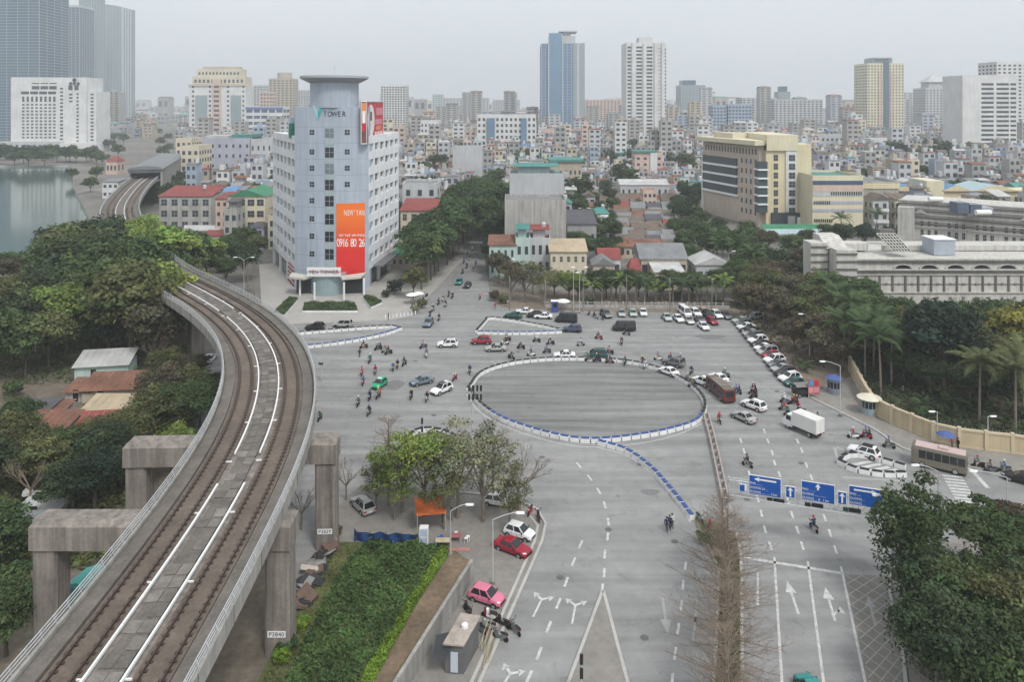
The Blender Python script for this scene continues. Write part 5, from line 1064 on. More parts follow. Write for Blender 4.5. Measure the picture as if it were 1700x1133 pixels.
for x, y, h, lf in ((60,505,15,'mid'),(120,482,16,'dark'),(18,560,13,'mid'),(88,552,14,'dark'),(170,470,15,'dark'),(232,462,14,'mid'),(282,480,12,'mid'),(200,540,15,'mid'),(262,545,13,'mid'),(150,575,12,'dark'),(42,630,10,'mid'),(215,500,16,'mid'),(262,505,15,'bright'),(5,475,14,'mid'),(-40,520,14,'dark'),(-60,600,13,'mid'),(100,520,15,'mid'),(160,520,15,'dark'),(300,520,12,'mid'),(60,460,13,'dark'),(130,450,13,'olive'),(95,455,12,'dark'),(240,580,10,'dark'),(180,600,9,'dark'),(20,480,13,'brown'),(-20,560,13,'mid'),(-90,480,13,'dark'),(60,590,9,'olive'),(250,488,15,'mid'),(288,502,15,'mid'),(235,520,15,'mid'),(310,490,13,'dark'),(275,520,14,'mid'),(180,490,15,'mid'),(140,500,15,'olive'),(30,520,14,'mid'),(70,530,13,'dark'),(130,545,13,'mid'),(110,590,11,'mid'),(20,600,11,'dark'),(210,570,11,'mid'),(290,560,9,'dark'),(170,560,12,'mid'),(80,620,9,'olive'),(-30,640,11,'mid'),(300,455,13,'mid'),(265,450,13,'dark'),(200,450,13,'mid'),(325,478,11,'mid'),(240,588,16,'mid'),(215,602,15,'olive'),(262,612,12,'brown')):
    tree(x, y, h*(.62 if x < 75 and y < 570 else random.uniform(.92,1.25)), random.choice(BR), random.choice([lf,lf,lf,'mid','olive','bright']) if lf == 'mid' else lf, 1.1)
for x, y, h, lf in ((250,748,8,'olive'),(300,735,8,'mid'),(332,710,7,'mid'),(215,770,7,'olive'),(285,790,6,'bright'),(262,700,8,'brown'),(310,690,7,'olive'),(120,860,6.5,'dark'),(158,850,7,'deep'),(180,815,8,'dark'),(60,820,7,'olive'),(20,800,8,'olive'),(185,770,6,'dark'),(30,735,6,'mid'),(-10,960,7,'mid'),(10,1090,6,'mid'),(100,790,6,'mid'),(140,780,6,'olive'),(-30,840,8,'dark'),(225,820,6,'dark'),(270,640,6,'olive'),(320,650,6,'brown')):
    tree(x, y, h, random.choice(['near2','near3','near2']), lf, 1.15)
for x, y, h in ((300,600,9),(255,620,7),(50,850,7),(330,565,8),(575,832,5),(500,880,5)): tree(x, y, h, 'bare')
for x, y, h in ((645,812,8.5),(818,838,9.5),(862,848,7)): tree(x, y, h, 'barecone' if x < 830 else 'bare', ws=1.3)
for i, (x, y) in enumerate(((1200,948),(1208,985),(1203,1020),(1210,1062),(1204,1105),(1208,1155),(1204,1215),(1209,1290))): tree(x, y, 7.4 + .5*(i % 3), 'barecone' if i % 2 else 'barecone2', ws=1.5)
for x, y, h, lf, k in ((668,852,8,'bright','lace1'),(705,858,9,'bright','lace2'),(760,862,9.5,'grey','lace1'),(802,868,8.5,'grey','lace2'),(722,835,7.5,'bright','lace2'),(645,842,6,'olive','lace1'),(846,880,5,'olive','lace2'),(625,848,4.5,'olive','lace2'),(738,880,6,'olive','lace2'),(655,866,5,'bright','lace2')): tree(x, y, h, k, lf, 1.05)
for x, y, h, lf in ((700,482,12,'mid'),(715,466,13,'mid'),(728,452,13,'dark'),(742,440,14,'mid'),(752,428,14,'dark'),(762,415,14,'mid'),(769,405,14,'dark'),(775,394,14,'dark'),(686,498,8,'olive'),(818,432,12,'dark'),(815,418,14,'mid'),(810,402,15,'dark'),(806,390,14,'mid'),(801,378,14,'mid'),(826,404,12,'dark'),(790,370,14,'dark'),(783,382,13,'dark'),(700,455,12,'mid'),(735,420,13,'mid'),(802,362,13,'mid'),(818,376,12,'dark'),(832,388,11,'mid'),(720,440,12,'dark'),(795,352,12,'mid'),(812,345,12,'dark'),(835,350,10,'mid'),(850,340,9,'mid'),(828,470,8,'brown'),(820,450,9,'dark'),(845,478,7,'brown'),(708,470,12,'dark'),(722,458,12,'mid'),(748,432,14,'dark'),(795,385,14,'dark'),(785,360,14,'mid'),(770,380,14,'mid'),(758,395,13,'dark'),(808,355,12,'dark'),(825,360,12,'mid'),(840,372,11,'dark')): tree(x, y, h*1.22 if h > 9 else h, random.choice(BR), lf, .92)
for x, y, h, lf in ((405,470,11,'dark'),(385,448,10,'mid'),(345,472,9,'dark'),(375,478,8,'mid'),(425,440,9,'olive'),(330,440,9,'dark'),(360,455,8,'mid'),(318,460,9,'mid'),(405,425,9,'mid')): tree(x, y, h, random.choice(BR), lf, .9)
for x in (412, 422): palm(x, 495, 9, 'dark', 14, .9)
for x, y, h, lf in ((1225,533,8,'brown'),(1262,520,9,'olive'),(1290,560,8,'brown'),(1332,592,8,'brown'),(1362,562,8,'olive'),(1312,530,9,'brown'),(1250,498,8,'olive'),(1352,612,7,'brown'),(1398,602,7,'olive'),(1400,560,9,'mid'),(1380,590,8,'brown'),(1340,545,9,'olive'),(1280,505,9,'brown'),(1420,540,9,'mid'),(1302,585,6,'brown'),(1235,515,8,'olive'),(1275,540,8,'brown'),(1315,560,8,'olive'),(1375,620,6,'brown'),(1405,575,8,'dark'),(1385,530,9,'mid'),(1350,520,9,'olive'),(1300,500,9,'brown'),(1240,480,8,'mid'),(1270,485,8,'olive')): tree(x + (16 if y > 505 else 0), y, h*1.05, random.choice(BR), lf, 1.0)
for x, y, h, lf in ((1180,445,10,'dark'),(1215,452,11,'mid'),(1250,462,11,'dark'),(1290,472,9,'dark'),(1330,468,9,'brown'),(1362,445,9,'dark'),(1312,440,9,'mid'),(1400,418,9,'dark'),(1435,420,9,'deep'),(1470,418,8,'dark'),(1160,425,10,'mid'),(1200,425,9,'mid'),(1235,430,10,'mid'),(1150,455,8,'mid'),(1340,425,8,'dark'),(1375,412,8,'mid'),(1500,412,6,'dark'),(1240,405,8,'mid'),(1190,408,9,'dark'),(1270,430,9,'brown'),(1345,490,8,'dark'),(1375,480,8,'mid'),(1222,480,8,'mid')): tree(x, y, h, random.choice(BR), lf, .95)
tree(1296,462,5,'lace1','yellow'); tree(1300,480,5,'near2','mid')
for x, y, h, lf in ((1566,650,13.5,'deep'),(1632,640,9,'olive'),(1682,610,10,'yellow'),(1500,600,8,'olive'),(1640,570,8,'mid'),(1480,562,8,'mid'),(1540,590,7,'yellow'),(1600,600,8,'olive'),(1690,660,8,'dark'),(1720,600,10,'mid'),(1460,600,7,'mid'),(1610,680,6,'dark'),(1660,690,7,'dark'),(1425,580,8,'dark'),(1520,630,7,'dark'),(1700,575,8,'olive'),(1585,560,7,'mid'),(1465,575,7,'dark'),(1500,640,6,'mid'),(1545,660,6,'dark'),(1590,640,7,'dark'),(1640,665,6,'dark'),(1675,640,8,'olive'),(1620,600,8,'mid'),(1660,590,8,'olive'),(1445,560,8,'mid'),(1510,570,7,'olive'),(1700,640,8,'mid'),(1560,600,8,'olive'),(1480,610,6,'dark')): tree(x, y, h*1.06, random.choice(BR), lf, 1.05)
for x, y, h in ((1400,615,8.5),(1436,628,9),(1462,655,9),(1390,566,9),(1372,545,9),(1412,590,9.5),(1450,612,8),(1626,705,9),(1686,722,9),(1480,640,8),(1700,700,9)): palm(x, y, h, 'olive' if x > 1600 else 'bright' if x % 3 == 0 else 'mid', 19, 1.4)
for x, y, h in ((1200,462,9),(1225,470,9.5),(1250,480,9),(1190,448,9),(1235,452,9),(1455,400,9),(1395,402,8),(1265,470,8)): palm(x, y, h, 'mid', 17, 1.3)
for i in range(17):
    x = 985 + i*14.5 + random.uniform(-3,3); palm(x, 503 + i*.4 + random.uniform(-4,2), random.choice([3.6,4.5,5.2]), random.choice(['mid','mid','bright']), 14, 1.0)
for i in range(13): tree(988 + i*18 + random.uniform(-4,4), 496 + random.uniform(-5,4), random.uniform(5.5,7.5), random.choice(['near3','near2','broad1']), random.choice(['mid','mid','dark','olive']), 1.0)
for x, y, h in ((1536,690,1.4),(1586,682,1.2),(1340,620,1.2)): palm(x, y, h, 'mid', 14, .7, 'cycad')
for x, y, h, lf in ((945,500,7,'bright'),(872,502,8,'brown'),(902,507,7,'olive'),(848,500,7,'brown'),(885,490,8,'olive'),(1000,497,5,'mid'),(1100,495,5,'mid'),(1150,492,6,'mid'),(920,492,6,'grey'),(960,498,5,'mid')): tree(x, y, h, 'lace1' if x < 915 else 'near3', lf, 1.1)
for x, y, h, lf in ((960,432,9,'mid'),(985,424,10,'mid'),(1002,404,9,'mid'),(975,392,9,'dark'),(1012,384,8,'mid'),(985,348,8,'mid'),(1120,402,8,'mid'),(1140,430,9,'mid'),(1150,402,9,'dark'),(1165,385,8,'mid'),(1175,425,10,'mid'),(1000,440,8,'dark'),(1018,360,8,'mid'),(955,340,9,'dark'),(970,315,9,'dark'),(1125,360,9,'mid'),(1150,360,9,'dark'),(1022,425,6,'mid'),(1135,330,9,'mid'),(1160,335,9,'dark'),(940,320,9,'mid'),(1005,330,9,'dark'),(1110,440,6,'mid'),(948,415,10,'dark'),(970,445,9,'mid'),(995,372,9,'dark'),(1015,410,9,'mid'),(1130,380,10,'dark'),(1145,415,10,'mid'),(1160,350,10,'mid'),(1128,450,8,'dark'),(960,372,10,'mid'),(1010,345,9,'dark'),(1140,345,10,'dark'),(1018,448,7,'mid')): tree(x, y, h, random.choice(BR), lf, .95)
for i in range(17): tree(-20 + i*11.5 + random.uniform(-4,4), 272 + random.uniform(-6,6), random.uniform(9,13), random.choice(['far1','far2']), random.choice(['dark','mid','deep']), 1.2)
for i in range(9): tree(264 + (i % 2)*13 + (i+7)*1.6, 228 + (i+7)*9 + random.uniform(-2,2), random.uniform(9,12), random.choice(['far1','far2']), random.choice(['dark','mid']), 1.0)
for i in range(18): tree(1465 + i*8.6 + random.uniform(-4,4), 286 + random.uniform(-9,9), random.uniform(14,20), random.choice(['far1','far2']), random.choice(['dark','deep','mid']), .95)
MASS = []
def mass_tree(x, y, h):
    p = G(x, y); MASS.append((p.x, p.y, h/12))
for i in range(24): mass_tree(990 + i*8.5 + random.uniform(-5,5), random.choice([268,278,290,258]) + random.uniform(-5,5), random.uniform(9,14))
for x, y, h in ((835,262,13),(850,268,13),(870,272,12),(880,262,13),(860,290,11),(180,250,11),(196,262,11),(170,275,9),(205,240,12),(160,300,8),(150,320,8),(190,235,10),(220,228,11),(950,262,11),(965,258,10),(470,262,9),(120,300,7),(690,290,9),(1380,285,10),(1405,290,9)): tree(x, y, h, random.choice(['far1','far2']), random.choice(['dark','mid']), 1.0)
random.seed(77); placed = 0
for _ in range(4000):
    if placed >= 230: break
    x = random.uniform(300, 1690); y = random.choice([random.uniform(222,260), random.uniform(240,300), random.uniform(280,400)]); p = G(x, y)
    if any(a-3 < p.x < b+3 and c-4 < p.y < e+3 for a, b, c, e in FOOT) or inpoly(p.x, p.y, KEEP[0]) or inpoly(p.x, p.y, KEEP[6]) or (1168 < x < 1350): continue
    mass_tree(x, y, random.uniform(9,15)); placed += 1
for i in range(7): mass_tree(264 + (i % 2)*13 + i*1.6, 228 + i*9, random.uniform(9,12))
A_ = [clump_cloud(20 + k, 26, 26, (5.5,5.5,4.2), 7.5, 2.0, .85) for k in range(3)]; pp, nn_, ss, cc = [], [], [], []
for i, (x, y, s) in enumerate(MASS):
    a = A_[i % 3]; t = random.uniform(0, 6.28); rot = np.array([[math.cos(t),-math.sin(t),0],[math.sin(t),math.cos(t),0],[0,0,1]]); pp.append(a[0] @ rot.T*s + np.array([x,y,0])); nn_.append(a[1] @ rot.T); ss.append(a[2]*s); cc.append(a[3]*random.uniform(.6,1.15))
tag(link('distant_trees', leaf_mesh('distant_trees', np.concatenate(pp), np.concatenate(nn_), np.concatenate(ss), np.concatenate(cc), LEAF['mid'])), 'scattered far tree crowns breaking up the mass of houses', 'trees', None, 'stuff')
# lower right corner
for x, y, h, k, lf, ws in ((1508,1008,11,'near1','mid',1.05),(1560,1085,8.5,'near2','dark',.95),(1625,1145,9,'near3','mid',1.0),(1692,1155,9.5,'near3','olive',1.0),(1545,1165,8,'near2','dark',1.0),(1640,1062,7.5,'near3','mid',1.0),(1690,1040,6,'near2','dark',1),(1655,1012,8,'umbrella','mid',1.0),(1700,1000,7.5,'umbrella','brown',.95),(1600,1220,9,'near2','dark',1),(1680,1250,9,'near3','mid',1),(1555,1035,6,'near3','bright',.75),(1530,1120,6,'near2','olive',1),(1745,1120,9,'near2','dark',1)): tree(x, y, h, k, lf, ws)
# bushes
for x, y, h, lf in ((655,490,3.4,'deep'),(640,495,1.8,'dark'),(1125,500,2,'mid'),(700,512,2,'olive'),(690,520,1.6,'grey'),(1560,690,1.6,'mid'),(1530,700,2,'mid'),(470,1105,1.2,'lime'),(498,1050,1.2,'lime'),(480,1085,1.4,'mid'),(360,640,2,'olive'),(230,690,2.2,'mid'),(270,720,2.0,'lime'),(245,715,1.6,'bright'),(820,500,2.2,'brown'),(835,505,2,'olive'),(980,510,2,'mid'),(1190,510,2,'mid'),(1700,700,2,'dark'),(330,680,2.2,'mid'),(350,660,2,'mid'),(20,660,2.4,'mid'),(150,690,2,'mid'),(1170,905,1.2,'mid'),(1210,905,1.0,'mid'),(560,890,1,'olive'),(10,1000,3,'mid'),(60,1010,2,'mid'),(165,990,2,'mid'),(30,930,3,'mid')): tree(x, y, h, 'bush', lf)
# vegetable garden, clipped hedges: uncountable leaves
def leaf_field(name, label, cat, poly, n, z0, z1, leaf, lf, kind='stuff', row=None):
    xs = [p.x for p in poly]; ys = [p.y for p in poly]; rng = np.random.default_rng(len(poly)*n); pts = []
    while len(pts) < n:
        q = rng.uniform((min(xs), min(ys)), (max(xs), max(ys)), (n, 2)); pts += [k for k in q if inpoly(k[0], k[1], poly)]
    Q = np.array(pts[:n]); hgt = .5 + .5*np.sin(Q[:,0]*1.7)*np.sin(Q[:,1]*1.3+1) + rng.normal(size=n)*.2; Z = z0 + (z1-z0)*np.clip(hgt, 0, 1)*rng.random(n)**.4
    tone = 1 + .35*np.sin(Q[:,0]*.9+2)*np.sin(Q[:,1]*.7) + .2*np.sin(Q[:,0]*3.1)*np.sin(Q[:,1]*2.3) + rng.uniform(-.3,.3,n); Cc = np.clip(np.stack([tone*rng.uniform(.85,1.2,n), tone, tone*.9], 1), .2, 3)
    o = link(name, leaf_mesh(name, np.column_stack([Q, Z]), rng.normal(size=(n,3))*.5 + np.array([0,0,1]), leaf*rng.uniform(.6,1.3,n), Cc, LEAF[lf])); return tag(o, label, cat, None, kind)
leaf_field('vegetable_patch', 'dense dark green vegetable patch beside the viaduct piers', 'vegetables', gp((604,905),(735,908),(690,990),(592,1140),(465,1150),(520,1040),(560,960)), 9000, .16, .85, .17, 'veg')
leaf_field('patch_weeds', 'sparse weeds on the garden soil', 'weeds', gp((560,905),(600,905),(530,1040),(460,1150),(430,1150),(495,1010)), 1400, .15, .3, .12, 'olive')
leaf_field('hedge', 'lime green clipped hedge running along the vegetable patch', 'hedge', gp((733,915),(747,917),(690,1010),(614,1150),(592,1150),(676,1005)), 5200, .16, .7, .12, 'lime', None)
leaf_field('path_weeds', 'green weeds between the garden path and concrete wall', 'weeds', gp((778,945),(785,950),(670,1150),(648,1150),(735,1010)), 1600, .15, .45, .13, 'mid')
leaf_field('median_grass', 'dry grass and weeds along the tree lined median', 'grass', gp((1160,872),(1220,893),(1228,930),(1231,1300),(1186,1300),(1195,950)), 5000, .16, .4, .12, 'olive')
for pl, lb in ((((506,506),(588,506),(594,520),(502,520)), 'clipped hedge bed in front of the tower entrance'), (((480,498),(495,500),(472,527),(455,522)), 'clipped hedge bed left of the tower entrance'), (((603,497),(620,496),(634,506),(616,514)), 'clipped hedge bed right of the tower entrance')):
    c = gp(*pl); leaf_field('hedge_bed', lb, 'hedge', c, 6500, .55, 1.05, .15, 'mid', None)
    mb = MB(); mb.prism([(p.x, p.y) for p in c], .1, .55, 0, mt=1); tag(mb.build('planter', [m_off, M('planter_soil', (.05,.05,.03), .95)]), 'white walled planter under the ' + lb.replace('clipped hedge bed ', 'hedge '), 'planter')

for pl, n_, lf, lb in ((((330,705),(340,640),(250,640),(120,690),(60,740),(-60,800),(-60,950),(200,950),(215,760)), 9000, 'olive', 'olive scrub covering the ground between shacks and viaduct portals'), (((330,585),(345,640),(230,640),(-60,640),(-200,560),(-100,500),(300,510)), 7000, 'mid', 'shaded undergrowth beneath the lakeside park trees'), (((1330,545),(1418,605),(1470,690),(1700,745),(1800,700),(1800,600),(1500,560)), 8000, 'dark', 'dark undergrowth beneath the trees behind the beige wall'), (((1210,500),(1330,620),(1400,600),(1330,510)), 2500, 'brown', 'dry undergrowth behind the slanted parking row')):
    leaf_field('undergrowth', lb, 'undergrowth', gp(*pl), n_, .05, 1.3 if lf != 'brown' else .5, .38, lf)
# ================================================================== vehicles and people
def paint(nm, col, metal=0.0): return M('paint_' + nm, col, .32, .04, .5, metal=metal, spec=.5)
PAINT = dict(white=paint('white', (.74,.74,.74)), silver=paint('silver', (.42,.42,.41), .35), grey=paint('grey', (.16,.165,.17), .3), black=paint('black', (.014,.014,.017)), red=paint('red', (.30,.012,.03)), maroon=paint('maroon', (.10,.03,.028)), blue=paint('dark_blue', (.05,.065,.12)), slate=paint('slate_blue', (.14,.18,.22)), green=paint('taxi_green', (.015,.33,.16)), teal=paint('teal', (.02,.24,.22)), dgreen=paint('dark_green', (.02,.09,.075)), pink=paint('pink', (.62,.17,.27)), beige=paint('beige', (.40,.33,.23)), mint=paint('pale_green', (.38,.46,.42)), champagne=paint('champagne', (.34,.31,.26), .3))
m_cg = M('car_glass', (.012,.014,.017), .08, 0, 1, spec=.7); m_tyre = M('tyre_rubber', (.018,.018,.018), .9, .05, 1); m_rim = M('alloy_rim', (.4,.4,.41), .35, .05, 1, metal=.6); m_hl = M('headlamp_lens', (.75,.77,.78), .1, 0, 1, spec=.6); m_tl = M('tail_lamp_lens', (.35,.01,.01), .2, 0, 1); m_trim = M('black_trim', (.02,.02,.02), .6, 0, 1); m_plate = M('licence_plate', (.7,.7,.68), .5, 0, 1)
def wheel_meshes(r, w_):
    a = MB(); n = 16
    a.loft([[(rr*math.cos(2*math.pi*i/n), y, rr*math.sin(2*math.pi*i/n)) for i in range(n)] for rr, y in ((r*.86,-w_/2),(r,-w_*.36),(r,w_*.36),(r*.86,w_/2))]); b = MB(); b.loft([[(rr*math.cos(2*math.pi*i/n), y, rr*math.sin(2*math.pi*i/n)) for i in range(n)] for rr, y in ((r*.62,-w_*.53),(r*.62,w_*.53))])
    return a.mesh('wheel', m_tyre, True), b.mesh('rim', m_rim)
WH = {}
def wheel(par, x, y, r, w_):
    k = (r, w_)
    if k not in WH: WH[k] = wheel_meshes(r, w_)
    o = link('wheel', WH[k][0], par, (x, y, r)); link('rim', WH[k][1], o); return o
def make_car(kind):
    P = dict(
     suv=dict(L=4.45,W=1.84,st=[(-1,.62,.86),(-.965,.92,.95),(-.8,1.06,1),(-.3,1.05,1),(.3,1.03,1),(.46,1.02,1),(.78,.92,.97),(.93,.80,.91),(1,.58,.80)],cab=(-.90,.40,-.72,.06,1.64),r=.36,wx=.60),
     sedan=dict(L=4.5,W=1.76,st=[(-1,.55,.84),(-.96,.88,.93),(-.72,.98,.99),(-.3,.93,1),(.2,.92,1),(.42,.91,1),(.75,.82,.97),(.93,.70,.9),(1,.50,.8)],cab=(-.66,.42,-.36,.06,1.44),r=.32,wx=.60),
     hatch=dict(L=3.7,W=1.66,st=[(-1,.55,.86),(-.97,.88,.94),(-.8,.98,.99),(-.3,.98,1),(.3,.97,1),(.5,.95,1),(.8,.84,.95),(.95,.70,.88),(1,.50,.8)],cab=(-.93,.50,-.72,.12,1.5),r=.29,wx=.64),
     mpv=dict(L=4.6,W=1.8,st=[(-1,.6,.88),(-.97,.92,.95),(-.8,1.06,1),(-.3,1.05,1),(.3,1.03,1),(.55,1.0,1),(.82,.88,.95),(.95,.74,.88),(1,.52,.8)],cab=(-.93,.58,-.80,.22,1.72),r=.33,wx=.61),
     van=dict(L=5.3,W=1.92,st=[(-1,.6,.95),(-.985,1.0,.99),(-.8,1.15,1),(-.3,1.15,1),(.3,1.15,1),(.7,1.12,1),(.88,.98,.96),(.97,.80,.9),(1,.56,.84)],cab=(-.985,.80,-.95,.56,2.12),r=.35,wx=.62))[kind]
    L2, W2 = P['L']/2, P['W']/2; t = thing('car', '', 'car'); mb = MB(); secs = []
    for x, zt, k in P['st']:
        zb = .24 + .14*max(0, abs(x)-.8)/.2; hw = W2*k; secs.append([(x*L2,-hw*.88,zb),(x*L2,hw*.88,zb),(x*L2,hw,zb+.16),(x*L2,hw*1.0,zt-.24),(x*L2,hw*.93,zt-.05),(x*L2,hw*.78,zt),(x*L2,-hw*.78,zt),(x*L2,-hw*.93,zt-.05),(x*L2,-hw*1.0,zt-.24),(x*L2,-hw,zb+.16)])
    mb.loft(secs)
    xr, xf, xr1, xf1, zr = P['cab']; zb = .96 if kind == 'suv' else .84 if kind == 'sedan' else .9 if kind == 'hatch' else .98; hb, ht = W2*.92, W2*.70
    q = [(xr*L2,-hb,zb),(xf*L2,-hb,zb),(xf*L2,hb,zb),(xr*L2,hb,zb)]; u = [(xr1*L2,-ht,zr-.05),(xf1*L2,-ht,zr-.05),(xf1*L2,ht,zr-.05),(xr1*L2,ht,zr-.05)]; c = ((xr1+xf1)/2*L2); v = [(c+(a[0]-c)*.9, a[1]*.86, zr) for a in u]
    mb.loft([q,u,v])
    for sx in (-1,1):
        for s in (-1,1):
            n = 14; rr = P['r']*1.22; mb.loft([[(sx*L2*P['wx']+rr*math.cos(2*math.pi*i/n), y, P['r']+rr*math.sin(2*math.pi*i/n)) for i in range(n)] for y in (s*(W2-.3), s*(W2+.004))], 1)
    for s in (-1,1):
        for xx in (-.36*L2, .0, .38*L2): mb.box(xx-.012, xx+.012, min(s*W2*.97,s*(W2+.006)), max(s*W2*.97,s*(W2+.006)), .42, .86, 1)
        mb.box(-L2*.5, L2*.5, min(s*W2*.9,s*(W2+.008)), max(s*W2*.9,s*(W2+.008)), .26, .40, 1)
    mb.build('body', [PAINT['white'], m_trim], t)
    def pane(nm, a, b, c_, d, ins, n, m=m_cg):
        A, B, Cc, D = map(Vector, (a, b, c_, d)); cen = (A+B+Cc+D)/4; nn = Vector(n); vs = [cen + (p-cen)*k2 for p, k2 in ((A,ins),(B,ins),(Cc,ins),(D,ins))]; nrm_ = (vs[1]-vs[0]).cross(vs[2]-vs[0]).normalized(); nrm_ = nrm_ if nrm_.dot(nn) > 0 else -nrm_
        w_ = MB(); w_.add([p + nrm_*.018 for p in vs], [(0,1,2,3) if (vs[1]-vs[0]).cross(vs[2]-vs[0]).dot(nn) > 0 else (3,2,1,0)]); w_.build(nm, m, t)
    pane('windscreen', q[1], q[2], u[2], u[1], .93, (1,0,.4)); pane('rear_window', q[3], q[0], u[0], u[3], .86, (-1,0,.4))
    for s, (i, j) in ((-1,(0,1)),(1,(3,2))):
        A, B = Vector(q[i]), Vector(q[j]); D, E = Vector(u[i]), Vector(u[j]); mA, mD = A.lerp(B,.52), D.lerp(E,.5)
        pane('side_window', A.lerp(B,.05), mA, mD, D.lerp(E,.05), .88, (0,s,.3)); pane('side_window', mA, A.lerp(B,.93), D.lerp(E,.97), mD, .88, (0,s,.3))
        wz = P['st'][-3][1]
        h = MB(); h.add([(L2*.86,s*W2*.93,.72),(L2*.985,s*W2*.60,.70),(L2*.96,s*W2*.60,.83),(L2*.83,s*W2*.90,.86)], [(0,1,2,3) if s > 0 else (3,2,1,0)]); h.v = [(a*1.012, b*1.02, z) for a, b, z in h.v]; h.build('headlight', m_hl, t)
        h = MB(); h.box(-L2*1.005,-L2*.95,min(s*W2*.6,s*W2*.93),max(s*W2*.6,s*W2*.93),.72,.88); h.build('tail_light', m_tl, t); h = MB(); h.box(xf*L2*.82-.1,xf*L2*.82+.05,min(s*W2*.97,s*W2*1.13),max(s*W2*.97,s*W2*1.13),zb+.02,zb+.16); h.build('wing_mirror', m_trim, t)
        for sx in (-1, 1): wheel(t, sx*L2*P['wx'], s*(W2-.08), P['r'], .22)
    h = MB(); h.box(L2*.97,L2*1.005,-W2*.6,W2*.6,.36,.56); h.build('grille', m_trim, t); h = MB(); h.box(-L2*1.01,-L2*.99,-.24,.24,.6,.72); h.build('number_plate', m_plate, t); h = MB(); h.box(-L2*.9,L2*.9,-W2*.8,W2*.8,.16,.27); h.build('underbody', m_trim, t)
    if kind in ('suv','van','mpv'):
        for s in (-1,1): h = MB(); h.box(xr1*L2*.85,xf1*L2*.6,s*ht*.86-.025,s*ht*.86+.025,zr-.01,zr+.06); h.build('roof_rail', m_trim, t)
    return t
CAR = {k: make_car(k) for k in ('suv','sedan','hatch','mpv','van')}
KN = dict(suv='SUV', sedan='sedan', hatch='hatchback', mpv='people carrier', van='minivan')
CN = dict(white='white', silver='silver', grey='grey', black='black', red='red', maroon='maroon', blue='dark blue', slate='slate blue', green='bright green', teal='teal', dgreen='dark green', pink='pink', beige='beige', mint='pale green', champagne='champagne')
PLACED = []
def car(kind, col, x, y, hd, where, group=None, name='car', extra=None):
    p = G(x, y); far = p.y > 150; o = dup(CAR[kind], (p.x, p.y, .02), R(hd), f'{CN[col]} {KN[kind]} {where}', group, .9, {'paint_white': PAINT[col]}, ('rim','wing_mirror','roof_rail') if far else ()); o.name = name; o['category'] = 'car'; PLACED.append((p.x, p.y, 2.4)); return o
def carp(kind, col, f, r, where, group=None, name='car'):
    a, b = G(*f), G(*r); m = (a+b)/2; q = px(m); return car(kind, col, q[0], q[1], math.degrees(math.atan2(a.y-b.y, a.x-b.x)), where, group, name)
g1 = 'cars crossing the junction'
car('suv','black',523,547,176,'waiting before the tower hedge',g1); car('mpv','silver',569,543,176,'waiting before the tower hedge',g1); car('suv','slate',711,541,263,'coming out of the tree lined street',g1); car('suv','white',743,576,182,'crossing left of the red car',g1); car('suv','red',799,571,182,'crossing behind the silver sedan',g1); car('sedan','silver',823,583,182,'crossing in front of the red car',g1)
tx = car('hatch','green',630,643,252,'coming towards the garden trees',g1,'taxi'); tx['label'] = 'bright green taxi driving among scooters left of the roundabout'; MB().box(-.3,.1,-.35,.35,1.5,1.66).build('roof_sign', m_white, tx)
car('sedan','slate',700,638,214,'beside the white SUV left of the roundabout',g1); o = car('suv','white',733,652,230,'with dark roof left of the roundabout',g1); MB().box(-.9,.5,-.5,.5,1.642,1.66).build('sunroof', m_cg, o)
o = car('hatch','teal',762,472,262,'driving down the tree lined street',g1,'taxi'); o['label'] = 'teal taxi driving down the tree lined street'; car('sedan','black',776,477,262,'beside the teal taxi in the street mouth',g1)
car('sedan','dgreen',852,528,165,'parked left of the white sedans','cars parked along the verge'); car('sedan','white',871,521,172,'parked behind the dark green sedan','cars parked along the verge'); car('sedan','white',902,529,175,'parked next to the black minivan','cars parked along the verge'); car('hatch','black',887,527,175,'parked between the two white sedans','cars parked along the verge'); car('van','black',940,535,170,'parked on the verge by the wall','cars parked along the verge'); car('suv','blue',950,551,172,'at the tip of the triangle island',g1); car('van','black',1036,549,175,'standing alone in the open parking area',g1); car('suv','grey',1006,526,285,'parked beside the motorbikes','cars parked along the verge')
for x, y, c, k in ((1032,524,'silver','sedan'),(1051,524,'mint','sedan'),(1068,523,'white','sedan')): car(k, c, x, y, 265, 'in the row of three by the fence', 'cars parked along the fence')
for x, y, c, k in ((1107,531,'mint','sedan'),(1126,533,'white','sedan'),(1137,523,'white','van'),(1143,536,'silver','sedan'),(1155,524,'white','suv'),(1162,535,'grey','sedan'),(1168,546,'white','sedan'),(1176,528,'black','suv'),(1182,538,'red','hatch'),(1190,527,'white','suv'),(1169,522,'beige','hatch'),(1205,528,'grey','sedan')): car(k, c, x, y, 278 + random.uniform(-6,6), 'in the cluster before the fence corner', 'cars parked along the fence')
row = [('sedan','mint'),('suv','grey'),('sedan','white'),('sedan','black'),('sedan','silver'),('mpv','grey'),('suv','white'),('sedan','black'),('sedan','white'),('mpv','silver'),('hatch','red'),('suv','white'),('sedan','grey'),('sedan','silver'),('suv','black'),('suv','white'),('hatch','dgreen')]
a, b = G(1230,536), G(1318,641); wn = WORDN
for i, (k, c) in enumerate(row):
    p = a.lerp(b, i/(len(row)-1)); q = px(p); car(k, c, q[0], q[1], 196 + random.uniform(-4,4), f'{wn[i]} from the far end of the slanted parking row', 'cars in the slanted parking row')
car('suv','silver',1252,530,200,'behind the slanted row under the trees','cars parked under the trees')
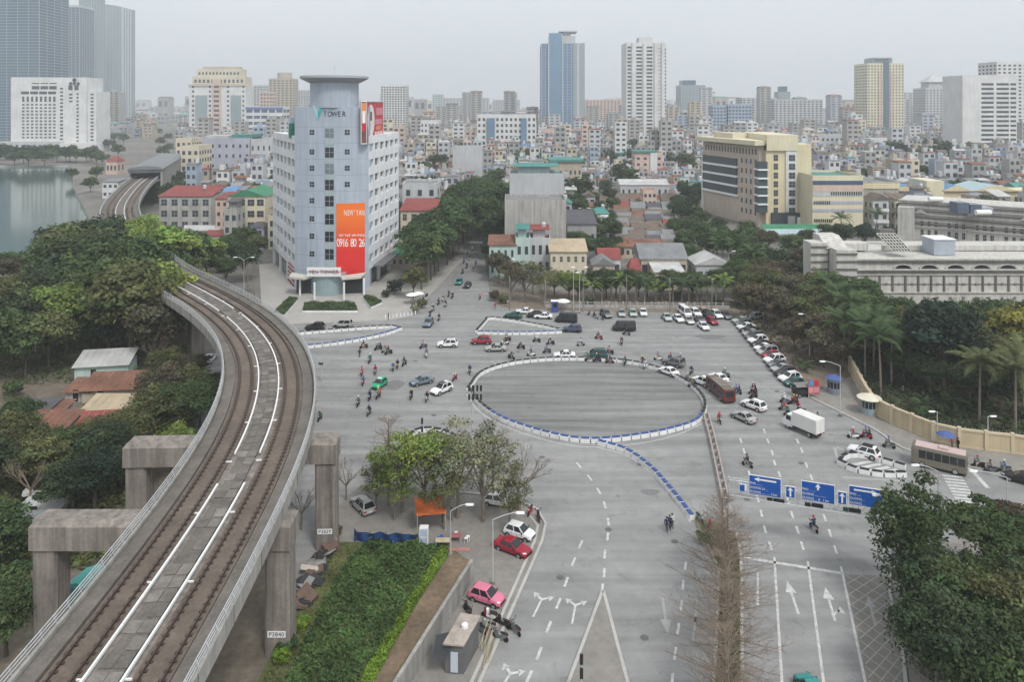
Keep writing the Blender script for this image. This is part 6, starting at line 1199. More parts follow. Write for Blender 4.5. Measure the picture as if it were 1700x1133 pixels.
car('sedan','white',937,594,180,'driving round the top of the roundabout',g1); car('mpv','dgreen',990,594,178,'driving round the top of the roundabout',g1); carp('sedan','white',(1094,616),(1126,628),'hugging the upper right of the roundabout',g1); carp('suv','grey',(1100,603),(1136,612),'surrounded by scooters at the roundabout',g1)
carp('suv','white',(1150,632),(1184,646),'beside the maroon minibus',g1); carp('sedan','white',(1178,626),(1208,640),'right behind the pair at the roundabout',g1)
carp('suv','white',(1233,672),(1270,686),'behind the silver sedan right of the roundabout',g1); carp('sedan','silver',(1216,690),(1253,707),'below the white SUV right of the roundabout',g1); o = carp('suv','white',(1408,750),(1461,765),'passing the small hatched island',g1); MB().box(-1.2,.2,-.55,.55,1.642,1.66).build('sunroof', m_cg, o); carp('sedan','black',(1672,795),(1722,808),'cut off at the right edge',g1)
o = car('hatch','teal',1347,1158,98,'at the bottom edge',g1,'taxi'); o['label'] = 'teal taxi with white bonnet at the bottom edge of the road'
carp('suv','silver',(587,832),(618,862),'parked under the garden trees','cars parked by the garden'); carp('hatch','white',(888,900),(838,884),'parked at the kerb corner','cars parked by the garden'); carp('sedan','red',(874,926),(828,908),'parked next to the white hatchback','cars parked by the garden'); carp('hatch','pink',(832,1008),(785,992),'parked by the garden wall kiosk','cars parked by the garden'); carp('hatch','white',(848,842),(805,836),'half hidden behind the garden trees','cars parked by the garden'); car('sedan','white',348,600,95,'parked beneath the viaduct curve','cars parked by the garden')
# --- bus, truck, minibus
def boxvehicle(nm, lb, cat, f, r, W, Ht, body, win, roofm, nwin, rad=.42):
    a, b = G(*f), G(*r); m = (a+b)/2; L = (a-b).length; t = thing(nm, lb, cat, (m.x, m.y, .02), math.atan2(a.y-b.y, a.x-b.x)); L2, W2 = L/2, W/2; mb = MB()
    mb.loft([[(x*L2,-W2*k,.4),(x*L2,W2*k,.4),(x*L2,W2*k,Ht-.45+dz),(x*L2,W2*.9*k,Ht-.08+dz),(x*L2,-W2*.9*k,Ht-.08+dz),(x*L2,-W2*k,Ht-.45+dz)] for x, k, dz in ((-1,.96,-.06),(-.97,1,0),(.9,1,0),(.97,.97,-.1),(1,.92,-.35))]); mb.build('body', body, t)
    MB().box(-L2*.95,L2*.86,-W2*.86,W2*.86,Ht-.1,Ht-.02).build('roof', roofm, t)
    for s in (-1,1):
        for i in range(nwin):
            x0 = -L2*.93 + 1.8*L2*.93*i/nwin; x1 = x0 + 1.8*L2*.93/nwin*.9; MB().box(x0,x1,min(s*W2,s*(W2+.015)),max(s*W2,s*(W2+.015)),Ht*.47,Ht*.84).build('side_window', win, t)
        for x in (-.58,.6): wheel(t, x*L2, s*(W2-.12), rad, .26)
        MB().box(L2*.985,L2*1.005,min(s*W2*.5,s*W2*.85),max(s*W2*.5,s*W2*.85),.7,.95).build('headlight', m_hl, t); MB().box(-L2*1.01,-L2*.99,min(s*W2*.7,s*W2*.92),max(s*W2*.7,s*W2*.92),.8,1.3).build('tail_light', m_tl, t)
    MB().add([(L2*.985,-W2*.85,Ht*.5),(L2*.985,W2*.85,Ht*.5),(L2*.93,W2*.82,Ht*.86),(L2*.93,-W2*.82,Ht*.86)], [(0,1,2,3)]).build('windscreen', win, t).location.x = .05
    MB().box(-L2*1.012,-L2*.985,-W2*.7,W2*.7,Ht*.5,Ht*.82).build('rear_window', win, t); MB().box(-L2*.97,L2*.97,-W2*.9,W2*.9,.22,.42).build('underbody', m_trim, t); return t
t = boxvehicle('coach', 'olive grey small coach with pale pink roof near the beige wall', 'bus', (1514,768), (1606,789), 2.1, 2.65, M('coach_olive', (.17,.155,.125), .4, .05, .5), m_cg, M('coach_roof_pink', (.50,.38,.36), .5, .08, .5), 6)
MB().box(-1,-.0,-.5,.5,2.63,2.85).build('roof_air_conditioner', M('coach_roof_pink'), t); MB().box(-3.0,-1.4,-1.08,-1.062,1.42,2.0).build('green_advert', PAINT['green'], t)
t = boxvehicle('minibus', 'maroon minibus with loaded roof rack right of the roundabout', 'minibus', (1180,644), (1212,672), 1.9, 2.2, PAINT['maroon'], m_cg, M('rack_brown', (.16,.13,.10), .8, .2, .8), 4, .36)
mb = MB()
for y in (-.75,.75): mb.tube((-1.8,y,2.35),(1.2,y,2.35),.03,n=4)
for x in np.linspace(-1.8,1.2,6): mb.tube((x,-.75,2.35),(x,.75,2.35),.025,n=4)
mb.build('roof_rack', m_galv, t)
a, b = G(1304,706), G(1360,730); m = (a+b)/2; L = 5.6; t = thing('box_truck', 'small white box truck heading for the roundabout', 'truck', (m.x, m.y, .02), math.atan2(a.y-b.y, a.x-b.x))
MB().box(-2.9,.95,-.95,.95,.85,2.75).build('cargo_box', M('truck_box_white', (.68,.67,.64), .5, .06, .6, streak=.05), t); mb = MB(); mb.loft([[(x,-.85*k,.45),(x,.85*k,.45),(x,.85*k,zt),(x,-.85*k,zt)] for x, k, zt in ((1.05,1,2.1),(1.9,1,2.1),(2.35,.97,1.45),(2.7,.92,1.1),(2.75,.88,.7))]); mb.build('cab', PAINT['white'], t)
MB().add([(2.36,-.78,1.42),(2.36,.78,1.42),(1.95,.74,2.05),(1.95,-.74,2.05)], [(0,1,2,3)]).build('windscreen', m_cg, t).location.x = .03
for s in (-1,1):
    MB().box(1.2,2.0,min(s*.85,s*.865),max(s*.85,s*.865),1.3,1.95).build('side_window', m_cg, t); MB().box(2.7,2.78,min(s*.5,s*.78),max(s*.5,s*.78),.75,.95).build('headlight', m_hl, t); MB().box(-2.93,-2.89,min(s*.6,s*.9),max(s*.6,s*.9),.7,.85).build('tail_light', m_tl, t); MB().box(-2.925,-2.90,min(s*.03,s*.9),max(s*.03,s*.9),.95,2.65).build('rear_door', M('truck_box_white'), t)
    for x in (-1.7,1.75): wheel(t, x, s*.72, .36, .24)
MB().box(-2.8,2.6,-.45,.45,.42,.84).build('chassis', m_trim, t)
for c in CAR.values(): kill(c)
# --- people: one skinned surface per pose
def skinned(nm, joints, edges, mats, assign):
    me = bpy.data.meshes.new(nm); me.from_pydata([j[:3] for j in joints], edges, []); o = bpy.data.objects.new(nm, me); C.objects.link(o); sk = o.modifiers.new('s', 'SKIN'); sv = me.skin_vertices[0].data
    for i, j in enumerate(joints): sv[i].radius = (j[3], j[4] if len(j) > 4 else j[3])
    sv[0].use_root = True; ss = o.modifiers.new('d', 'SUBSURF'); ss.levels = 1; dg = bpy.context.evaluated_depsgraph_get(); m2 = bpy.data.meshes.new_from_object(o.evaluated_get(dg)); bpy.data.objects.remove(o); m2.name = nm; m2.materials.clear()
    for m in mats: m2.materials.append(m)
    m2.polygons.foreach_set('material_index', [assign(p.center) for p in m2.polygons]); m2.polygons.foreach_set('use_smooth', [True]*len(m2.polygons)); return m2
SKIN = M('skin', (.36,.2,.13), .6, 0, 1); CL = {k: M('cloth_' + k, v, .85, .1, 3) for k, v in dict(black=(.02,.02,.023), navy=(.03,.04,.085), red=(.38,.03,.035), white=(.62,.62,.6), grey=(.16,.16,.165), green=(.03,.22,.12), brown=(.11,.07,.045), beige=(.36,.30,.2), pink=(.5,.2,.25), blue=(.07,.17,.38), teal=(.03,.25,.26), orange=(.55,.18,.04)).items()}
ride_j = [(-.12,0,.84,.17,.15),(-.06,0,1.08,.16,.13),(.0,0,1.32,.17,.12),(.03,0,1.46,.06),(.06,0,1.58,.095),(.08,0,1.68,.09), (-.04,.12,.82,.10),(.34,.20,.74,.085),(.22,.17,.36,.06),(.36,.17,.29,.05), (-.04,-.12,.82,.10),(.34,-.20,.74,.085),(.22,-.17,.36,.06),(.36,-.17,.29,.05), (.0,.2,1.36,.075),(.14,.27,1.14,.055),(.42,.27,1.08,.042),(.5,.26,1.06,.04), (.0,-.2,1.36,.075),(.14,-.27,1.14,.055),(.42,-.27,1.08,.042),(.5,-.26,1.06,.04)]
body_e = [(0,1),(1,2),(2,3),(3,4),(4,5),(0,6),(6,7),(7,8),(8,9),(0,10),(10,11),(11,12),(12,13),(2,14),(14,15),(15,16),(16,17),(2,18),(18,19),(19,20),(20,21)]
RIDER = skinned('person', ride_j, body_e, [CL['black'], CL['navy'], SKIN], lambda c: 2 if c.z > 1.45 or c.x > .42 and c.z > .95 else 0 if c.z > .93 else 1)
def stand_j(st): return [(0,0,.95,.15,.12),(0,0,1.15,.15,.12),(.01,0,1.38,.17,.11),(.02,0,1.50,.055),(.04,0,1.60,.09),(.05,0,1.70,.085), (0,.09,.9,.09),(.06+st,.1,.5,.07),(-.02+st*.6,.1,.1,.05),(.12+st*.6,.1,.04,.045), (0,-.09,.9,.09),(.06-st,-.1,.5,.07),(-.05-st*1.2,-.1,.1,.05),(.08-st*1.2,-.1,.04,.045), (0,.2,1.40,.07),(-.04-st*.5,.25,1.14,.052),(.05-st*.6,.25,.90,.042),(.07-st*.6,.25,.82,.04), (0,-.2,1.40,.07),(.04+st*.5,-.25,1.14,.052),(.12+st*.6,-.25,.90,.042),(.14+st*.6,-.25,.82,.04)]
STAND = {k: skinned('person', stand_j(s), body_e, [CL['black'], CL['navy'], SKIN], lambda c: 2 if c.z > 1.47 or (c.z < .9 and abs(c.y) > .19) else 0 if c.z > .95 else 1) for k, s in (('stand', 0.0), ('walk', .14))}
HELM = MB().lathe([(.135,0),(.15,.05),(.14,.12),(.1,.18),(.03,.2)], 10).mesh('helmet', M('helmet_white', (.6,.6,.6), .3, 0, 1), True); HAIR = MB().lathe([(.095,0),(.11,.05),(.10,.11),(.06,.15),(.02,.16)], 9).mesh('hair', CL['black'], True)
# --- motorbike
def make_bike():
    t = thing('motorbike', '', 'motorbike'); mb = MB()
    mb.loft([[(x,-w_,zb),(x,w_,zb),(x,w_*.8,zt),(x,-w_*.8,zt)] for x, w_, zb, zt in ((-.78,.06,.62,.74),(-.6,.15,.42,.76),(-.25,.17,.34,.72),(.02,.13,.28,.46),(.28,.13,.28,.42))]); mb.loft([[(x,-w_,zb),(x,w_,zb),(x,w_*.8,zt),(x,-w_*.8,zt)] for x, w_, zb, zt in ((.26,.16,.28,.9),(.42,.17,.34,1.0),(.56,.10,.5,.98))]); mb.build('body', PAINT['black'], t)
    mb = MB(); mb.loft([[(x,-w_,.74),(x,w_,.74),(x,w_*.9,zt),(x,-w_*.9,zt)] for x, w_, zt in ((-.78,.10,.84),(-.4,.14,.83),(-.02,.10,.80))]); mb.build('seat', m_trim, t); mb = MB(); mb.tube((.4,-.33,1.05),(.4,.33,1.05),.022,n=5); mb.tube((.44,0,1.0),(.62,0,.3),.035,n=5)
    for s in (-1,1): mb.tube((.42,s*.25,1.05),(.40,s*.32,1.22),.01,n=4); mb.box(.38,.41,s*.32-.06,s*.32+.06,1.2,1.29)
    mb.build('handlebar', m_trim, t); MB().box(.54,.6,-.09,.09,.78,.92).build('headlight', m_hl, t); MB().box(-.84,-.77,-.08,.08,.66,.74).build('tail_light', m_tl, t)
    for nm, x in (('front_wheel',.64),('rear_wheel',-.6)):
        w_ = MB(); n = 14; w_.loft([[(x+r*math.cos(2*math.pi*i/n), y, .27+r*math.sin(2*math.pi*i/n)) for i in range(n)] for r, y in ((.2,-.05),(.27,-.03),(.27,.03),(.2,.05))]); w_.build(nm, m_tyre, t)
    return t
BIKE = make_bike()
LM = [((523,547),'the black SUV before the hedge'),((711,541),'the street mouth'),((743,576),'the white SUV crossing'),((799,571),'the red car'),((630,643),'the green taxi'),((700,638),'the slate sedan'),((733,652),'the white SUV with dark roof'),((937,594),'the white sedan above the roundabout'),((990,594),'the dark green people carrier'),((1036,549),'the lone black minivan'),((1110,612),'the white sedan at the roundabout edge'),((1196,660),'the maroon minibus'),((1250,677),'the silver sedan pair'),((1331,718),'the white box truck'),((1433,755),'the hatched island'),((1560,778),'the small coach'),((1385,650),'the guard booths'),((1330,815),'the sign gantry'),((730,500),'the tree lined street'),((770,1000),'the garden kiosk'),((890,840),'the kerb corner'),((650,525),'the tower forecourt'),((995,525),'the fence wall'),((780,660),'the left end of the roundabout'),((540,690),'the viaduct railing')]
def near_lm(p): return min(LM, key=lambda l: (G(*l[0]) - Vector((p[0], p[1], 0))).length)[1]
BC = ['black']*6 + ['white']*2 + ['grey']*2 + ['silver','red','blue','maroon']; JC = ['black']*6 + ['navy']*3 + ['grey']*4 + ['brown']*2 + ['white']*2 + ['red','green','beige','pink','blue']; HM = {k: M('helmet_' + k, v, .3, 0, 1) for k, v in dict(white=(.6,.6,.6), black=(.02,.02,.02), red=(.4,.03,.03), blue=(.06,.12,.35), pink=(.55,.25,.3), yellow=(.6,.45,.05)).items()}
def clear(p, r=1.3):
    for _ in range(12):
        hit = [(a, b, q) for a, b, q in PLACED if (a-p.x)**2 + (b-p.y)**2 < (q*.62+r*.5)**2]
        if not hit: return p
        a, b, q = hit[0]; d = Vector((p.x-a, p.y-b, 0)); d = d.normalized() if d.length > .01 else Vector((1,0,0)); p = p + d*.45
    return p
def person(pose, p, rz, jc, tc, label, cat='person', hel=None, hair=True):
    o = link('person', RIDER if pose == 'ride' else STAND[pose], None, p, rz); o.scale = (.93,.93,.93); tag(o, label, cat); swap(o, 0, CL[jc]); swap(o, 1, CL[tc])
    if hel: h = link('helmet', HELM, o, (.07,0,1.60) if pose == 'ride' else (.05,0,1.62)); swap(h, 0, HM[hel])
    elif hair: link('hair', HAIR, o, (.04,0,1.64))
    return o
def bike(x, y, hd, rider=True, bc=None, jc=None, pillion=False, grp='scooters crossing the junction'):
    bc = bc or random.choice(BC); p = clear(G(x, y)); PLACED.append((p.x, p.y, .9)); rz = R(hd); lm = near_lm(p); b = dup(BIKE, (p.x, p.y, .02), rz, None, grp, .93, {'paint_black': PAINT[bc]}); b.name = 'motorbike'; b['category'] = 'motorbike'; jc = jc or random.choice(JC); hc = random.choice(list(HM))
    b['auto'] = f'{bc} motorbike {"ridden by person in " + jc if rider else "parked"} near {lm}'
    if rider:
        o = person('ride', (p.x, p.y, .02), rz, jc, random.choice(['black','navy','grey','beige','brown']), '', hel=hc); o['auto'] = f'person in {jc} top and {hc} helmet riding near {lm}'; o['group'] = 'scooter riders'
        if pillion:
            q = Vector((p.x, p.y, .05)) - Vector((math.cos(rz), math.sin(rz), 0))*.42; j2 = random.choice(JC); o = person('ride', q, rz, j2, 'black', '', hel=random.choice(list(HM))); o['auto'] = f'pillion passenger in {j2} behind a rider near {lm}'; o['group'] = 'scooter riders'
    return b
random.seed(44)
for x, y, h in ((604,579,200),(628,582,210),(640,586,205),(645,589,210),(614,603,262),(660,612,265),(668,609,255),(655,615,270),(601,624,265),(623,622,268),(603,640,270),(614,665,262),(628,662,258),(595,675,255),(613,690,262),(683,663,262),(709,667,258),(755,632,255),(780,621,262),(703,579,200),(708,594,265),
 (842,567,190),(838,573,185),(865,580,170),(849,597,320),(882,592,185),(891,569,170),(914,573,175),(908,587,185),(964,575,5),(994,564,160),(1040,557,170),(1032,573,260),(1012,589,180),(978,600,185),(987,601,180),(1012,604,0),(1038,606,240),(1067,606,230),(1071,612,240),(1093,599,160),(1117,606,165),(1128,603,170),(1148,622,240),(1142,636,150),(1150,645,140),
 (1202,628,150),(1206,648,140),(1223,655,150),(1250,655,200),(1251,662,210),(1194,703,275),(1303,671,140),(1319,673,140),(1302,683,150),(1310,693,140),(1329,687,145),(1358,704,140),(1417,729,165),(1438,729,165),(1476,745,160),(1624,778,165),(1632,781,165),(1668,785,170),(531,699,265),(1241,776,120),(1351,882,105),
 (728,507,262),(745,493,80),(736,501,262),(751,496,265),(797,497,85),(729,533,262),(714,527,262),(719,517,260),(740,510,262),(768,455,262),(775,446,262),(770,438,80),(780,432,80),(776,424,262),(786,450,85),(790,440,85),(784,418,85)):
    bike(x, y, h + random.uniform(-10,10), True, pillion=random.random() < .18)
for i in range(9): bike(776 + 9*(i % 3) + random.uniform(-2,2) + (i//3)*8, 1022 + 10*(i//3) + random.uniform(-2,2), 140 + random.uniform(-25,25), False, grp='parked motorbikes')
for x, y in ((690,506),(697,502),(703,498),(684,512),(693,512),(708,494),(986,526),(993,527),(980,524),(999,530),(1162,868),(1178,880),(880,855),(890,862),(815,490),(822,496),(832,502),(842,504)): bike(x, y, random.choice([70,95,250,285]), False, grp='parked motorbikes')
kill(BIKE)
for x, y, ps, rz, jc, tc, lb in ((645,532,'stand',200,'black','black','person in black standing at the forecourt kerb'),(597,594,'walk',90,'black','black','person in black walking left of the scooters'),(1107,884,'walk',250,'navy','navy','person in navy uniform walking on the near road, left of the group'),(1116,878,'walk',250,'white','black','person in white shirt walking with the two in navy'),(1112,881,'walk',245,'navy','black','person in navy uniform walking between two companions'),(1591,748,'stand',180,'black','black','person in black standing at the beige wall'),(1581,745,'stand',200,'pink','grey','person in pink top at the beige wall'),(736,872,'stand',250,'navy','black','person in navy by the orange tarp'),(750,868,'stand',200,'grey','black','person in grey behind the orange tarp'),(822,514,'stand',90,'red','grey','person in red by the triangle island'),(690,505,'stand',0,'white','navy','person in white at the street corner stalls'),(702,508,'stand',120,'orange','black','person in orange at the street corner stalls')):
    p = G(x, y); person(ps, (p.x, p.y, .02), R(rz), jc, tc, lb)['group'] = 'people on foot'
# ================================================================== street furniture and small things
m_bw = M('barrier_white', (.68,.68,.67), .6, .10, 1.5, streak=.1); m_bk = M('barrier_hollow_dark', (.025,.025,.028), .7, .1, 1); m_bb = M('barrier_blue', (.035,.075,.22), .6, .1, 1)
def bmesh_block(L):
    mb = MB(); mb.loft([[(x,-.32,0),(x,.32,0),(x,.26,.55),(x,-.26,.55)] for x in (-L/2,L/2)]); return mb.mesh('barrier_block', m_bw)
BLK = bmesh_block(1.26); CAPm = {}
def cap(m):
    if m.name not in CAPm: mb = MB(); mb.box(-.55,.55,-.23,.23,.551,.66); CAPm[m.name] = mb.mesh('cap', m)  # black cap colours in the shaded hollow on top of the block
    return CAPm[m.name]
def barrier_row(pts, where, colf, step=1.42, closed=False):
    R_ = resample(pts, step, closed); n = len(R_)
    for i, p in enumerate(R_):
        a, b = R_[max(0,i-1)], R_[min(n-1,i+1)]; d = b-a
        if d.length < .1: continue
        o = link('barrier_block', BLK, None, (p.x, p.y, .02), math.atan2(d.y, d.x)); m = colf(px(p)); link('cap', cap(m), o); c = 'blue' if m is m_bb else 'black'
        tag(o, None, 'barrier', 'barrier blocks ' + ('of the roundabout ring' if callable(where) else where)); o['auto'] = f'white barrier block with {c} top {where(px(p)) if callable(where) else where}'; o['seq'] = i
barrier_row(RING, lambda q: 'on the ' + ('far' if q[1] < 625 else 'near' if q[1] > 705 else 'left' if q[0] < 900 else 'right') + (' left' if q[0] < 960 else ' right') + ' arc of the roundabout ring' if not (625 <= q[1] <= 705) else ('at the left end' if q[0] < 900 else 'at the right end') + ' of the roundabout ring', lambda q: m_bb if q[1] > 690 else m_bk)
def prow(pl, where, colf): barrier_row(cat_rom([G(*p) for p in pl], .5), where, colf)
BLU = lambda q: m_bb; BLA = lambda q: m_bk
prow([(1000,740),(1040,753),(1080,782),(1115,821),(1147,862)], 'of the curved divider below the roundabout', BLU); prow([(500,556),(560,551),(610,547),(650,545.5),(663,548)], 'on the far edge of the tower side island', BLA); prow([(660,550),(640,557),(600,566),(550,574),(505,579)], 'on the near edge of the tower side island', BLU)
prow([(792,552),(806,536),(813,531),(850,535),(900,544),(930,551)], 'on the far edge of the triangle island', BLA); prow([(927,554),(880,556),(830,556),(797,555)], 'on the near edge of the triangle island', BLU); prow([(1396,769),(1401,763),(1420,759),(1445,763),(1480,773),(1514,784)], 'on the far edge of the hatched island', BLA); prow([(1399,774),(1412,781),(1440,788),(1475,792),(1508,791)], 'on the near edge of the hatched island', BLA); prow([(672,741),(684,725),(700,718),(720,718),(745,724),(762,736)], 'of the small arc above the garden trees', BLA)
# twin rail divider down to the median
m_pr2 = M('divider_pinkish', (.36,.31,.29), .8, .15, 1, streak=.1); t = thing('divider_fence', 'low twin rail concrete divider between roundabout and median', 'divider')
P = cat_rom([G(*p) for p in ((1172,692),(1182,730),(1193,780),(1204,832),(1208,860))], 1.0)
for k in (-.35,.35):
    o = strip_line('rail', [p + Vector((k,0,0)) for p in P], .16, .35, .62, m_pr2, t)
for p in resample(P, 2.0): MB().box(p.x-.45,p.x+.45,p.y-.09,p.y+.09,0,.5).build('post', m_pr2, t)
# beige garden wall: panels, pillars, coping
m_wl = M('wall_beige_paint', (.50,.41,.27), .85, .08, .4, streak=.12); m_wl2 = M('wall_beige_pillar', (.55,.46,.32), .85, .08, .4, streak=.1); t = thing('boundary_wall', 'long beige panelled boundary wall curving along the right pavement', 'wall')
W_ = resample(cat_rom([G(*p) for p in ((1411,618),(1424,642),(1440,672),(1456,692),(1500,713),(1560,737),(1610,746),(1650,751),(1700,757),(1800,776),(1900,800))], .5), 3.1)
for a, b in zip(W_, W_[1:]):
    d = (b-a); ln = d.length; rz = math.atan2(d.y, d.x)
    for nm, x0, x1, w_, z0, z1, m in (('pillar',-.22,.22,.26,0,2.75,m_wl2),('panel',.22,ln-.22,.12,.35,2.35,m_wl),('plinth',.22,ln-.22,.19,0,.35,m_wl2),('coping',.22,ln-.22,.22,2.35,2.6,m_wl2)):
        o = MB().box(x0,x1,-w_,w_,z0,z1).build(nm, m, t); o.location = a; o.rotation_euler = (0,0,rz)
mb = MB()
for p in resample(cat_rom([q for q in W_], .4), .4): mb.tube((p.x,p.y,2.6),(p.x,p.y,3.0),.015,n=3,caps=False)
stuff(mb.build('wall_spikes', m_galv, t))
# parking fence along the palms
t = thing('parking_fence', 'low grey wall with railing between parked cars and palms', 'fence'); P0, P1 = G(905,512), G(1212,514); d = P1-P0; n_ = 26
for i in range(n_):
    a, b = P0+d*i/n_, P0+d*(i+1)/n_; MB().box(a.x+.15,b.x-.15,a.y-.1,a.y+.1,0,.9).build('panel', WALL['conc'], t); MB().box(a.x-.15,a.x+.15,a.y-.16,a.y+.16,0,1.6).build('post', WALL['conc'], t); MB().box(a.x+.15,b.x-.15,a.y-.04,a.y+.04,1.3,1.4).build('rail', m_galv, t)
# lamps
def lamp(x, y, h, arm, label, rise=.7, r=.09, heads=1):
    p = G(x, y); t = thing('street_lamp', label, 'street lamp', (p.x, p.y, .02), 0, 'street lamps'); MB().tube((0,0,0),(0,0,h),r,r*.6,8).build('pole', m_galv, t); MB().box(-.2,.2,-.2,.2,0,.35).build('base', m_conc, t)
    for k in range(heads):
        s = 1 if k == 0 else -1; mb = MB(); q = Vector((0,0,h))
        for i in range(5): u = (i+1)/5; e = Vector((arm*u*s, 0, h + rise*math.sin(u*1.4))); mb.tube(q, e, .045, n=5, caps=False); q = e
        mb.build('arm', m_galv, t); g = MB(); sg = 1 if arm*s > 0 else -1; g.loft([[(q.x+sg*x_, -w_, q.z-.08),(q.x+sg*x_, w_, q.z-.08),(q.x+sg*x_, w_*.6, q.z+.08),(q.x+sg*x_, -w_*.6, q.z+.08)] for x_, w_ in ((0,.08),(.25,.16),(.75,.13),(.85,.05))]); g.build('lamp_head', m_white, t)
    return t
lamp(1344,594,7.2,-1.2,'tall lamp post behind the slanted parking row'); lamp(1395,692,7.4,-2.2,'lamp post between the guard booths and the truck'); lamp(1558,905,7.6,-2.0,'lamp post before the zebra crossing'); lamp(1672,925,8.0,-3.0,'lamp post near the right frame edge'); lamp(1520,985,8.5,-3.2,'lamp post inside the corner tree'); lamp(405,500,9.5,1.6,'lamp post beside the palms near the viaduct bend',heads=2); lamp(962,521,9.5,1.0,'tall lamp post behind the black minivan',heads=2); lamp(1210,474,8,0.9,'lamp post behind the curved metal roof'); lamp(818,972,6.2,2.2,'lamp post beside the white hatchback'); lamp(748,925,4.6,1.5,'short bent lamp by the garden tables'); lamp(1556,742,4.6,-.3,'park lamp behind the beige wall',rise=.1); lamp(1640,748,4.4,.3,'park lamp at the right part of the beige wall',rise=.1); lamp(970,392,9,1.2,'lamp post beside the dark warehouse',heads=2); lamp(952,518,8.6,.5,'thin pole beside the tall lamp post',rise=.1)
# traffic lights
m_ts = M('signal_black', (.02,.02,.022), .6, 0, 1)
def signal_head(par, loc, rz=0.0, horiz=False, n=3, lit=None):
    e = link('signal_head', MB().box(-.16,.16,-.12,.12,-.5,.5).mesh('signal_head', m_ts), par, loc); e.scale = (.8,.8,.75); e.rotation_euler = (0, R(90) if horiz else 0, rz)
    for i, c in enumerate(('red','amber','green')[:n]): MB().lathe([(.11,0),(.12,.03),(.05,.05)], 10).build('lens', M('lens_' + c, dict(red=(.05,.01,.01),amber=(.05,.03,.01),green=(.01,.04,.03))[c], .3, 0, 1), e).location = (0,-.12,.32-.32*i); 
    for l in e.children: l.rotation_euler = (R(90),0,0)
    return e
p = G(784,732); t = thing('traffic_signal', 'tall signal mast with two rows of black lights at the roundabout left end', 'traffic light', (p.x, p.y, .02)); MB().tube((0,0,0),(0,0,7.4),.11,.07,8).build('pole', m_galv, t)
for z in (6.0,7.2):
    MB().tube((-.5,0,z),(1.3,0,z),.04,n=5).build('arm', m_galv, t)
    for x in (-.4,.15,.7,1.2): signal_head(t, (x,-.2,z), random.uniform(-.4,.4))
p = G(701,745); t = thing('traffic_signal', 'single stacked signal on the small arc island', 'traffic light', (p.x, p.y, .02)); MB().tube((0,0,0),(0,0,4.2),.08,n=8).build('pole', m_galv, t); signal_head(t, (0,-.15,3.7)); signal_head(t, (0,-.15,2.6))
p = G(965,1160); t = thing('traffic_signal', 'round faced signal on the tip island at the bottom edge', 'traffic light', (p.x, p.y, .02)); MB().tube((0,0,0),(0,0,3.4),.08,n=8).build('pole', m_galv, t); signal_head(t, (0,-.15,3.1)); signal_head(t, (0,-.15,2.0))
p = G(533,632); t = thing('traffic_signal', 'small signal seen just right of the viaduct railing', 'traffic light', (p.x, p.y, .02)); MB().tube((0,0,0),(0,0,3.2),.07,n=8).build('pole', m_galv, t); signal_head(t, (0,-.15,2.8), 0, True)
p = G(1665,830); 
# sign gantry
t = thing('sign_gantry', 'overhead truss gantry carrying blue direction signs across the right road', 'gantry'); A, B = G(1209,892), G(1478,985)
zb, zt = 4.6, 6.2; A0 = at(1210,795,ydep(892)); A = Vector((A0.x, A0.y, 0)); dY = Vector((36.5-A.x, 75.2-A.y, 0)); B = A + dY*1.12
for P_ in (A, B): MB().tube((P_.x,P_.y,0),(P_.x,P_.y,6.4),.16,.12,8).build('post', m_galv, t)
d = (B-A); ln = d.length; d.normalize(); rz = math.atan2(d.y, d.x); nn = Vector((d.y,-d.x,0)); mb = MB()
for z in (zb,zt):
    for k in (-.25,.25): mb.tube((A.x+nn.x*k,A.y+nn.y*k,z),(B.x+nn.x*k,B.y+nn.y*k,z),.05,n=5)
mb.build('chords', m_galv, t); mb = MB(); kk = 14
for i in range(kk):
    p, q = A+d*(ln*i/kk), A+d*(ln*(i+1)/kk); mb.tube((p.x,p.y,zb if i % 2 else zt),(q.x,q.y,zt if i % 2 else zb),.03,n=4,caps=False); mb.tube((p.x,p.y,zb),(p.x,p.y,zt),.03,n=4,caps=False)
stuff(mb.build('lattice', m_galv, t))
m_sb = M('sign_blue', (.008,.085,.36), .5, .03, 1); 
def gsign(px0, px1, yt, yb, label, draw):
    Yv = None; xm = (px0+px1)/2; lo, hi = 0.0, 1.3
    for _ in range(40):
        m_ = (lo+hi)/2; p = A+d*(ln*m_); 
        if CX+F*p.x/p.y < xm: lo = m_
        else: hi = m_
    p = A+d*(ln*lo)+nn*.42; s = F/p.y; w_ = (px1-px0)/s/max(.2, d.x); z1 = H-(yt-YH)/s; z0 = H-(yb-YH)/s; h = z1-z0
    o = thing('direction_sign', label, 'sign', (p.x,p.y,(z0+z1)/2), rz, 'blue signs on the gantry'); MB().box(-w_/2,w_/2,-.04,.04,-h/2,h/2).build('panel', m_white, o); MB().box(-w_/2+.05,w_/2-.05,-.052,-.04,-h/2+.05,h/2-.05).build('face', m_sb, o)
    mb = MB(); draw(mb, w_, h, o); 
    if mb.v: mb.build('arrow', m_lw, o)
    return o
def pol(mb, *pts): mb.add([(x,-.062,z) for x, z in pts], [tuple(range(len(pts)))])
def up(mb, w_, h, o): pol(mb, (-.08,-h*.38),(.08,-h*.38),(.08,h*.2),(-.08,h*.2)); pol(mb, (-.28,h*.14),(.28,h*.14),(0,h*.42))
def lft(mb, w_, h, o): pol(mb, (.12,-h*.38),(.34,-h*.38),(.34,h*.36),(.12,h*.36)); pol(mb, (-.2,h*.2),(.12,h*.2),(.12,h*.36),(-.2,h*.36)); pol(mb, (-.45,h*.28),(-.18,h*.1),(-.18,h*.45))
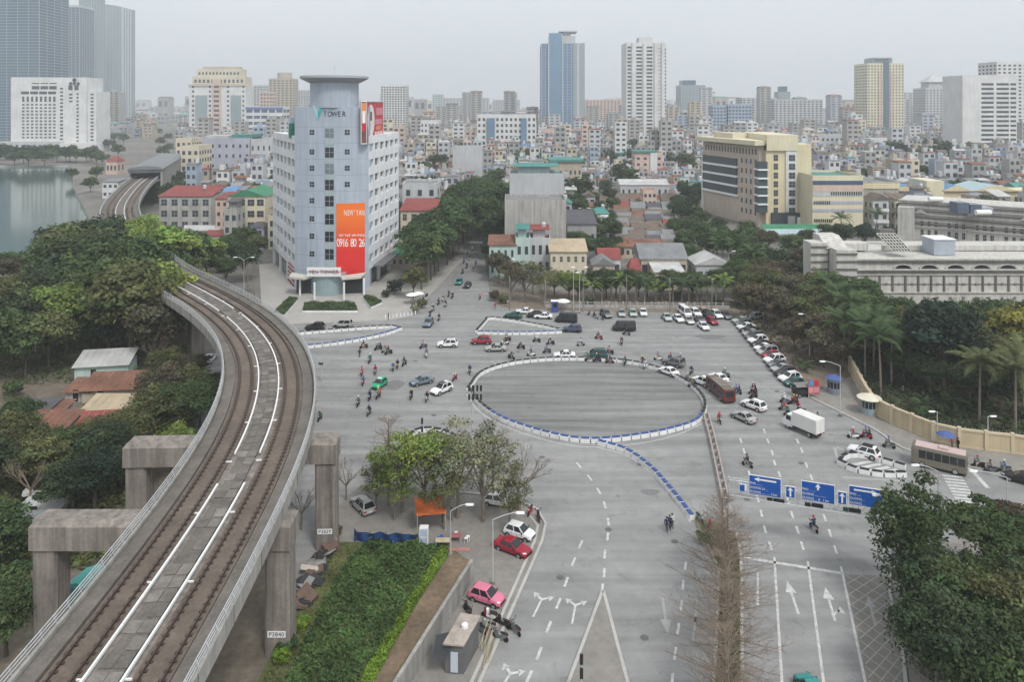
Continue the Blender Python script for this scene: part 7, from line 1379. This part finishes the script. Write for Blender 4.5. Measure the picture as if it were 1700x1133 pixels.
def lines(ls, w_, h, o):
    for i, s in enumerate(ls): q = lettering(s, .36, m_lw, o, (-w_/2+.12, -.066, h*.08-.44*i), (R(90),0,0), .004, .8)
    for c in o.children:
        if c.name.startswith('lettering'):
            xs = [v.co.x for v in c.data.vertices]; c.location.x = -w_/2+.12 - min(xs)*.8
def big(kind, ls):
    def f(mb, w_, h, o):
        if kind == 'l': pol(mb, (-w_*.2,h*.27),(w_*.35,h*.27),(w_*.35,h*.36),(-w_*.2,h*.36)); pol(mb, (-w_*.34,h*.315),(-w_*.18,h*.2),(-w_*.18,h*.43))
        if kind == 'u': pol(mb, (-.09,h*.12),(.09,h*.12),(.09,h*.3),(-.09,h*.3)); pol(mb, (-.26,h*.26),(.26,h*.26),(0,h*.46))
        if kind == 'r': pol(mb, (-w_*.35,h*.27),(w_*.2,h*.27),(w_*.2,h*.36),(-w_*.35,h*.36)); pol(mb, (w_*.34,h*.315),(w_*.18,h*.43),(w_*.18,h*.2))
        lines(ls, w_, h, o)
    return f
gsign(1228,1241,800,817,'small blue left turn sign at the gantry post',lft); gsign(1246,1294,792,824,'big blue sign with long left arrow',big('l',['PHO ...... ..','DUONG LA ...','DUONG ....... ..... 2 km'])); gsign(1305,1319,808,827,'small blue straight ahead sign right of the left arrow sign',up); gsign(1333,1382,802,834,'big blue sign with short up arrow',big('u',['PHO ... .....','DUONG ....... .........','DUONG .... A   1 km'])); gsign(1391,1404,817,838,'small blue straight ahead sign next to the corner tree',up); gsign(1412,1460,810,842,'big blue sign partly hidden by the corner tree',big('r',['PHO .....','DUONG ...','DUONG .....']))
for x, y, w_, c in ((1278,830,.55,m_ts),(1293,832,1.1,m_ts),(1341,838,.55,m_ts),(1357,840,1.1,m_ts),(1404,846,.5,M('counter_green', (.01,.07,.05), .5, 0, 1)),(1419,848,1.1,m_ts)):
    q = at(x, y, A.y + (B.y-A.y)*((x-1210)/270)); o = MB().box(-w_/2,w_/2,-.1,.1,-.17,.17).build('countdown_display', c, t); o.location = q; o.rotation_euler = (0,0,rz)
    MB().tube((0,0,.17),(0,0,zb-q.z+.05),.025,n=4).build('hanger', m_galv, o)
# guard booths, posters, cart
def booth(x, y, label, body, roofm, rr, umb):
    p = G(x, y); t = thing('guard_booth', label, 'booth', (p.x, p.y, .1)); MB().lathe([(1.05,0),(1.05,.95)], 12).build('base', body, t); MB().lathe([(.98,.95),(.98,1.95)], 12).build('glazing', m_glass, t); MB().lathe([(1.08,1.95),(1.08,2.35)], 12).build('head_band', body, t)
    for i in range(12): a = 2*math.pi*i/12; MB().tube((1.0*math.cos(a),1.0*math.sin(a),.95),(1.0*math.cos(a),1.0*math.sin(a),1.95),.05,n=4).build('mullion', body, t)
    MB().lathe([(rr,2.36),(rr*.95,2.44),(.25,2.95),(.08,3.0)], 14).build('roof', roofm, t); return t
booth(1443,686,'round grey guard booth with cream umbrella roof by the wall','',M('umbrella_cream', (.62,.58,.46), .8, .08, 1),1.75,True) if False else booth(1443,688,'round grey guard booth with cream umbrella roof by the wall',M('booth_grey', (.27,.33,.36), .6, .06, 1),M('umbrella_cream', (.62,.58,.46), .8, .08, 1),1.75,True); booth(1385,654,'round guard booth with blue roof under the trees',M('booth_dark', (.2,.22,.26), .6, .06, 1),M('booth_roof_blue', (.07,.11,.28), .6, .06, 1),1.3,False)
p = G(1351,662); t = thing('poster_board', 'red and blue poster board beside the covered cart', 'notice board', (p.x,p.y,.1)); MB().box(-.9,.9,-.05,.05,.5,2.9).build('board', M('poster_faded_red', (.35,.13,.12), .7, .2, 1), t)
for x, z, c in ((-.45,2.3,M('poster_blue', (.08,.25,.5), .6, .1, 2)),(.4,2.3,M('print_red')),(-.45,1.2,M('print_pink')),(.42,1.25,M('print_pink'))): MB().box(x-.36,x+.36,-.07,-.05,z-.42,z+.42).build('poster', c, t)
for x in (-.8,.8): MB().tube((x,0,0),(x,0,2.9),.05,n=5).build('post', m_galv, t)
p = G(1331,658); t = thing('covered_cart', 'dark covered cart at the near end of the slanted parking row', 'cart', (p.x,p.y,.02), R(10)); MB().box(-1.3,1.3,-.8,.8,.5,1.2).build('tray', m_black, t); mb = MB(); mb.loft([[(x,-.85,1.7),(x,-.5,2.0),(x,.5,2.0),(x,.85,1.7)] for x in (-1.35,1.35)], caps=False, closed=False); mb.build('canopy', M('cart_canopy', (.2,.19,.18), .8, .1, 1), t)
for sx in (-1,1):
    for sy in (-1,1): MB().tube((sx*1.25,sy*.75,1.2),(sx*1.25,sy*.8,1.72),.03,n=4).build('post', m_black, t)
    wheel(t, sx*.8, .7, .3, .16); wheel(t, sx*.8, -.7, .3, .16)
# umbrellas and stalls
def parasol(x, y, r, h, mat, label, sides=8, name='parasol'):
    p = G(x, y); t = thing(name, label, 'parasol', (p.x,p.y,.1)); MB().tube((0,0,0),(0,0,h),.03,n=5).build('pole', m_galv, t); mb = MB(); mb.lathe([(r,h-.45),(r*.6,h-.15),(.05,h+.05)], sides); mb.build('canopy', mat, t); MB().tube((0,0,0),(0,0,.12),.28,n=8).build('foot', m_conc, t); return t
parasol(684,506,1.5,2.6,m_white,'white parasol at the street corner stalls'); parasol(694,503,1.4,2.5,m_white,'second white parasol behind the corner stalls'); parasol(935,517,1.6,2.6,m_white,'white parasol by the blue sentry box'); parasol(1570,748,1.2,2.4,M('booth_roof_blue'),'blue parasol leaning at the beige wall')
p = G(921,518); t = thing('sentry_box', 'blue sentry box beside the white parasol', 'booth', (p.x,p.y,.1)); MB().box(-.7,.7,-.6,.6,0,2.3).build('body', M('sentry_blue', (.05,.08,.32), .6, .05, 1), t); MB().box(-.45,.45,-.63,-.6,1.0,1.9).build('window', m_glass, t); MB().box(-.85,.85,-.75,.75,2.3,2.42).build('roof', m_white, t)
# garden corner: tarps, cooler, tables
p = G(714,878); t = thing('orange_canopy', 'orange tarpaulin canopy under the garden trees', 'canopy', (p.x,p.y,.13), R(12)); mb = MB(); mb.add([(-1.6,-1.5,2.2),(1.6,-1.5,2.1),(1.7,1.5,2.5),(-1.6,1.5,2.6),(0.1,0,2.75)], [(0,1,4),(1,2,4),(2,3,4),(3,0,4)]); mb.build('tarpaulin', M('tarp_orange', (.52,.13,.035), .75, .1, 1), t)
for sx in (-1.5,1.5):
    for sy in (-1.4,1.4): MB().tube((sx,sy,0),(sx,sy,2.3),.04,n=5).build('pole', m_galv, t)
p0, p1 = G(588,902), G(693,906); t = thing('blue_tarpaulin', 'dark blue tarpaulin screen along the top of the vegetable patch', 'tarpaulin'); mb = MB(); n_ = 22; vs = []
for i in range(n_+1):
    q = p0.lerp(p1, i/n_)
    for z in (0,.5,1.05): vs.append((q.x, q.y + .14*math.sin(i*1.3+z*2) - z*.1, .15+z+(.08*math.sin(i*.9) if z > 1 else 0) + (.35 if i == 0 and z > 1 else 0)))
mb.add(vs, [(i*3+k,(i+1)*3+k,(i+1)*3+k+1,i*3+k+1) for i in range(n_) for k in range(2)]); mb.build('sheet', M('tarp_blue', (.02,.055,.16), .55, .2, 1), t)
for i in range(5): q = p0.lerp(p1, i/4); MB().tube((q.x,q.y+.1,0),(q.x,q.y+.1,1.25),.035,n=5).build('stake', m_bark, t)
p = G(704,905); t = thing('drinks_cooler', 'white glass door drinks cooler beside the garden', 'cooler', (p.x,p.y,.13)); MB().box(-.45,.45,-.35,.35,0,1.75).build('cabinet', m_white, t); MB().box(-.38,.38,-.37,-.35,.9,1.65).build('door', M('cooler_pale_blue', (.4,.48,.58), .3, .05, 1), t); MB().box(-.38,.38,-.37,-.35,.15,.8).build('lower_door', M('cooler_pale_blue'), t); MB().box(.3,.34,-.41,-.37,.5,1.1).build('handle', m_galv, t)
def table(x, y, m, lb, w_=.6, rz=0.0):
    p = G(x, y); t = thing('low_table', lb, 'table', (p.x,p.y,.14), rz); MB().box(-w_,w_,-.4,.4,.5,.56).build('top', m, t)
    for sx in (-1,1):
        for sy in (-1,1): MB().box(sx*(w_-.06)-.03,sx*(w_-.06)+.03,sy*.34-.03,sy*.34+.03,0,.5).build('leg', m_galv, t)
table(736,908,M('table_cream', (.5,.44,.3), .7, .1, 1),'cream low table by the lime hedge',.8); table(756,900,M('table_red', (.35,.12,.12), .7, .1, 1),'red low table by the short bent lamp')
def stool(x, y, m, lb):
    p = G(x, y); t = thing('plastic_stool', lb, 'stool', (p.x,p.y,.14)); MB().box(-.17,.17,-.17,.17,.4,.45).build('seat', m, t)
    for sx in (-1,1):
        for sy in (-1,1): mb = MB(); mb.tube((sx*.14,sy*.14,.4),(sx*.18,sy*.18,0),.025,n=4); mb.build('leg', m, t)
for i, (x, y, c) in enumerate(((728,902,'b'),(733,899,'b'),(731,905,'b'),(757,893,'w'),(777,900,'w'),(774,903,'w'))): stool(x, y, M('stool_blue', (.03,.12,.42), .5, 0, 1) if c == 'b' else m_white, f'{"blue" if c == "b" else "white"} plastic stool {"by the cream table" if c == "b" else "by the red table"}')
struct(sheet('tiled_mat', gp((742,912),(780,912),(782,918),(744,918)), .16, M('mat_pink', (.38,.18,.16), .9, .15, 1)))
# concrete wall by the garden
a, b = Vector((-3.83,72.5,0)), Vector((-9.6,55,0)); t = thing('garden_wall', 'weathered concrete wall between the garden path and the parked cars', 'wall'); d = b-a; n_ = 7
for i in range(n_):
    p, q = a+d*i/n_, a+d*(i+1)/n_; e = q-p; o = MB().box(.02,e.length-.02,-.11,.11,0,2.0).build('panel', M('garden_wall_concrete', (.27,.265,.25), .95, .2, .4, streak=.3), t); o.location = p; o.rotation_euler = (0,0,math.atan2(e.y,e.x)); o = MB().box(.02,e.length-.02,-.15,.15,2.0,2.1).build('coping', m_concw, t); o.location = p; o.rotation_euler = (0,0,math.atan2(e.y,e.x))
# kiosk
t = thing('roadside_kiosk', 'grey kiosk with flat rusty roof beside the parked motorbikes', 'kiosk'); rp = [Vector((-4.35,64.1,0)),Vector((-2.65,63.7,0)),Vector((-3.86,60.2,0)),Vector((-5.56,60.4,0))]; c = sum(rp, Vector())/4; mb = MB(); mb.prism([((p.x-c.x)*.88+c.x,(p.y-c.y)*.88+c.y) for p in rp], 0, 2.5); mb.build('wall', M('kiosk_grey', (.13,.13,.13), .8, .15, 1), t); mb = MB(); mb.prism([(p.x,p.y) for p in rp], 2.5, 2.62); mb.build('roof', M('kiosk_roof', (.36,.31,.27), .85, .25, 1, fine=.15), t); MB().lathe([(.28,0),(.28,.25),(.1,.35)], 10, (c.x+.2,c.y+.2,2.62)).build('roof_vent', m_white, t)
e = (rp[2]-rp[3]); o = MB().box(-.3,.3,-.05,.02,.3,1.9).build('door', M('kiosk_door_pale', (.5,.55,.6), .5, .05, 1), t); o.location = ((rp[2]+rp[3])/2 - c)*.88 + c + Vector((0,-.06,0)); o.rotation_euler = (0,0,math.atan2(e.y,e.x))
mb = MB(); mb.add([(c.x-2.2,c.y-2.5,2.0),(c.x-.8,c.y-2.5,2.3),(c.x-.8,c.y+.2,2.3),(c.x-2.2,c.y+.2,2.0)], [(0,1,2,3)]); mb.build('side_awning', M('dark_tarp', (.05,.055,.06), .8, .2, 1), t)
for i in range(9):
    p = G(803+random.uniform(-8,8), 1078+random.uniform(-30,40)); t = thing('bamboo_pole', 'bamboo pole leaning in the bundle beside the kiosk', 'pole', (p.x,p.y,.13), 0, 'bamboo poles by the kiosk'); MB().tube((0,0,.05),(random.uniform(.2,.8),random.uniform(1.5,3),random.uniform(.4,1.2)),.045,n=5).build('stem', M('bamboo', (.34,.30,.2), .8, .15, 1), t)
# rubble heap between the piers
mr = [M('scrap_dark', (.035,.037,.04), .7, .2, 1), M('scrap_grey', (.26,.25,.24), .9, .2, 1), M('scrap_brown', (.13,.09,.07), .9, .25, 1), M('scrap_pale', (.5,.45,.38), .9, .15, 1)]; nm_ = ['black plastic','grey board','brown board','pale board']
for i in range(30):
    u = i/29; x = 548 - 52*u + random.uniform(-10,10); y = 902 + 110*u + random.uniform(-8,8); p = G(x, y); k = random.choice([0,0,0,1,1,2,2,3]); t = MB(); w_, d_, h_ = random.uniform(.4,1.1), random.uniform(.3,.9), random.uniform(.05,.5)
    t.loft([[(-w_,-d_,0),(w_*.9,-d_,.05),(w_,d_,0),(-w_*.9,d_,.04)],[(-w_*.9,-d_*.9,h_),(w_,-d_,h_*1.1),(w_*.9,d_*.8,h_),(-w_,d_,h_*.9)]]); o = t.build('scrap_piece', mr[k]); o.location = (p.x,p.y,.1+random.uniform(0,.5)); o.rotation_euler = (random.uniform(-.5,.5),random.uniform(-.5,.5),random.uniform(0,6.3)); tag(o, None, 'scrap', 'scrap heaped between the piers'); o['auto'] = f'{nm_[k]} scrap piece in the heap between the piers'
# shacks in the lakeside park
def shack(label, x0, x1, yr, yb, depth, wallc, roofc, rise, sl=0.0, rz=0.0):
    a = G((x0+x1)/2, yb); s = F/a.y; w_ = (x1-x0)/s; h = (yb-yr)/s*.62; t = thing('shack', label, 'shack', (a.x, a.y, 0), rz, 'shacks in the lakeside park'); MB().box(-w_/2,w_/2,0,depth,0,h).build('wall', WALL[wallc] if isinstance(wallc, str) else wallc, t)
    n_ = 8
    for i in range(n_):
        x_0 = -w_/2-.3+(w_+.6)*i/n_; x_1 = x_0+(w_+.6)/n_-.02; mb = MB(); mb.add([(x_0,-.5,h),(x_1,-.5,h+.02),(x_1,depth+.3,h+rise+.02),(x_0,depth+.3,h+rise),(x_0,-.5,h-.06),(x_1,-.5,h-.04)], [(0,1,2,3),(0,4,5,1)]); mb.build('roof_sheet', ROOF[roofc], t)
    MB().box(-w_*.2,-w_*.2+.8,-.04,0,.1,1.9).build('door', m_black, t); return t
shack('green sided shed with pale ridge roof in the lakeside park',127,210,592,632,4.5,'mint','lgrey',1.3,rz=R(10)); shack('long shack with rusty red sheet roof below the green shed',138,222,634,668,4.5,'tan','rust',1.2,rz=R(6)); shack('low shack with rusty roof left of the long shack',108,152,640,668,3.5,'conc','rust',.9); shack('flat dark roofed shack at the left frame edge',-10,66,682,712,5,'conc','dark',.7); shack('shack with brown roof and clutter at the left edge',62,100,676,704,3.5,'conc','rust',.6); shack('orange tiled hut half hidden by shrubs left of the viaduct',118,205,712,752,5,'conc','red',1.6,rz=R(8)); shack('low orange roofed hut at the left frame edge',20,110,702,724,4,'tan','rust',.8)
shack('cluttered shelter with yellow tarpaulin roof beside the shrubs',130,232,676,706,5,'conc','sand',.9); shack('grey hut between the portal piers at the left edge',-10,42,880,930,4,'conc','grey',.8); shack('pale green planked hut left of the upper portal',30,95,835,870,3,'tan','lgrey',.5)
for i, (x, y, c) in enumerate(((46,830,'w'),(28,694,'w'),(100,688,'b'),(55,905,'o'))):
    p = G(x, y); t = MB(); t.loft([[(-.5,-.4,0),(.5,-.4,0),(.5,.4,0),(-.5,.4,0)],[(-.4,-.3,.6),(.45,-.35,.7),(.4,.3,.6),(-.45,.35,.65)]]); o = t.build('bundle', m_white if c == 'w' else M('tarp_blue') if c == 'b' else M('tarp_orange')); o.location = (p.x,p.y,.5); tag(o, f'{"white" if c == "w" else "blue" if c == "b" else "orange"} bundle of goods {["near the upper portal","on the dark shack side","by the brown roofed shack","before the lower portal"][i]}', 'bundle')
p = G(146,1000); t = thing('teal_cabin', 'teal site cabin with gabled roof inside the lower portal', 'cabin', (p.x,p.y,0), R(-12)); mt = M('cabin_teal', (.03,.23,.21), .6, .08, 1); MB().box(-1.2,1.2,-1.2,1.2,0,2.1).build('wall', mt, t); mb = MB(); roof_mesh(mb, 'gable_y', 2.6, 2.7, 2.1, .55, .1); o = mb.build('roof', M('cabin_teal_light', (.09,.36,.33), .6, .08, 1), t); o.location = (-1.3,-1.35,0); MB().box(-.4,.4,-1.23,-1.2,.1,1.7).build('door', M('cabin_door', (.02,.15,.14), .6, 0, 1), t)
# bollards and poles at the street corner
for i in range(9): p = G(640+i*6.2, 531-i*.9); o = MB().lathe([(.12,0),(.12,.7),(.05,.8)], 8).build('bollard', m_white); o.location = (p.x,p.y,.14); tag(o, None, 'bollard', 'bollards on the forecourt corner'); o['auto'] = 'white bollard on the forecourt corner kerb'

UP = []
for i, (x, y) in enumerate(((846,516),(905,521),(968,518),(1040,517),(1112,518),(1182,519))):
    p = G(x, y); t = thing('utility_pole', f'concrete utility pole by the parking fence, {WORDN[i]} from the street', 'utility pole', (p.x, p.y, .1), 0, 'utility poles by the fence'); MB().tube((0,0,0),(0,0,7.6),.13,.09,7).build('pole', m_conc, t)
    for z in (7.2, 6.7): MB().box(-.06,.06,-.6,.6,z-.05,z+.05).build('crossarm', m_galv, t)
    UP.append(p)
for a, b in zip(UP, UP[1:]):
    for k, (dy, z) in enumerate(((-.5,7.25),(.5,7.25),(0,6.75))):
        mb = MB(); q = None
        for i in range(11):
            u = i/10; p = a.lerp(b, u) + Vector((0, dy, .1 + z - 1.6*u*(1-u)*1.2)); 
            if q is not None: mb.tube(q, p, .022, n=3, caps=False)
            q = p
        o = mb.build('overhead_cable', m_trim); tag(o, None, 'cable', 'cables above the parking fence'); o['auto'] = f'{["front","rear","lower middle"][k]} sagging cable between poles above the parking fence'
# ================================================================== labels: single each thing out
def finish_labels():
    tops = [o for o in bpy.data.objects if o.parent is None]
    for o in tops:
        if o.get('auto'): o['label'] = ' '.join(o['auto'].split()[:16]); del o['auto']
        for k in ('wd','zt','dp','seq'):
            if k in o.keys(): del o[k]
    by = {}
    for o in tops:
        if o.get('label') and o.get('category'): by.setdefault(o['label'], []).append(o)
    for lb, os_ in by.items():
        if len(os_) < 2: continue
        os_.sort(key=lambda o: px((o.location.x, max(5, o.location.y), 0))[0])
        n = len(os_)
        for i, o in enumerate(os_):
            if n == 2: s = 'left one of two' if i == 0 else 'right one of two'
            elif i == 0: s = 'leftmost'
            elif i == n-1: s = 'rightmost'
            elif i < 20: s = WORDN[i] + ' from left'
            else: continue
            ws = lb.split(); sw = s.split(); o['label'] = lb + ', ' + s if len(ws) + len(sw) <= 16 else ' '.join(ws[:16-len(sw)]) + ', ' + s
finish_labels()
# ================================================================== the air
mh = bpy.data.materials.new('haze_air'); mh.use_nodes = True; n = mh.node_tree
for x in list(n.nodes):
    if x.type == 'BSDF_PRINCIPLED': n.nodes.remove(x)
pv = n.nodes.new('ShaderNodeVolumePrincipled'); pv.inputs['Color'].default_value = (.90,.94,.97,1); pv.inputs['Density'].default_value = HAZE; pv.inputs['Anisotropy'].default_value = 0.2
n.links.new(pv.outputs[0], n.nodes['Material Output'].inputs['Volume'])
hz = MB().box(-4400, 4400, -260, 7000, -4, 300).build('haze', mh); tag(hz, 'pale blue grey haze filling the air over the whole city', 'haze', None, 'stuff')
